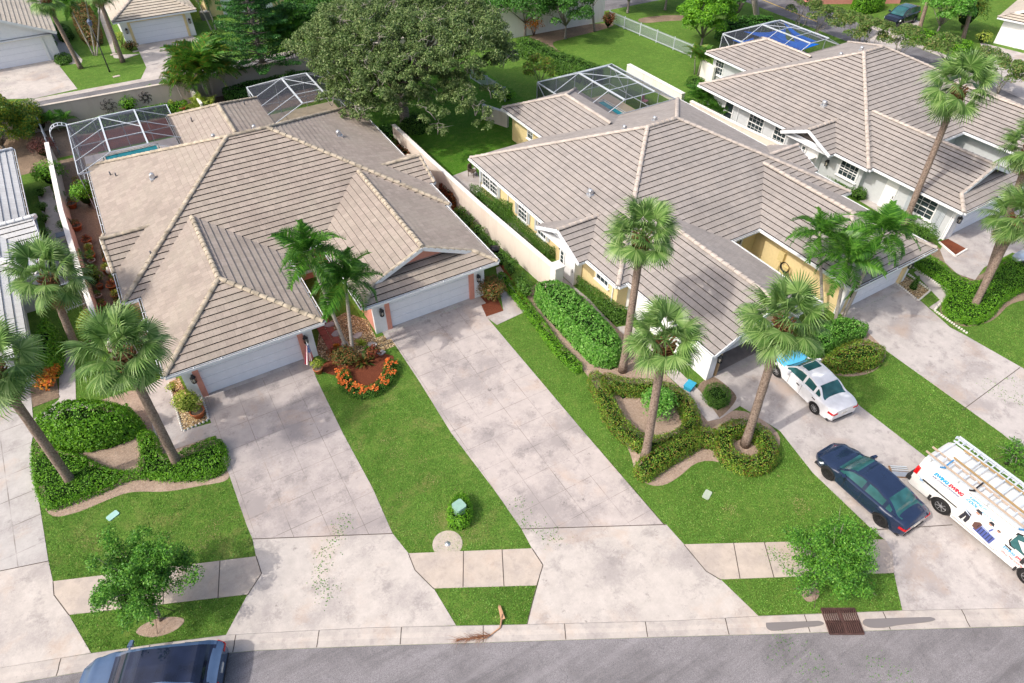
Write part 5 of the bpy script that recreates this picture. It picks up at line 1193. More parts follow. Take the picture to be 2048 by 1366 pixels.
# beds in front of the far garages
bush('flowering orange and green shrubs between the two far garages',PP((140,20),(180,10),(202,60),(200,85),(165,80),(150,50),z=.5),1.4,leaf='ixora',size=.18,dens=110,edge=.5)
bush('trimmed dark hedge beside the far left garage walk',PP((112,62),(138,55),(148,72),(120,80),z=.4),1.0,leaf='hedge',size=.14,dens=120,edge=.3)
bush('small box hedge at the far left garage corner',PP((106,110),(140,106),(143,122),(112,127),z=.3),.5,leaf='hedge',size=.12,dens=160,edge=.2)
for i,(x,y,h) in enumerate(((110,96,1.6),)): 
    p=P(118,112,0); r_=empty('topiary',(p.x,p.y,0),0,'topiary with stacked balls at the far left garage corner','topiary'); tb=MB(); tb.tube([(0,0,0),(0,0,2.0)],.04); tb.build('stem',TWIG,r_)
    for z,rr in ((1.1,.36),(1.75,.33)): C,u=blob_leaves([(0,0,z)],[rr],260,1,.1); leafmesh('leaves',C,u,.1,ML['hedge'],r_)
bl('red and green low plants at the corner of the cream trimmed garage',258,92,.9,.9,leaf='ixora',size=.15,n=420)
bl('lime shrub beside the cream trimmed garage',240,76,.7,1.3,leaf='lime',size=.15,n=300)
bl('blue grey shrub beside the lime one at the far garage',262,72,.6,1.2,leaf='hedge',size=.15,n=260)
bush('low hedge right of the cream trimmed garage',PP((395,70),(440,62),(450,80),(405,92),z=.4),.7,leaf='hedge',size=.14,dens=110,edge=.3)
tree('dark tree with palm like crown right of the pine',*P(610,138,0)[:2],6.0,2.6,2.2,'tree',.22,10080,.12,nl=5)
q=P(592,150); areca('feather palm clump right of the tall pine',q.x,q.y,6.5,2.6,4,'palm2')
q=P(520,60); areca('broad palm clump behind the pine at the top edge',q.x,q.y,5.0,2.6,4,'palm2')
bl('small shrub by the rear wall near the pine trunk',580,148,.8,1.2,leaf='hedge',size=.15,n=400)
# tall pine with tiered branches
p=P(535,166,0); rt_=empty('norfolk_pine',(p.x,p.y,0),0,'tall tiered norfolk pine in front of the rear wall','pine tree')
t=MB(); t.tube([(0,0,0),(0,0,5),(0,0,10.5)],[.28,.18,.03],9); C=[];NN=[]
for lv in range(11):
    z=1.9+lv*.82; Rr=4.3*(1-lv/11.5)**.75; nb=7
    for k in range(nb):
        a=2*math.pi*k/nb+lv*.5; pts=[Vector((0,0,z)),Vector((math.cos(a)*Rr*.5,math.sin(a)*Rr*.5,z+.05)),Vector((math.cos(a)*Rr,math.sin(a)*Rr,z+.35*Rr*.35))]; t.tube(pts,[.06,.035,.012],5)
        for j in range(16):
            u=.22+.78*j/16; c=pts[0].lerp(pts[2],u)+Vector((0,0,-.1*math.sin(u*3))); w2=Rr*.20*(1.15-u)+.12
            for s in (-1,1):
                d=Vector((math.cos(a+s*1.0),math.sin(a+s*1.0),.2))
                for e in np.linspace(.1,1,6): q=c+d*w2*e; C+= [tuple(q+Vector((rng.normal(0,.04),rng.normal(0,.04),rng.normal(0,.04)))) for _ in (0,1)]; NN+=[(0,0,1.)]*2
t.build('trunk',M['barkoak'],rt_); leafmesh('crown',np.array(C),np.array(NN),.26,ML['pine'],rt_,aspect=.28,tilt=.8)
# the big live oak
ok=P(812,252,0)
def oak():
    root=empty('oak_tree',(ok.x,ok.y,0),0,'huge grey green live oak between the beige and the yellow house yards','oak tree'); t=MB(); T0=Vector((0,0,2.9))
    t.tube([(0,0,-.1),(0,.05,.5),(-.05,0,1.8),T0],[.62,.42,.38,.34],12); cs=[];rs=[]; tw=MB()
    CX,CY,CZ=OAKC; RX,RY,RZ=OAKR
    for k in range(120):
        a=k*2.39996; f=math.sqrt((k+.5)/120)
        e=Vector((CX+RX*math.cos(a)*f*.93,CY+RY*math.sin(a)*f*.93,CZ+RZ*math.sqrt(max(0,1-f*f*.95))*.85-.2+rng.uniform(-.5,.5)))
        cs.append(tuple(e)); rs.append(rng.uniform(1.15,1.9))
        if k%3==0:
            m1=T0.lerp(e,.35)+Vector((rng.normal(0,.5),rng.normal(0,.5),.3)); m2=T0.lerp(e,.7)+Vector((rng.normal(0,.5),rng.normal(0,.5),.2)); t.tube([T0,m1,m2,e],[.19,.14,.08,.03],7)
    for k in range(40):
        a=rng.uniform(0,6.3); f=rng.uniform(.78,1.0); cs.append((CX+RX*math.cos(a)*f,CY+RY*math.sin(a)*f,CZ-RZ*rng.uniform(.05,.40))); rs.append(rng.uniform(.7,1.2))
    for (x,y,z,r_) in ((-.5,-7.2,3.9,1.1),(2.3,-8.0,3.9,1.2),(1.6,-7.2,4.6,1.4),(-4.6,-4.2,3.8,1.1),(4.4,-6.6,4.2,1.2),(-6.2,-1.5,4.0,1.2),(-.6,-7.6,2.9,.8),(2.6,-8.6,3.0,.8),(-5.4,-3.2,3.4,.9)): cs.append((x,y,z)); rs.append(r_)
    for k in range(22): q_=rng.uniform(3.2,7.0); a=math.atan2(-.86,-.51)+rng.uniform(-1.1,1.1); cs.append((.9+q_*math.cos(a),.6+q_*math.sin(a),rng.uniform(3.9,5.6))); rs.append(rng.uniform(.9,1.3))
    t.build('trunk',M['barkoak'],root)
    for k in range(170):
        i=rng.integers(len(cs)); c=Vector(cs[i]); r_=rs[i]; a=rng.uniform(0,6.3); p0=c+Vector((0,0,-r_*.3)); p1=c+Vector((math.cos(a)*r_*.6,math.sin(a)*r_*.6,r_*.56)); pm=p0.lerp(p1,.5)+Vector((rng.normal(0,.25),rng.normal(0,.25),.18)); tw.tube([p0,p0.lerp(pm,.6)+Vector((.05,-.04,.08)),pm,pm.lerp(p1,.6)+Vector((rng.normal(0,.08),rng.normal(0,.08),.05)),p1],[.04,.034,.026,.018,.008],4)
        for q in range(3):
            e0=p1.lerp(pm,.35*q); e1=e0+Vector((rng.normal(0,.35),rng.normal(0,.35),rng.uniform(-.05,.22))); tw.tube([e0,e0.lerp(e1,.5)+Vector((rng.normal(0,.06),rng.normal(0,.06),.06)),e1],[.013,.009,.004],4)
    tw.build('bare_twigs',M['barkpale'],root)
    sc_list=[];sr=[]
    for c,r_ in zip(cs,rs):
        for j in range(12):
            u=rng.normal(0,1,3); u/=np.linalg.norm(u); u[2]=abs(u[2])*.9-.25; sc_list.append(tuple(np.array(c)+u*r_*.85*np.array([1,1,.75]))); sr.append(r_*rng.uniform(.2,.42))
    C,u=blob_leaves(sc_list,sr,270000,.8,.6); leafmesh('crown',C,u+np.array([0,0,.35]),.165,ML['oak'],root,tilt=.8,aspect=.5)
OAKC=(1.4,1.4,5.4); OAKR=(8.0,8.2,3.3)
oak()
bush('dark round hedge at the foot of the big oak',[(ok.x+1.5*math.cos(a*.6)+.5,ok.y+1.5*math.sin(a*.6)-.6) for a in range(10)],.9,leaf='hedge',size=.1,dens=180,edge=.6,cat='shrub',name='shrub')
bush('green shrubs behind the right side of the beige roof',PP((748,262),(790,250),(800,300),(775,305),z=.5),1.0,leaf='lush',size=.12,dens=180,edge=.4,cat='shrub',name='shrub')
bush('red crotons along the wall end behind the beige roof',PP((778,288),(812,278),(832,318),(822,330),(795,310),z=.4),.9,leaf='crotonred',size=.16,dens=140,edge=.3,cat='croton plant',name='croton_bed')
bush('red and green crotons between the small gable and the garden wall',PP((875,372),(893,370),(912,392),(912,410),(890,398),z=.4),.9,leaf='crotonred',size=.15,dens=150,edge=.3,cat='croton plant',name='croton_bed')
# street trees
def stree(label,bx,by,cxp,cyp,cz,r,h,n):
    b=P(bx,by,0); c=P(cxp,cyp,cz); root=empty('street_tree',(b.x,b.y,0),0,label,'tree'); t=MB(); e=Vector((c.x-b.x,c.y-b.y,cz)); t.tube([(0,0,-.05),(e.x*.2,e.y*.2,.6),(e.x*.55,e.y*.55,cz*.55),e],[.085,.06,.05,.035],8); cs=[];rs=[]
    for k in range(46):
        a=k*2.4; el=rng.uniform(-.75,1.35); rr=r*rng.uniform(.45,1.0); q=e+Vector((math.cos(a)*math.cos(el)*rr,math.sin(a)*math.cos(el)*rr,math.sin(el)*rr*h)); s0=Vector((e.x*.5,e.y*.5,cz*.5)).lerp(e,rng.uniform(0,1)); t.tube([s0,s0.lerp(q,.55)+Vector((0,0,.1)),q],[.028,.016,.004],5)
        for j in range(5):
            w_=s0.lerp(q,rng.uniform(.4,1.08)); cs.append(tuple(w_+Vector((rng.normal(0,.12),rng.normal(0,.12),rng.normal(0,.12))))); rs.append(rng.uniform(.2,.42)*r/1.9)
    t.build('trunk',M['barkoak'],root); C,u=blob_leaves(cs,rs,n,.9,.6); leafmesh('crown',C,u+np.array([0,0,.3]),.095,ML['tree2'],root,tilt=.8,aspect=.5)
    tg=MB()
    for s in ((.5,.1),(-.3,.45),(-.2,-.5)): tg.bar((s[0],s[1],0),(e.x*.3,e.y*.3,.9),.015)
    tg.build('guy_wires',TWIG,root)
ML['tree2']=m_leaf('leaf_street_tree',[(.035,.13,.014),(.07,.24,.022),(.13,.34,.035),(.20,.43,.05)])
stree('small leafy street tree on the verge above the blue car',322,1240,284,1150,2.3,1.85,.95,27000)
stree('small bright leafy street tree on the verge near the storm drain',1615,1190,1675,1108,2.0,1.85,.95,28000)
stree('little fruit tree at the right edge behind the van',2012,928,2032,905,.9,.8,.9,1800)
bush('clipped green shrub around the pale green utility box',PP((893,1030),(905,1000),(925,985),(945,1010),(945,1040),(925,1055),(900,1050),z=.3),.75,leaf='bright',size=.075,dens=420,edge=.3,bump=.12,cat='shrub',name='shrub',holes=[PP((910,1005),(926,1003),(928,1018),(912,1020),z=.4)])
q=P(1825,577,0); r_=empty('cypress',(q.x,q.y,0),0,'tiny dark cone shaped cypress in the pebble square','shrub'); C=[];U=[]
for k in range(500):
    z=rng.uniform(0,.95); a=rng.uniform(0,6.3); rr=.24*(1-z/1.05)**.7*rng.uniform(.8,1.05); C.append((rr*math.cos(a),rr*math.sin(a),z)); U.append((math.cos(a),math.sin(a),.5))
leafmesh('leaves',np.array(C),np.array(U),.06,ML['hedge'],r_); c=MB(); c.lathe([(.02,0),(.2,.05),(.12,.5),(0.01,.85)]); c.build('stems',SHADE_CORE,r_)  # dark cone inside the leaves, coloured as the shade among them

# ---- blades on the near lawns
def blades():
    N=430000; U=rng.uniform(-40,2088,N); V=rng.uniform(560,1300,N)
    D=np.outer((U-1024)/FPX,np.array(RT))+np.outer((V-683)/FPX,np.array(DN))+np.array(FW); T=-CH/D[:,2]; X=D[:,0]*T; Y=D[:,1]*T
    jx=X+rng.normal(0,.025,N); jy=Y+rng.normal(0,.025,N); k=np.ones(N,bool)
    for p in NOLAWN: 
        A=np.asarray(p); m=(jx>A[:,0].min())&(jx<A[:,0].max())&(jy>A[:,1].min())&(jy<A[:,1].max()); idx=np.where(m&k)[0]
        if len(idx): k[idx[inpoly(A,jx[idx],jy[idx])]]=False
    for (ox,oy,rot) in ((-3.68,33.0,0),(*loc_(19.6,20.9,.876),.876),(*loc_(42.0,21.9,1.167),1.167)):
        lx=X-ox; ly=Y-oy; k&=~((lx>.9)&(lx<18.4)&(ly>-6.2)&(ly<17))
    k&=~((X<-7.6)&(Y>31)); dm=(n2(X*1.1,Y*1.1)+.6*n2(X*3.1,Y*2.7,1.3)+rng.normal(0,.12,N)); k&=(dm<.42)|(rng.uniform(0,1,N)<.22); X,Y=X[k],Y[k]; n=len(X); a=rng.uniform(0,6.3,n); h=rng.uniform(.025,.06,n)*(1+.5*n2(X*1.3,Y*1.3)); w_=rng.uniform(.008,.016,n); l=rng.normal(0,.022,(n,2))
    Vv=np.empty((n,3,3)); Vv[:,0]=np.stack([X-np.cos(a)*w_,Y-np.sin(a)*w_,np.full(n,.003)],1); Vv[:,1]=np.stack([X+np.cos(a)*w_,Y+np.sin(a)*w_,np.full(n,.003)],1); Vv[:,2]=np.stack([X+l[:,0],Y+l[:,1],h],1)
    me=bpy.data.meshes.new('grass'); me.vertices.add(3*n); me.vertices.foreach_set('co',Vv.reshape(-1)); me.loops.add(3*n); me.loops.foreach_set('vertex_index',np.arange(3*n,dtype=np.int32)); me.polygons.add(n); me.polygons.foreach_set('loop_start',np.arange(0,3*n,3,dtype=np.int32)); me.polygons.foreach_set('loop_total',np.full(n,3,dtype=np.int32)); me.materials.append(ML['grass']); me.materials.append(ML['drygrass'])
    dr=np.zeros(n)
    for (a_,b_,s1) in ((770,880,.45),(795,905,.5),(840,920,.35),(780,800,.4),(860,960,.5),(800,1000,.45),(720,900,.3),(190,1085,.6),(330,1075,.5),(430,1060,.7),(400,1090,.5),(230,1110,.5),(940,1060,.5),(1600,1010,.5),(1700,1050,.4),(1460,1020,.4),(880,1040,.6),(740,830,.3)):
        p=P(a_,b_); dr=np.maximum(dr,np.exp(-(((X-p.x)/s1)**2+((Y-p.y)/s1)**2)))
    mi=((dr*1.25+.35*n2(X*5,Y*5)+rng.normal(0,.22,n))>.72)|(rng.uniform(0,1,n)<.03); me.polygons.foreach_set('material_index',mi.astype(np.int32)); me.update(calc_edges=True)
    tag(link(bpy.data.objects.new('grass',me)),kind='stuff')
_n=NT('grass_blade',.6,.2); _g=_n.n('NewGeometry'); _co=_n.coord(); _f=_n.noise(_co,5.5,5,.75); _f2=_n.noise(_co,.7,5,.7)
_v=_n.math('ADD',_n.math('MULTIPLY',_g.outputs['Random Per Island'],.35),_n.math('ADD',_n.math('MULTIPLY',_f,.75),_n.math('MULTIPLY',_f2,.35)))
_n.col(_n.ramp(_v,[(.42,(.03,.085,.012)),(.56,(.07,.20,.022)),(.70,(.13,.33,.042)),(.84,(.23,.44,.085)),(1.0,(.38,.46,.17))])); ML['grass']=_n.m; ML['drygrass']=m_leaf('dry_grass_blade',[(.36,.27,.13),(.50,.42,.22),(.30,.30,.10)],.8,.2)
blades()
# ---------------- vehicles ----------------
def m_paint(name,c,rough=.18,metal=.3):
    n=NT(name,rough,.5); n.b.inputs['Metallic'].default_value=metal; n.b.inputs['Coat Weight'].default_value=.8; n.b.inputs['Coat Roughness'].default_value=.04
    f=n.noise(n.coord(),2.5,4); n.col(n.ramp(f,[(.3,sc_(c,.9)),(.7,sc_(c,1.1))])); return n.m
M['rim']=simple('alloy_rim',(.50,.51,.53),.3,.5,metal=.7,var=.05); M['rimdark']=simple('dark_rim',(.03,.03,.034),.35,.5,metal=.4,var=0)
M['tail']=simple('tail_light_red',(.55,.012,.015),.15,.5,var=.1); M['head']=simple('head_light',(.62,.66,.70),.12,.6,var=.05); M['amber']=simple('amber_marker',(.8,.25,.02),.2,.5,var=0)
M['plastic']=simple('dark_plastic',(.03,.03,.032),.55,.3,var=0)
def interp(k,x):
    if x<=k[0][0]: return k[0][1]
    for (a,va),(b,vb) in zip(k[:-1],k[1:]):
        if x<=b: t=(x-a)/(b-a); t=t*t*(3-2*t) if len(k)>4 else t; return va+(vb-va)*t
    return k[-1][1]
def lin(k,x):
    if x<=k[0][0]: return k[0][1]
    for (a,va),(b,vb) in zip(k[:-1],k[1:]):
        if x<=b: return va+(vb-va)*(x-a)/(b-a)
    return k[-1][1]
def wheel(root,x,y,r,wd,rim,side,spokes=10):
    w_=MB(); pr=[(r*.62,-.5),(r*.93,-.5),(r,-.34),(r,.34),(r*.93,.5),(r*.62,.5),(r*.62,-.5)]; seg=24
    v=[];f=[]
    for rr,t in pr:
        for k in range(seg): a=2*math.pi*k/seg; v.append((x+rr*math.cos(a),y+t*wd,r+rr*math.sin(a)))
    for i in range(len(pr)-1):
        for k in range(seg): k2=(k+1)%seg; f.append((i*seg+k,i*seg+k2,(i+1)*seg+k2,(i+1)*seg+k))
    w_.add(v,f,0,smooth=True); o=w_.build('wheel',M['rubber'],root)
    m_=MB(); yo=y+side*wd*.42; yi=y+side*wd*.15
    v=[(x+r*.64*math.cos(2*math.pi*k/seg),yi,r+r*.64*math.sin(2*math.pi*k/seg)) for k in range(seg)]; m_.add(v,[tuple(range(seg))],1)
    for k in range(seg):
        a0,a1=2*math.pi*k/seg,2*math.pi*(k+1)/seg; P_=lambda a,rr,yy:(x+rr*math.cos(a),yy,r+rr*math.sin(a)); m_.add([P_(a0,r*.64,yo),P_(a1,r*.64,yo),P_(a1,r*.57,yo),P_(a0,r*.57,yo)],[(0,1,2,3)])
    for k in range(spokes): a=2*math.pi*k/spokes; m_.bar((x,yo-side*.01,r),(x+r*.6*math.cos(a),yo-side*.01,r+r*.6*math.sin(a)),.022,r*.085,up=(0,1,0))
    m_.tube([(x,yi,r),(x,yo+side*.01,r)],r*.13,10); m_.build('rim',[rim,M['plastic']],o); return o
def car(label,pos,head,paint,L,W,deck,roof,wb,wr,rim='rim',ground=.2,gbase=.86,gtop=.66,pillars=(),belt_in=.0,glassroof=False,gl='carglass',cat='car',name='parked_car',sunroof=None,spokes=10,hoodcover=None,tail=None,boxy=False,stone=False):
    """+x is forward; deck [(x,z)] top of the lower body, roof [(x,z)] greenhouse line from rear glass foot to windscreen foot"""
    root=empty(name,(pos[0],pos[1],0),R_(head),label,cat,'cars parked on driveways and by the kerb' if cat=='car' else None)
    xs=sorted(set([round(-L/2+L*i/64,4) for i in range(65)])); ax=(wb[0],wb[1]); ra=wr+.055
    wprof=[(-L/2,.80),(-L/2+.08,.90),(-L/2+.5,.985),(-.3,1.0),(L/2-1.1,.985),(L/2-.35,.90),(L/2-.1,.76),(L/2,.62)] if not boxy else [(-L/2,.93),(-L/2+.1,.985),(0,1),(L/2-.7,.98),(L/2-.15,.88),(L/2,.78)]
    def sec(x):
        w=W/2*lin(wprof,x); dz=lin(deck,x) if len(deck)<5 else interp(deck,x); zb=ground+(.10 if abs(x)>L/2-.25 else 0)
        arch=0
        for a in ax:
            if abs(x-a)<ra: arch=max(arch,wr+math.sqrt(ra*ra-(x-a)**2))
        z0=max(zb,arch); z0=min(z0,dz-.08); mid=z0+(dz-z0)*.45
        wf=w*(1.012 if arch>0 else 1.0)
        return [(w*.90 if arch==0 else wf,z0),(wf,min(z0+.10,mid)),(wf*1.0,mid),(w*.99,z0+(dz-z0)*.72),(w*.965,dz-.035),(w*.90,dz+.0),(w*.6,dz+.028),(w*.3,dz+.038),(0,dz+.04)]
    v=[];f=[];k=9; S=[sec(x) for x in xs]
    for sgn in (1,-1):
        for i,x in enumerate(xs):
            fr=abs(x)/(L/2)
            for (y,z) in S[i]: v.append((x,sgn*y,z))
    n=len(xs)
    for s in (0,1):
        o=s*n*k
        for i in range(n-1):
            for j in range(k-1):
                q=(o+i*k+j,o+(i+1)*k+j,o+(i+1)*k+j+1,o+i*k+j+1); f.append(q if s else q[::-1])
    ef=[tuple([i*k+j for j in range(k)]+[n*k+i*k+j for j in range(k-2,-1,-1)]) for i in (0,n-1)]
    b=MB(); b.add(v,f,0,smooth=True); b.add(v,ef,0); body=b.build('body',paint,root); md=body.modifiers.new('e','EDGE_SPLIT'); md.split_angle=R_(38)
    u=MB(); u.box(-L/2+.15,L/2-.2,-W/2+.1,W/2-.1,ground+.02,ground+.12); 
    for a in ax: u.tube([(a,-W/2+.06,wr),(a,W/2-.06,wr)],wr+.03,18)
    u.build('underbody',M['plastic'],root)
    # greenhouse
    r0,r1=roof[0][0],roof[-1][0]; gx=[r0+(r1-r0)*i/40 for i in range(41)]
    ftop=[p for p in roof if p[1]>=max(q[1] for q in roof)-.09]; xa,xb=ftop[0][0],ftop[-1][0]
    def gs(x):
        rz=interp(roof,x) if len(roof)>4 else lin(roof,x); dz=(lin(deck,x) if len(deck)<5 else interp(deck,x))+.02; w=W/2
        h=max(rz-dz,.0); hm=max(p[1] for p in roof)-dz; t=min(1,h/max(hm,.1))
        wb_=w*gbase; wt=wb_+(w*gtop-wb_)*t
        return wb_,wt,dz,dz+h
    roofm=MB(); side={}; ws=MB(); bk=MB(); pil=MB()
    for i in range(40):
        A,B=gs(gx[i]),gs(gx[i+1]); xm=(gx[i]+gx[i+1])/2
        for sg in (1,-1):
            lo0,lo1=(gx[i],sg*A[0],A[2]),(gx[i+1],sg*B[0],B[2]); hi0,hi1=(gx[i],sg*A[1],A[3]),(gx[i+1],sg*B[1],B[3])
            P2=lambda a,b_,t:tuple(a[c]+(b_[c]-a[c])*t for c in range(3))
            q=[lo0,lo1,hi1,hi0]; 
            isp=(A[3]-A[2]<.12) or any(p0<=xm<=p1 for p0,p1 in pillars)
            l0,l1,h0,h1=P2(lo0,hi0,.06),P2(lo1,hi1,.06),P2(lo0,hi0,.86),P2(lo1,hi1,.86)
            fl=(lambda t:t) if sg<0 else (lambda t:t[::-1])
            if isp: roofm.add(q,[fl((0,1,2,3))],0,smooth=True)
            else:
                key=(sg,sum(1 for p0,p1 in pillars if xm>p1)); sd_=side.setdefault(key,MB())
                roofm.add([lo0,lo1,l1,l0],[fl((0,1,2,3))],0,smooth=True); sd_.add([l0,l1,h1,h0],[fl((0,1,2,3))]); roofm.add([h0,h1,hi1,hi0],[fl((0,1,2,3))],0,smooth=True)
        # top: edge band and centre
        yA,yB=A[1],B[1]; cr=.035
        pa=[(gx[i],-yA,A[3]),(gx[i],-yA*.86,A[3]+cr*.6*(1 if A[3]-A[2]>.1 else 0)),(gx[i],0,A[3]+cr*(1 if A[3]-A[2]>.1 else 0)),(gx[i],yA*.86,A[3]+cr*.6*(1 if A[3]-A[2]>.1 else 0)),(gx[i],yA,A[3])]
        pb=[(gx[i+1],-yB,B[3]),(gx[i+1],-yB*.86,B[3]+cr*.6*(1 if B[3]-B[2]>.1 else 0)),(gx[i+1],0,B[3]+cr*(1 if B[3]-B[2]>.1 else 0)),(gx[i+1],yB*.86,B[3]+cr*.6*(1 if B[3]-B[2]>.1 else 0)),(gx[i+1],yB,B[3])]
        tgt=roofm
        if xm>xb+.03: tgt=ws
        elif xm<xa-.03 and not boxy: tgt=bk
        for j in range(4):
            tt=tgt if j in (1,2) else roofm
            if tt is roofm and j in(1,2) and glassroof: tt=pil
            tt.add([pa[j],pb[j],pb[j+1],pa[j+1]],[(0,1,2,3)],0,smooth=True)
    rf=roofm.build('roof',paint,root); [x_.build('side_window',M['carglass'],root) for x_ in side.values()]
    if ws.v: ws.build('windscreen',M[gl],root)
    if bk.v: bk.build('rear_window',M[gl],root)
    if pil.v: pil.build('glass_roof',M['darkglass'],root)
    if sunroof:
        s_=MB(); zz=gs((sunroof[0]+sunroof[1])/2)[3]+.045; s_.box(sunroof[0],sunroof[1],-sunroof[2],sunroof[2],zz-.05,zz); s_.build('sunroof',M['carglass'],root)
    for a in ax:
        for sg in (1,-1): wheel(root,a,sg*(W/2-.115),wr,.22,M[rim],sg,spokes)
    dz=lin(deck,L/2-.25)
    for sg in (1,-1):
        h=MB(); xx=L/2; h.add([(xx-.62,sg*W/2*.945,dz-.03),(xx-.12,sg*W/2*.70,dz-.16),(xx-.10,sg*W/2*.68,dz-.28),(xx-.5,sg*W/2*.965,dz-.16),(xx-.45,sg*W/2*.80,dz+.012),(xx-.14,sg*W/2*.55,dz-.10)],[(0,1,5,4),(0,3,2,1)] if sg>0 else [(0,4,5,1),(0,1,2,3)]); h=h.build('headlight',M['head'],root); md=h.modifiers.new('s','SOLIDIFY'); md.thickness=.05; md.offset=0
        t=MB(); tw=.36 if not tail else tail; zt=lin(deck,-L/2+.1)
        t.bar((-L/2+.02,sg*(W/2*.86-.0),zt-.17),(-L/2+tw*.75,sg*W/2*.965,zt-.14),.035,.10); t.bar((-L/2-.0,sg*W/2*.55,zt-.17),(-L/2-.0,sg*W/2*.84,zt-.17),.035,.10); t.build('tail_light',M['tail'],root)
        mr=MB(); mx=r1-.42; mz=(lin(deck,mx))+.1
        mr.add([(mx-.10,sg*(W/2+.0),mz-.05),(mx+.10,sg*(W/2+.0),mz-.05),(mx+.03,sg*(W/2+.2),mz-.05),(mx-.11,sg*(W/2+.2),mz-.05),(mx-.10,sg*(W/2),mz+.08),(mx+.06,sg*W/2,mz+.08),(mx+.0,sg*(W/2+.2),mz+.09),(mx-.11,sg*(W/2+.2),mz+.09)],[(0,3,2,1),(4,5,6,7),(0,1,5,4),(1,2,6,5),(2,3,7,6),(3,0,4,7)] if sg<0 else [(0,1,2,3),(7,6,5,4),(4,5,1,0),(5,6,2,1),(6,7,3,2),(7,4,0,3)])
        mr.bar((mx,sg*W/2*.86,mz-.03),(mx,sg*(W/2+.03),mz-.01),.06,.04); mr.build('mirror',paint,root)
        # door seams and handles
        d=MB()
        for xd in (pillars[0][0] if pillars else 0, r1-.55, ):
            d.bar((xd,sg*(W/2*.997),ground+.15),(xd,sg*(W/2*.985),lin(deck,xd)-.05),.012,.012)
        d.build('door_seam',M['plastic'],root)
        for xd in ((pillars[0][0] if pillars else 0)+.22,(pillars[0][0] if pillars else 0)-.85):
            hd=MB(); hd.bar((xd-.1,sg*(W/2*1.0+.012),lin(deck,xd)-.16),(xd+.1,sg*(W/2*1.0+.012),lin(deck,xd)-.15),.03,.03); hd.build('door_handle',M['plastic'] if paint is PW else paint,root)
    pl=MB(); zt=lin(deck,-L/2+.1); pl.box(-L/2-.03,-L/2-.005,-.17,.17,zt-.33,zt-.20); pl.build('number_plate',M['stone'],root)
    gr=MB(); gr.box(L/2-.04,L/2+.012,-W*.2,W*.2,ground+.12,dz-.18); gr.build('grille',M['plastic'],root)
    bp=MB(); bp.box(-L/2-.02,-L/2+.02,-W*.34,W*.34,ground+.08,ground+.17); bp.build('bumper_insert',M['plastic'],root)
    return root
PD=m_paint('paint_dark_blue_grey',(.018,.032,.075),.15,.2); PW=m_paint('paint_silver_white',(.74,.75,.78),.25,.0); PBk=m_paint('paint_black_blue',(.012,.016,.03)); PB2=m_paint('paint_slate_blue',(.055,.10,.19),.15,.2); PS=m_paint('paint_silver_blue',(.35,.42,.52))
car('dark blue grey sedan with black wheels parked beside the white van',(22.07,6.55),90,PD,4.65,1.85,[(-2.33,.84),(-2.15,.97),(-1.9,1.0),(-1.2,.96),(.5,.92),(1.2,.86),(1.9,.74),(2.33,.56)],[(-1.95,.98),(-1.05,1.33),(-.5,1.42),(.1,1.41),(.45,1.33),(1.15,.93)],(-1.37,1.37),.335,rim='rimdark',pillars=((-.22,-.10),(-1.25,-1.1)),spokes=10)
wc=car('silver white sedan with a sunroof and a light blue cover on its hood',(24.72,12.15),84,PW,4.65,1.80,[(-2.33,.90),(-1.95,.99),(-1.2,.97),(.5,.93),(1.1,.90),(1.9,.80),(2.33,.66)],[(-1.55,1.0),(-.95,1.35),(-.35,1.43),(.15,1.42),(.45,1.35),(1.1,.94)],(-1.35,1.38),.32,pillars=((-.28,-.18),(-1.05,-.9)),sunroof=(.0,.42,.42),spokes=8)
# blue hood cover, a towel sheet over the hood
hc=MB(); n=12; v=[]
for i in range(n+1):
    for j in range(n+1):
        x=.98+1.0*i/n; y=-.80+1.6*j/n; z=interp([(-2.33,.90),(-1.95,.99),(-1.2,.97),(.5,.93),(1.1,.90),(1.9,.80),(2.33,.66)],x)+.062-.05*(abs(y)/.8)**3+.006*math.sin(9*x+5*y); v.append((x+.06*(y/.8),y,z))
hc.add(v,[(i*(n+1)+j,(i+1)*(n+1)+j,(i+1)*(n+1)+j+1,i*(n+1)+j+1) for i in range(n) for j in range(n)],smooth=True)
h_=hc.build('hood_cover',simple('cover_sky_blue',(.10,.48,.78),.7,.2,var=.06)); h_.location=(24.72,12.15,0); h_.rotation_euler=(0,0,R_(84)); md=h_.modifiers.new('s','SOLIDIFY'); md.thickness=.012; tag(h_,'light blue cloth sheet spread over the hood of the white sedan','car cover')
car('glossy slate blue car with dark glass roof parked at the kerb',(-6.12,13.85),156.5,PB2,4.75,1.90,[(-2.37,.95),(-2.0,1.02),(-1.2,1.0),(.5,.97),(1.2,.93),(1.9,.82),(2.37,.66)],[(-2.15,1.02),(-1.6,1.32),(-.7,1.50),(.1,1.50),(.5,1.40),(1.25,.98)],(-1.4,1.4),.36,pillars=((-.22,-.12),(-1.5,-1.35)),glassroof=True,gl='darkglass',gtop=.70)
car('black suv with roof rails on the driveway beyond the back street',(76.6,45.25),187,PBk,4.7,1.9,[(-2.35,1.12),(-1.2,1.12),(.5,1.10),(1.2,1.06),(1.9,.98),(2.35,.80)],[(-2.3,1.14),(-2.0,1.55),(-1.2,1.69),(.1,1.70),(.5,1.60),(1.35,1.12)],(-1.38,1.38),.37,pillars=((-.2,-.1),(-1.35,-1.2)),gtop=.72,sunroof=(-1.1,.1,.45))
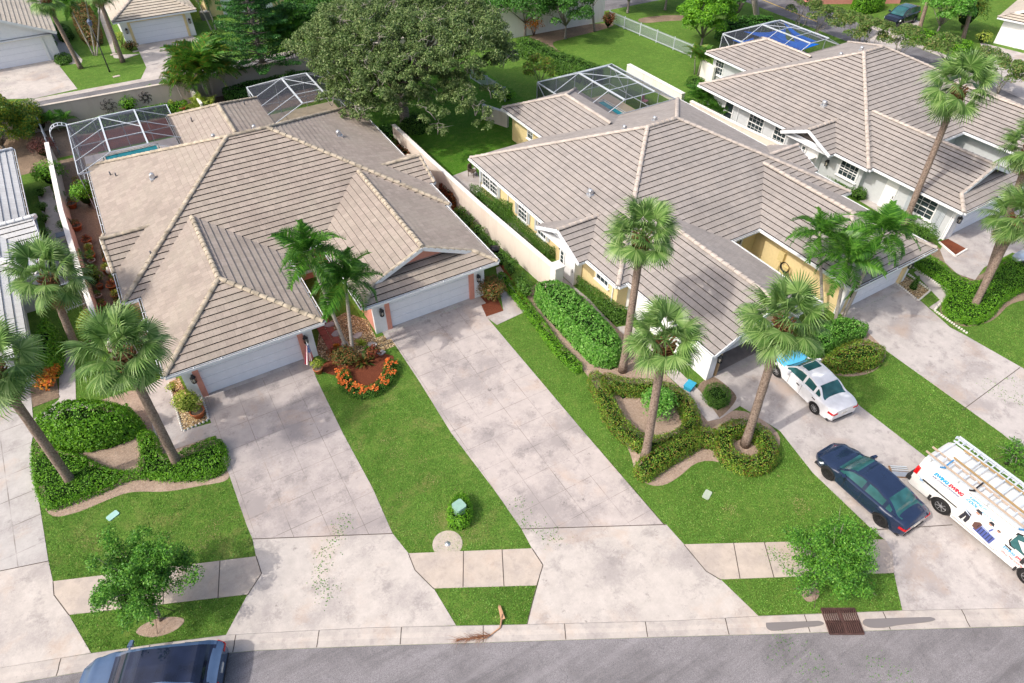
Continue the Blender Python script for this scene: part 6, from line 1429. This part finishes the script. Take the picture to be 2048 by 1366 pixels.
car('silver blue car on the grey house driveway, cut by the right edge',(44.75,10.95),92,PS,4.6,1.82,[(-2.3,.93),(-2.0,1.0),(-1.2,.96),(.5,.92),(1.2,.86),(1.9,.74),(2.3,.58)],[(-1.95,.98),(-1.05,1.33),(-.5,1.42),(.1,1.41),(.45,1.33),(1.15,.93)],(-1.37,1.37),.335,pillars=((-.22,-.10),(-1.25,-1.1)))
# ---- service van
PV=m_paint('paint_van_white',(.76,.76,.74),.3,0)
VX,VY=24.95,2.80; VL=6.15; VW=2.06
van=empty('service_van',(VX,VY,0),R_(-90),'white air conditioning service van with ladders on its roof rack','van')
xs=[-VL/2+VL*i/80 for i in range(81)]; wbx=(-1.50,2.27); wr=.39
zt=[(-3.08,1.90),(-2.95,2.03),(0,2.06),(1.15,2.05),(1.5,1.98),(2.25,1.28),(2.5,1.20),(2.95,1.05),(3.08,.80)]
vw=[(-3.08,.94),(-2.95,1.0),(1.6,1.0),(2.5,.96),(2.9,.86),(3.08,.72)]
def vsec(x):
    w=VW/2*lin(vw,x); t=lin(zt,x); a=0
    for q in wbx:
        if abs(x-q)<wr+.07: a=max(a,wr+math.sqrt((wr+.07)**2-(x-q)**2))
    z0=max(.30,a); be=min(1.15,t-.1); z0=min(z0,be-.05)
    tw=w*(1-.17*max(0,(t-1.2))/.86)
    return [(w,z0),(w,min(z0+.15,be-.02)),(w,(z0+be)/2),(w,be),(w-(w-tw)*.5,be+(t-be)*.5),(tw,t-.13),(tw*.93,t-.03),(tw*.5,t+.015),(0,t+.02)]
v=[];f=[];k=9;n=len(xs)
for sg in (1,-1):
    for x in xs: v+=[(x,sg*y,z) for y,z in vsec(x)]
for s in (0,1):
    o=s*n*k
    for i in range(n-1):
        for j in range(k-1):
            q=(o+i*k+j,o+(i+1)*k+j,o+(i+1)*k+j+1,o+i*k+j+1); f.append(q if s else q[::-1])
for i in (0,n-1): f.append(tuple([i*k+j for j in range(k)]+[n*k+i*k+j for j in range(k-2,-1,-1)]))
b=MB(); b.add(v,f,smooth=True); vb=b.build('body',PV,van); md=vb.modifiers.new('e','EDGE_SPLIT'); md.split_angle=R_(30)
u=MB(); u.box(-2.9,2.8,-.9,.9,.28,.45); [u.tube([(a,-.95,wr),(a,.95,wr)],wr+.05,18) for a in wbx]; u.build('underbody',M['plastic'],van)
for a in wbx:
    for sg in (1,-1): wheel(van,a,sg*(VW/2-.13),wr,.25,M['rim'],sg,7)
SY=-VW/2   # kerb side faces the camera (local -y)
def vp(x,z,o=.004):
    be=1.15; t=lin(zt,x); w=VW/2*lin(vw,x); tw=w*(1-.17*max(0,(t-1.2))/.86)
    s=vsec(x); 
    if z<=be: y=w
    else:
        m=be+(t-be)*.5
        y=w-(w-tw)*.5*(z-be)/(m-be) if z<m else (w-(w-tw)*.5)-((w-tw)*.5)*(z-m)/max(t-.13-m,.01)
    return (x,-(y+o),z)
def vquad(mb,pts,m=0,o=.004): mb.add([vp(x,z,o) for x,z in pts],[tuple(range(len(pts)))],m)
g=MB(); vquad(g,[(1.18,1.22),(1.05,1.34),(1.08,1.80),(1.22,1.86),(1.50,1.84),(2.02,1.34),(2.0,1.20)],0,.012); g.build('cab_window',M['carglass'],van)
g=MB(); vquad(g,[(1.12,1.17),(.99,1.32),(1.02,1.84),(1.2,1.91),(1.53,1.88),(2.10,1.34),(2.06,1.14)],0,.006); g.build('window_seal',M['black'],van)
g=MB(); g.add([(1.62,-.80,1.93),(1.62,.80,1.93),(2.22,.90,1.33),(2.22,-.90,1.33)],[(0,3,2,1)]); g.build('windscreen',M['carglass'],van)
s_=MB()
def seam(pts): 
    for a,b_ in zip(pts[:-1],pts[1:]): s_.bar(vp(*a,o=.003),vp(*b_,o=.003),.014,.014)
seam([(-1.02,.50),(-1.02,1.9),(.86,1.92),(.86,.42),(-.95,.42)]); seam([(.95,.45),(.95,1.85)]); seam([(2.05,.5),(2.12,1.1)]); 
s_.bar(vp(-2.62,1.02,.012),vp(-1.02,.98,.012),.05,.03); s_.bar(vp(-2.62,1.02,.012),vp(-1.9,1.01,.012),.07,.05); s_.build('door_seam',M['plastic'],van)
h=MB(); h.bar(vp(1.0,1.08,.02),vp(1.28,1.06,.02),.04,.04); h.build('door_handle',M['black'],van)
for sg in (-1,1):
    t=MB(); t.bar((-3.0,sg*(VW/2*.98),1.05),(-3.0,sg*(VW/2*.965),1.42),.16,.14); t.build('tail_light',M['tail'],van)
    mr=MB(); mr.box(1.72,1.86,min(sg*1.08,sg*1.38),max(sg*1.08,sg*1.38),1.12,1.40); mr.bar((1.8,sg*.98,1.2),(1.8,sg*1.1,1.22),.08); mr=mr.build('mirror',M['plastic'],van); bv=mr.modifiers.new('b','BEVEL'); bv.width=.05; bv.segments=3
    h=MB(); h.bar((2.86,sg*.80,.86),(2.98,sg*.62,.84),.12,.20); h.build('headlight',M['head'],van)
rb=MB(); rb.box(-3.24,-3.02,-1.0,1.0,.42,.66); rb.build('rear_bumper',M['plastic'],van)
rw=MB(); rw.add([(-3.085,-.80,1.2),(-3.085,-.06,1.2),(-3.03,-.06,1.78),(-3.03,-.72,1.78),(-3.085,.06,1.2),(-3.085,.80,1.2),(-3.03,.72,1.78),(-3.03,.06,1.78)],[(0,3,2,1),(4,7,6,5)]); rw.build('rear_window',M['carglass'],van)
mf=MB(); mf.box(-2.08,-1.98,-1.06,-.98,.30,.58); mf.box(1.72,1.80,-1.06,-.98,.26,.50); mf.build('mud_flap',M['plastic'],van)
# roof rack
rk=MB()
for x in (-2.8,-1.55,-.3,.95): rk.bar((x,-1.0,2.24),(x,1.0,2.24),.045); [rk.bar((x,sg*.93,2.0),(x,sg*1.0,2.26),.05) for sg in (1,-1)]
for y in (-1.0,-.93,.93,1.0): rk.bar((-3.0,y,2.24),(1.3,y,2.24),.04)
for x in np.arange(-2.95,1.2,.42): rk.bar((x,.82,2.26),(x,1.02,2.26),.035)
rk.build('roof_rack',M['alum'],van)
def ladder(label,x0,x1,y0,y1,z,mat,w2=None,dz=0,rung='alum'):
    r=empty('ladder',(VX,VY,0),R_(-90),label,'ladder','ladders on the van roof'); a=MB()
    w2=w2 if w2 is not None else (y1-y0)
    for s in (0,1):
        ya=y0 if s==0 else y1; c=(y0+y1)/2; yb=c+(w2/2 if s else -w2/2); a.bar((x0,ya,z),(x1,yb+dz,z),.035,.085)
    a.build('rails',mat,r); b=MB(); n=int(abs(x1-x0)/.33)
    for i in range(1,n):
        t=i/n; c=(y0+y1)/2; h0=(y1-y0)/2*(1-t)+w2/2*t; b.bar((x0+(x1-x0)*t,c-h0+dz*t,z),(x0+(x1-x0)*t,c+h0+dz*t,z),.06,.04)
    b.build('rungs',M[rung],r); return r
ladder('long pale extension ladder strapped along the near edge of the van roof rack',-3.15,2.55,-.98,-.55,2.36,simple_('fibreglass_pale',(.44,.35,.28),.6),.42)
ladder('tan wooden step ladder lying on the middle of the van roof rack',-2.35,2.2,-.30,.42,2.38,simple_('wood_tan',(.34,.23,.11),.7),.95)
ladder('silver extension ladder on the far edge of the van roof rack',-2.9,2.4,.55,.95,2.36,M['alum'],.4)
for i,x in enumerate((-2.25,-.95,1.1)):
    st=MB(); st.bar((x,-1.06,2.30),(x,-.5,2.44),.06,.05); st.bar((x-.12,-1.10,2.22),(x+.06,-1.04,2.34),.05); o=st.build('tie_strap',simple_('strap_blue',(.05,.20,.42),.6) if i!=1 else M['black']); o.location=(VX,VY,0); o.rotation_euler=(0,0,R_(-90)); tag(o,['blue strap holding the near ladder above the rear of the van','black strap holding the near ladder over the sliding door','blue strap holding the near ladder above the cab door'][i],'strap')
# lettering
CB=simple('letter_blue',(.0,.28,.62),.5,var=0); CRd=simple('letter_red',(.60,.02,.05),.5,var=0); CN=simple('letter_navy',(.04,.08,.22),.5,var=0)
def text(s,x,z,h,mat,parent=van,shear=.3,wscale=1.0,spacing=1.0,ang=0,bold=.0,name='lettering'):
    cu=bpy.data.curves.new('lettering','FONT'); cu.body=s; cu.size=h; cu.shear=shear; cu.space_character=spacing; cu.offset=bold; cu.resolution_u=2; cu.fill_mode='FRONT'
    t=bpy.data.objects.new('tmp',cu); dg=bpy.context.evaluated_depsgraph_get(); me=bpy.data.meshes.new_from_object(t); bpy.data.objects.remove(t)
    me.materials.clear(); me.materials.append(mat)
    for q in me.vertices:
        X=x+q.co.x*wscale; Z=z+q.co.y; q.co=Vector(vp(X,Z,.008))
    me.name='lettering'; return link(bpy.data.objects.new(name,me),parent)
# the van's side reads from the rear (left in the picture) to the cab
text('EWING',-2.30,1.62,.24,CB,bold=.008,wscale=.95); text('&',-1.62,1.64,.14,CB,bold=.004); text('EWING',-1.52,1.60,.24,CRd,bold=.008,wscale=.72) if False else None
for o in list(van.children):
    if o.name.startswith('lettering'): bpy.data.objects.remove(o)
text('EWING',-2.42,1.56,.21,CB,bold=.014,wscale=.88); text('&',-1.86,1.58,.12,CB); text('EWING',-1.76,1.56,.21,CRd,bold=.014,wscale=.88)
text('AIR CONDITIONING',-2.44,1.43,.105,CN,wscale=1.15,spacing=1.12,bold=.005)
text('Installations • Repairs • Maintenance',-2.42,1.35,.068,CN,shear=0); text('Residential & Commercial',-2.26,1.27,.062,CB,shear=.1); text('Servicing All Major Brands',-2.32,1.17,.066,CN,shear=0)
text('KEEPING IT',-.93,1.72,.14,CB,bold=.006); text('COOL',-.98,1.56,.17,CB,bold=.010); text('... SINCE 1979',-.40,1.55,.10,CB,bold=.003)
text('EWING',1.0,.88,.17,CB,bold=.008,wscale=.8); text('&',1.42,.90,.10,CB); text('EWING',1.50,.88,.17,CRd,bold=.008,wscale=.8); text('AIR CONDITIONING',1.0,.79,.085,CN,spacing=1.08,wscale=1.05,bold=.001); text('(561) 795-COOL',1.05,.64,.12,CRd,bold=.004,shear=.1); text('State Certified Class A Contractor',1.0,.56,.06,CN,shear=0)
text('IIC',-2.72,.86,.17,CB,shear=0,bold=.004); text('Quality Service',-2.86,1.00,.06,CB,shear=0)
# printed picture on the sliding door: three workers in white shirts round a condenser unit
dec=[simple('print_white',(.50,.58,.74),.5,var=.04),simple('print_trouser',(.03,.03,.04),.6,var=0),simple('print_blue',(.07,.10,.32),.6,var=.1),simple('print_brown',(.12,.06,.05),.6,var=0),simple('print_skin',(.42,.24,.17),.6,var=0)]
d=MB(); F=lambda pts,m,o=.009: vquad(d,pts,m,o)
F([(-.72,.92),(-.44,.94),(-.46,1.18),(-.74,1.22)],1); F([(-.78,.62),(-.66,.60),(-.60,.92),(-.74,.94)],1); F([(-.58,.64),(-.46,.60),(-.42,.94),(-.58,.94)],1)
F([(-.74,1.14),(-.30,1.02),(-.22,1.22),(-.34,1.40),(-.60,1.46),(-.78,1.30)],0,.010); F([(-.42,1.38),(-.28,1.36),(-.26,1.50),(-.40,1.52)],4,.012); F([(-.50,1.48),(-.18,1.44),(-.26,1.58),(-.42,1.60)],1,.013)
F([(-.14,.62),(.62,.52),(.66,1.00),(-.10,1.08)],2,.010)
for i in range(6): F([(-.08+i*.12,.66-i*.016),(-.05+i*.12,.66-i*.016),(-.03+i*.12,1.02-i*.013),(-.06+i*.12,1.02-i*.013)],0 if i==9 else 1,.0115)
F([(-.22,.72),(-.02,.66),(.04,1.12),(-.08,1.16),(-.24,.98)],3,.012); F([(.02,1.02),(.34,.98),(.38,1.26),(.18,1.36),(.02,1.28)],0,.012); F([(.14,1.34),(.28,1.32),(.30,1.44),(.16,1.46)],4,.013); F([(.10,1.42),(.36,1.38),(.30,1.52),(.18,1.53)],1,.014)
F([(.38,1.0),(.74,.96),(.72,1.24),(.54,1.34),(.40,1.26)],0,.012); F([(.50,1.32),(.62,1.30),(.63,1.42),(.52,1.44)],4,.013); F([(.50,1.38),(.64,1.36),(.64,1.41),(.51,1.42)],1,.014); F([(.30,1.1),(.36,1.28),(.42,1.30),(.36,1.06)],2,.013)
d.build('side_picture',dec,van)
# ---------------- small things ----------------
def prop(name,mb,mats,label,cat,loc=(0,0,0),rz=0,group=None):
    o=mb.build(name,mats); o.location=loc; o.rotation_euler=(0,0,R_(rz)); return tag(o,label,cat,group)
# flag on the left garage pier
r=empty('flag',(3.62,26.42,0),0,'american flag hanging from a short white pole beside the garage door','flag'); pm=MB(); a_=Vector((0,.15,1.75)); b_=Vector((.12,-.75,2.15)); a_=Vector((.05,.18,1.62)); b_=Vector((-.02,-.62,1.95)); pm.tube([a_,b_],.018,8); pm.lathe([(0,-.03),(.03,0),(0,.03)],b_,8); pm.build('pole',M['alum'],r)
fm=MB(); nx,nz=22,26
def fpnt(i,j): u=i/nx; v_=j/nz; return (b_.x-.02+ (u-.5)*(.16+.42*v_)-.16*v_,b_.y+.02+.10*math.sin(u*15)*(.3+v_)*.6,b_.z-.03-v_*1.20)
for i in range(nx):
    for j in range(nz):
        u=(i+.5)/nx; v_=(j+.5)/nz; stripe=int(u*13)%2; m_=(0 if stripe==0 else 1)
        if u>.46 and v_<.42: m_=2; 
        fm.add([fpnt(i,j),fpnt(i+1,j),fpnt(i+1,j+1),fpnt(i,j+1)],[(0,1,2,3)],m_,smooth=True)
fl_=fm.build('cloth',[simple('flag_red',(.60,.05,.08),.8,var=0),simple('flag_white',(.80,.74,.74),.8,var=0),simple('flag_blue',(.03,.09,.36),.8,var=0)],r)
st=MB()
for i in range(5):
    for j in range(5):
        u=.50+.48*(i+.5)/5; v_=.42*(j+.5)/5; p=fpnt(u*nx,v_*nz); st.add([(p[0]-.015,p[1]-.02,p[2]),(p[0],p[1]-.02,p[2]-.018),(p[0]+.015,p[1]-.02,p[2]),(p[0],p[1]-.02,p[2]+.018)],[(0,1,2,3)])
st.build('stars',simple_('starwhite',(.8,.8,.82),.8),fl_)
# brick path and stepping stones by the left garage
pb=MB()
for i in range(8):
    for j in range(2): x=4.75+j*.42; y=26.5+i*.45; pb.box(x,x+.39,y,y+.42,0,.03)
tag(pb.build('brick_path',M['brick']),kind='structure')
for i,(x,y) in enumerate(((660,650),(672,668),(690,690),(745,690),(760,706),(715,672))):
    p=P(x,y); s=MB(); s.prism([(.3*math.cos(a*1.05)*(1+.2*math.sin(a*3+i)),.22*math.sin(a*1.05)) for a in range(6)],0,.04); prop('stepping_stone',s,M['conc2'],'grey stepping stone in the pebble bed, '+['nearest the brick path','second from the brick path','beside the palm trunks','nearest the right garage','nearest the driveway corner','in front of the palm trunks'][i],'stepping stone',(p.x,p.y,.012),i*40,'stepping stones in the pebble bed')
# edging stones
def edging(label,pts,st=.16,mat='stone',r_=.06):
    q=[P(a,b) for a,b in pts]; r=empty('stone_edging',q[0],0,label,'edging'); mb=MB()
    for a,b in zip(q[:-1],q[1:]):
        L_=(b-a).length; n=int(L_/st)
        for i in range(n): c=a.lerp(b,(i+.5)/n)-q[0]; mb.lathe([(r_*rng.uniform(.8,1.15),0),(r_,.06),(r_*.6,.1),(0,.11)],c,6,smooth=False)
    mb.build('stones',M[mat],r); return r
edging('row of pale stones round the bed at the left garage corner',[(338,765),(366,864),(418,840),(405,795)])
edging('row of white stones along the right driveway and walk',[(1790,566),(1836,602),(1860,582),(1815,548)],.14)
edging('long row of white edging stones beside the bright groundcover',[(1825,535),(1900,586),(1868,621),(1905,648),(1935,668)],.14)
for k,pts in enumerate((((1878,484),(1911,512),(1934,498)),)):
    q=[P(a,b,.06) for a,b in pts]; mb=MB(); [mb.bar(a,b,.1,.08) for a,b in zip(q[:-1],q[1:])]; tag(mb.build('border_edging',M['wallw']),'white border round the small red mulch patch by the grey garage','edging')
# utility lids, boxes
p=P(895,1088); mb=MB(); mb.prism([(p.x+.62*math.cos(a),p.y+.62*math.sin(a)) for a in np.linspace(0,2*math.pi,22)[:-1]],0,.014); o=mb.build('manhole_pad',M['walk']); tag(o,'round concrete pad with a small metal lid beside the sidewalk','utility cover')
l=MB(); l.lathe([(.12,.012),(.12,.03),(0,.035)],p,14); l.lathe([(.05,.03),(.05,.045),(0,.045)],p,10); l.build('lid',M['metal'],o)
for i,(x,y,c_,lb) in enumerate(((226,1032,(.30,.50,.46),'pale green utility lid in the left lawn'),(1414,990,(.36,.42,.34),'pale round utility lid in the lawn below the hedge ring'))):
    p=P(x,y); mb=MB(); mb.prism([(-.24,-.11),(-.2,-.15),(.2,-.15),(.24,-.11),(.24,.11),(.2,.15),(-.2,.15),(-.24,.11)],0,.05); prop('utility_cover',mb,simple_('lid%d'%i,c_,.6),lb,'utility cover',(p.x,p.y,0),25)
mb=MB(); mb.prism([(-.2,-.15),(-.15,-.2),(.15,-.2),(.2,-.15),(.2,.15),(.15,.2),(-.15,.2),(-.2,.15)],0,.72); mb.prism([(-.24,-.18),(-.18,-.24),(.18,-.24),(.24,-.18),(.24,.18),(.18,.24),(-.18,.24),(-.24,.18)],.70,.86); p=P(918,1010,.85); prop('utility_box',mb,simple_('pedestal',(.24,.40,.33),.6),'pale green utility pedestal inside the clipped shrub','utility box',(p.x,p.y,0),10)
for (x,y) in ((228,113),(233,157),(272,107)): 
    p=P(x,y-4); mb=MB(); mb.box(-.3,.3,-.18,.18,0,.04); prop('utility_cover',mb,M['walk'],['small concrete lid near the lamp post on the back lawn','small concrete lid at the kerb edge of the back lawn','small concrete lid by the palm on the back lawn'][[228,233,272].index(x)],'utility cover',(p.x,p.y,0),8)
# storm drain
q=[P(1645,1229),P(1712,1229),P(1722,1259),P(1656,1261)]; dc=(q[1]-q[0]).normalized(); r=empty('storm_drain',(q[0]+q[2])/2,math.atan2(dc.y,dc.x),'rusty iron storm drain grate in the kerb','storm drain'); L_=(q[1]-q[0]).length; W_=.95; mb=MB(); mb.box(-L_/2,L_/2,-W_/2,W_/2,.01,.04); mb.build('pit',M['black'],r)
mb=MB(); rust=simple_('rust',(.085,.045,.04),.8,var=.3)
for y in (-W_/2,-.02,W_/2): mb.bar((-L_/2,y,.075),(L_/2,y,.075),.07,.05)
for x in np.linspace(-L_/2,L_/2,17): mb.bar((x,-W_/2,.075),(x,W_/2,.075),.032,.05)
mb.bar((0,-W_/2,.08),(0,W_/2,.08),.07,.05); mb.build('grate',rust,r)
# puddles
wet=NT('wet_concrete',.12,.5); wet.b.inputs['Roughness'].default_value=.3; wet.col((.19,.175,.175)); 
for i,pts in enumerate((((1530,1240),(1560,1236),(1600,1238),(1645,1243),(1648,1252),(1600,1256),(1560,1262),(1533,1262)),((1722,1240),(1760,1232),(1810,1230),(1850,1232),(1876,1240),(1850,1246),(1800,1250),(1760,1258),(1728,1254)))):
    q=smooth_poly([tuple(P(a,b,.0)[:2]) for a,b in pts],2); mb=MB(); mb.prism(q,.0,.052); tag(mb.build('water_puddle',wet.m),kind='structure')
# condenser lid part on the driveway
r=empty('metal_unit',P(1798,945),R_(55),'rusty metal frame with silver bars lying on the driveway by the van','metal rack'); mb=MB(); mb.box(-.3,.3,-.4,.4,0,.06); mb.build('tray',simple_('rusttray',(.22,.13,.07),.8,var=.3),r)
mb=MB(); mb.box(-.28,-.02,-.36,.36,.06,.10); mb.build('plate',M['metal'],r); mb=MB(); [mb.bar((x,-.38,.10),(x,.34,.10),.05,.05) for x in (.05,.16,.26)]; mb.build('bars',M['alum'],r)
# fallen palm frond
p=P(955,1275); r=empty('palm_frond',(p.x,p.y,0),R_(-15),'brown dead palm frond lying in the gutter','fallen frond'); mb=MB(); mb.tube([(1.1,.55,.12),(.9,.1,.08),(.3,-.15,.1),(-.6,.05,.10)],[.05,.035,.02,.008],6); mb.add([(1.02,.9,.13),(1.12,.9,.13),(1.16,.35,.14),(.98,.35,.12)],[(0,1,2,3)]); mb.build('stalk',simple_('deadstalk',(.42,.25,.15),.9,var=.2),r)
v=[];f=[]
for i in range(90):
    t=rng.uniform(0,1); x=.5-1.2*t; y=-.1+.15*t; a=math.pi+rng.normal(0,.55); l=rng.uniform(.25,.55); k=len(v); z=.08+rng.uniform(0,.12); v+=[(x,y-.012,z),(x,y+.012,z),(x+math.cos(a)*l,y+math.sin(a)*l,z+rng.uniform(-.06,.1))]; f.append((k,k+1,k+2))
me=bpy.data.meshes.new('leaflets'); me.from_pydata([tuple(a) for a in v],[],f); me.materials.append(simple_('deadleaf',(.20,.09,.05),.9,var=.3)); link(bpy.data.objects.new('leaflets',me),r)
# hedge clippings on concrete
def clippings(pts,sx,n):
    C=[]
    for (x,y) in pts:
        p=P(x,y,.03); C+= [(p.x+rng.normal(0,sx),p.y+rng.normal(0,sx),.03) for _ in range(n)]
    o=leafmesh('leaf_litter',np.array(C),np.tile([0,0,1.],(len(C),1)),.06,ML['tree2'],tilt=.3); return tag(o,kind='stuff')
clippings([(690,1040),(680,1060),(665,1085),(650,1110),(645,1140),(640,1165),(655,1190)],.22,42)
clippings([(1050,1045),(1080,1060),(1110,1075),(1035,1010)],.25,40); clippings([(1980,770),(2010,790),(2040,800),(2025,760)],.3,40)
clippings([(1545,1105),(1560,1120),(1575,1115)],.2,60); clippings([(1560,1290),(1590,1300),(1640,1345),(1800,1350),(1750,1330)],.35,45); clippings([(15,180),(5,160)],.4,50)
# wheelie bin, blue box, hose, lamp post, SUV hose, chair, bench, trellis, ironwork
p=P(990,522); mb=MB(); mb.lathe([(.24,0),(.30,.95),(.32,.96),(.32,1.0),(.12,1.08),(0,1.09)],seg=16); prop('dustbin',mb,M['black'],'black rubbish bin beside the right garage corner','bin',(p.x,p.y,0))
p=P(1378,776); mb=MB(); mb.box(-.26,.26,-.19,.19,0,.24); mb.box(-.29,.29,-.22,.22,.24,.28); prop('blue_box',mb,simple_('bluebox',(.03,.32,.50),.5),'small blue plastic box at the yellow house garage corner','box',(p.x,p.y,0),20)
r=empty('garden_hose',(*loc_(19.6+8.05,20.9-2.2,.876),0),0,'coiled black hose hanging on the yellow courtyard wall','hose'); mb=MB()
for k in range(4): mb.tube([(2.9+.02*k,.33*math.cos(a)*(1-.05*k),1.0+.33*math.sin(a)*(1-.05*k)) for a in np.linspace(0,6.28,20)],.018,6)
mb.build('coil',M['black'],r)
r=empty('lamp_post',P(219.5,144),0,'tall black lamp post on the back lawn','street lamp'); mb=MB(); mb.tube([(0,0,0),(0,0,.3),(0,0,4.1)],[.09,.055,.045],8); mb.build('post',M['black'],r); mb=MB(); mb.lathe([(.06,4.1),(.16,4.2),(.2,4.5),(.22,4.52),(.05,4.72),(0,4.75)],seg=8,smooth=False); mb.build('lantern',simple_('lantern',(.10,.13,.2),.3),r)
r=empty('garden_chair',P(945,352),R_(30),'brown wicker chair at the corner of the yellow house patio','chair'); br_=simple_('wicker',(.12,.09,.07),.8)
mb=MB(); mb.box(-.24,.24,-.24,.24,.40,.46); mb.build('seat',br_,r); mb=MB(); mb.box(-.24,.24,.20,.26,.46,.95); mb.build('backrest',br_,r)
for x in (-.22,.22):
    for y in (-.22,.22): mb=MB(); mb.bar((x,y,0),(x*.95,y*.95,.42),.035); mb.build('leg',br_,r)
for x in (-.26,.26): mb=MB(); mb.bar((x,-.22,.66),(x,.22,.66),.04); mb.bar((x,-.2,.42),(x,-.2,.66),.03); mb.build('arm',br_,r)
p=P(133,485); r=empty('garden_table',(p.x,p.y,0),0,'small grey metal table beside the garden wall on the shaded path','table'); mb=MB(); mb.box(-.35,.35,-.3,.3,.62,.66); mb.build('tabletop',simple_('slate',(.10,.13,.18),.5),r)
for x in (-.3,.3):
    for y in (-.25,.25): mb=MB(); mb.bar((x,y,0),(x,y,.62),.03); mb.build('leg',M['metal'],r)
r=empty('garden_trellis',(-5.0,58.2,0),0,'white arched garden trellis left of the pool screen','trellis'); mb=MB()
for y in (-.25,.25):
    mb.tube([(-.75,y,0),(-.75,y,1.5)]+[(-.75*math.cos(a),y,1.5+.7*math.sin(a)) for a in np.linspace(.1,3.04,12)]+[(.75,y,1.5),(.75,y,0)],.035,6)
for a in np.linspace(.1,3.04,9): mb.bar((-.75*math.cos(a),-.25,1.5+.7*math.sin(a)),(-.75*math.cos(a),.25,1.5+.7*math.sin(a)),.05)
for z in (.4,.8,1.2): [mb.bar((x,-.25,z),(x,.25,z),.04) for x in (-.75,.75)]
mb.build('arch',M['alum'],r)
def iron(label,x,z,s,y=62.86-.14):
    r=empty('wall_ornament',(x,y,z),0,label,'wall ornament'); mb=MB()
    for k in range(8):
        a=k*math.pi/4; c=Vector((math.cos(a)*s*.55,0,math.sin(a)*s*.55)); mb.tube([c+Vector((math.cos(b)*s*.3,0,math.sin(b)*s*.3)) for b in np.linspace(a,a+5.2,12)],.018,4)
    mb.tube([(math.cos(b)*s*.4,0,math.sin(b)*s*.4) for b in np.linspace(0,6.28,16)],.018,4); mb.build('scrolls',M['black'],r)
iron('round black scrollwork ornament on the rear wall left of the leafy shrub',-1.35,1.05,.75); iron('smaller black scrollwork ornament on the rear wall right of the leafy shrub',1.5,1.15,.6)
for k,(x,y,z) in enumerate(((-5.82,45.2,1.1),(-5.62,38.0,1.2))):
    mb=MB(); mb.bar((x+.13,y-.3,z+.5),(x+.13,y+.3,z-.4),.03); mb.bar((x+.13,y-.1,z+.5),(x+.13,y+.5,z-.2),.03); tag(mb.build('wall_ornament',M['black']),['black metal rods on the garden wall half way along','black metal ornament on the garden wall above the pots'][k],'wall ornament')
# patio set inside the left pool screen
r=empty('patio_table',(1.9,50.7,0),0,'round dark patio table inside the left pool screen','table'); mb=MB(); mb.lathe([(0,.70),(.5,.70),(.5,.73),(0,.73)],seg=16); mb.build('tabletop',M['black'],r); mb=MB(); mb.tube([(0,0,.05),(0,0,.7)],.04); mb.lathe([(.28,.05),(.26,.09),(0,.1)],seg=12); mb.build('stand',M['black'],r)
def patio_chair(x,y,rz,label,mat,group):
    r=empty('patio_chair',(x,y,.05),R_(rz),label,'chair',group); mb=MB(); mb.box(-.24,.24,-.24,.24,.40,.45); mb.build('seat',mat,r); mb=MB(); mb.box(-.24,.24,.20,.25,.45,.92); mb.build('backrest',mat,r)
    for a in (-.21,.21):
        for b in (-.21,.21): mb=MB(); mb.bar((a,b,0),(a,b,.41),.03); mb.build('leg',mat,r)
for k in range(3): patio_chair(1.9+.85*math.cos(k*2.1),50.7+.85*math.sin(k*2.1),k*120-90,['dark patio chair right of the round table in the left screen','dark patio chair behind the round table in the left screen','dark patio chair in front of the round table in the left screen'][k],M['black'],'patio chairs in the left pool screen')
q=P(1288,212); patio_chair(q.x,q.y,20,'pink cushioned chair inside the yellow house pool screen',simple_('pinkcushion',(.55,.25,.30),.8),None)
q=P(1250,200)
# long clay border (path) inside left screen
patch('mulch_bed',M['mulch'],[(-4.6,57.0),(2.8,57.0),(2.8,60.5),(-4.6,60.5)],.02)
# tree box left of grey house, blue hose cover
q=P(1398,176); mb=MB(); mb.lathe([(.28,0),(.25,.10),(0,.12)],seg=12); prop('hose_cover',mb,simple_('bluebox2',(.25,.50,.60),.6),'pale blue lid under the small palm beside the grey house','lid',(q.x,q.y,0))
# house number plates
def plate(root,x,y,s,z=2.05):
    cu=bpy.data.curves.new('n','FONT'); cu.body=s; cu.size=.16; t=bpy.data.objects.new('tmp',cu); me=bpy.data.meshes.new_from_object(t); bpy.data.objects.remove(t)
    for v in me.vertices: v.co=Vector((x+v.co.x,y-.045,z+v.co.y))
    me.materials.clear(); me.materials.append(M['black']); link(bpy.data.objects.new('house_number',me),root)
# rear garden terracotta pots by the rear wall
for k,(x,y,lf) in enumerate(((349,222,'lime'),(366,222,None),(332,195,'hedge'))):
    p=P(x,y); pot(['terracotta pot with a shrub near the partition wall','empty terracotta pot near the partition wall','tall potted shrub at the rear wall'][k],0,0,.28,.38,lf,.35,.6,130,pos=(p.x,p.y))
# air conditioner beside yellow far house
q=P(412,38); mb=MB(); mb.box(-.45,.45,-.45,.45,0,.8); o=prop('air_conditioner',mb,simple_('acgrey',(.22,.20,.18),.7),'square grey air conditioner beside the far yellow wall','air conditioner',(q.x,q.y,0)); mb=MB(); mb.lathe([(.38,.8),(.38,.83),(.0,.83)],seg=16); mb.build('fan_guard',M['wallw'],o)
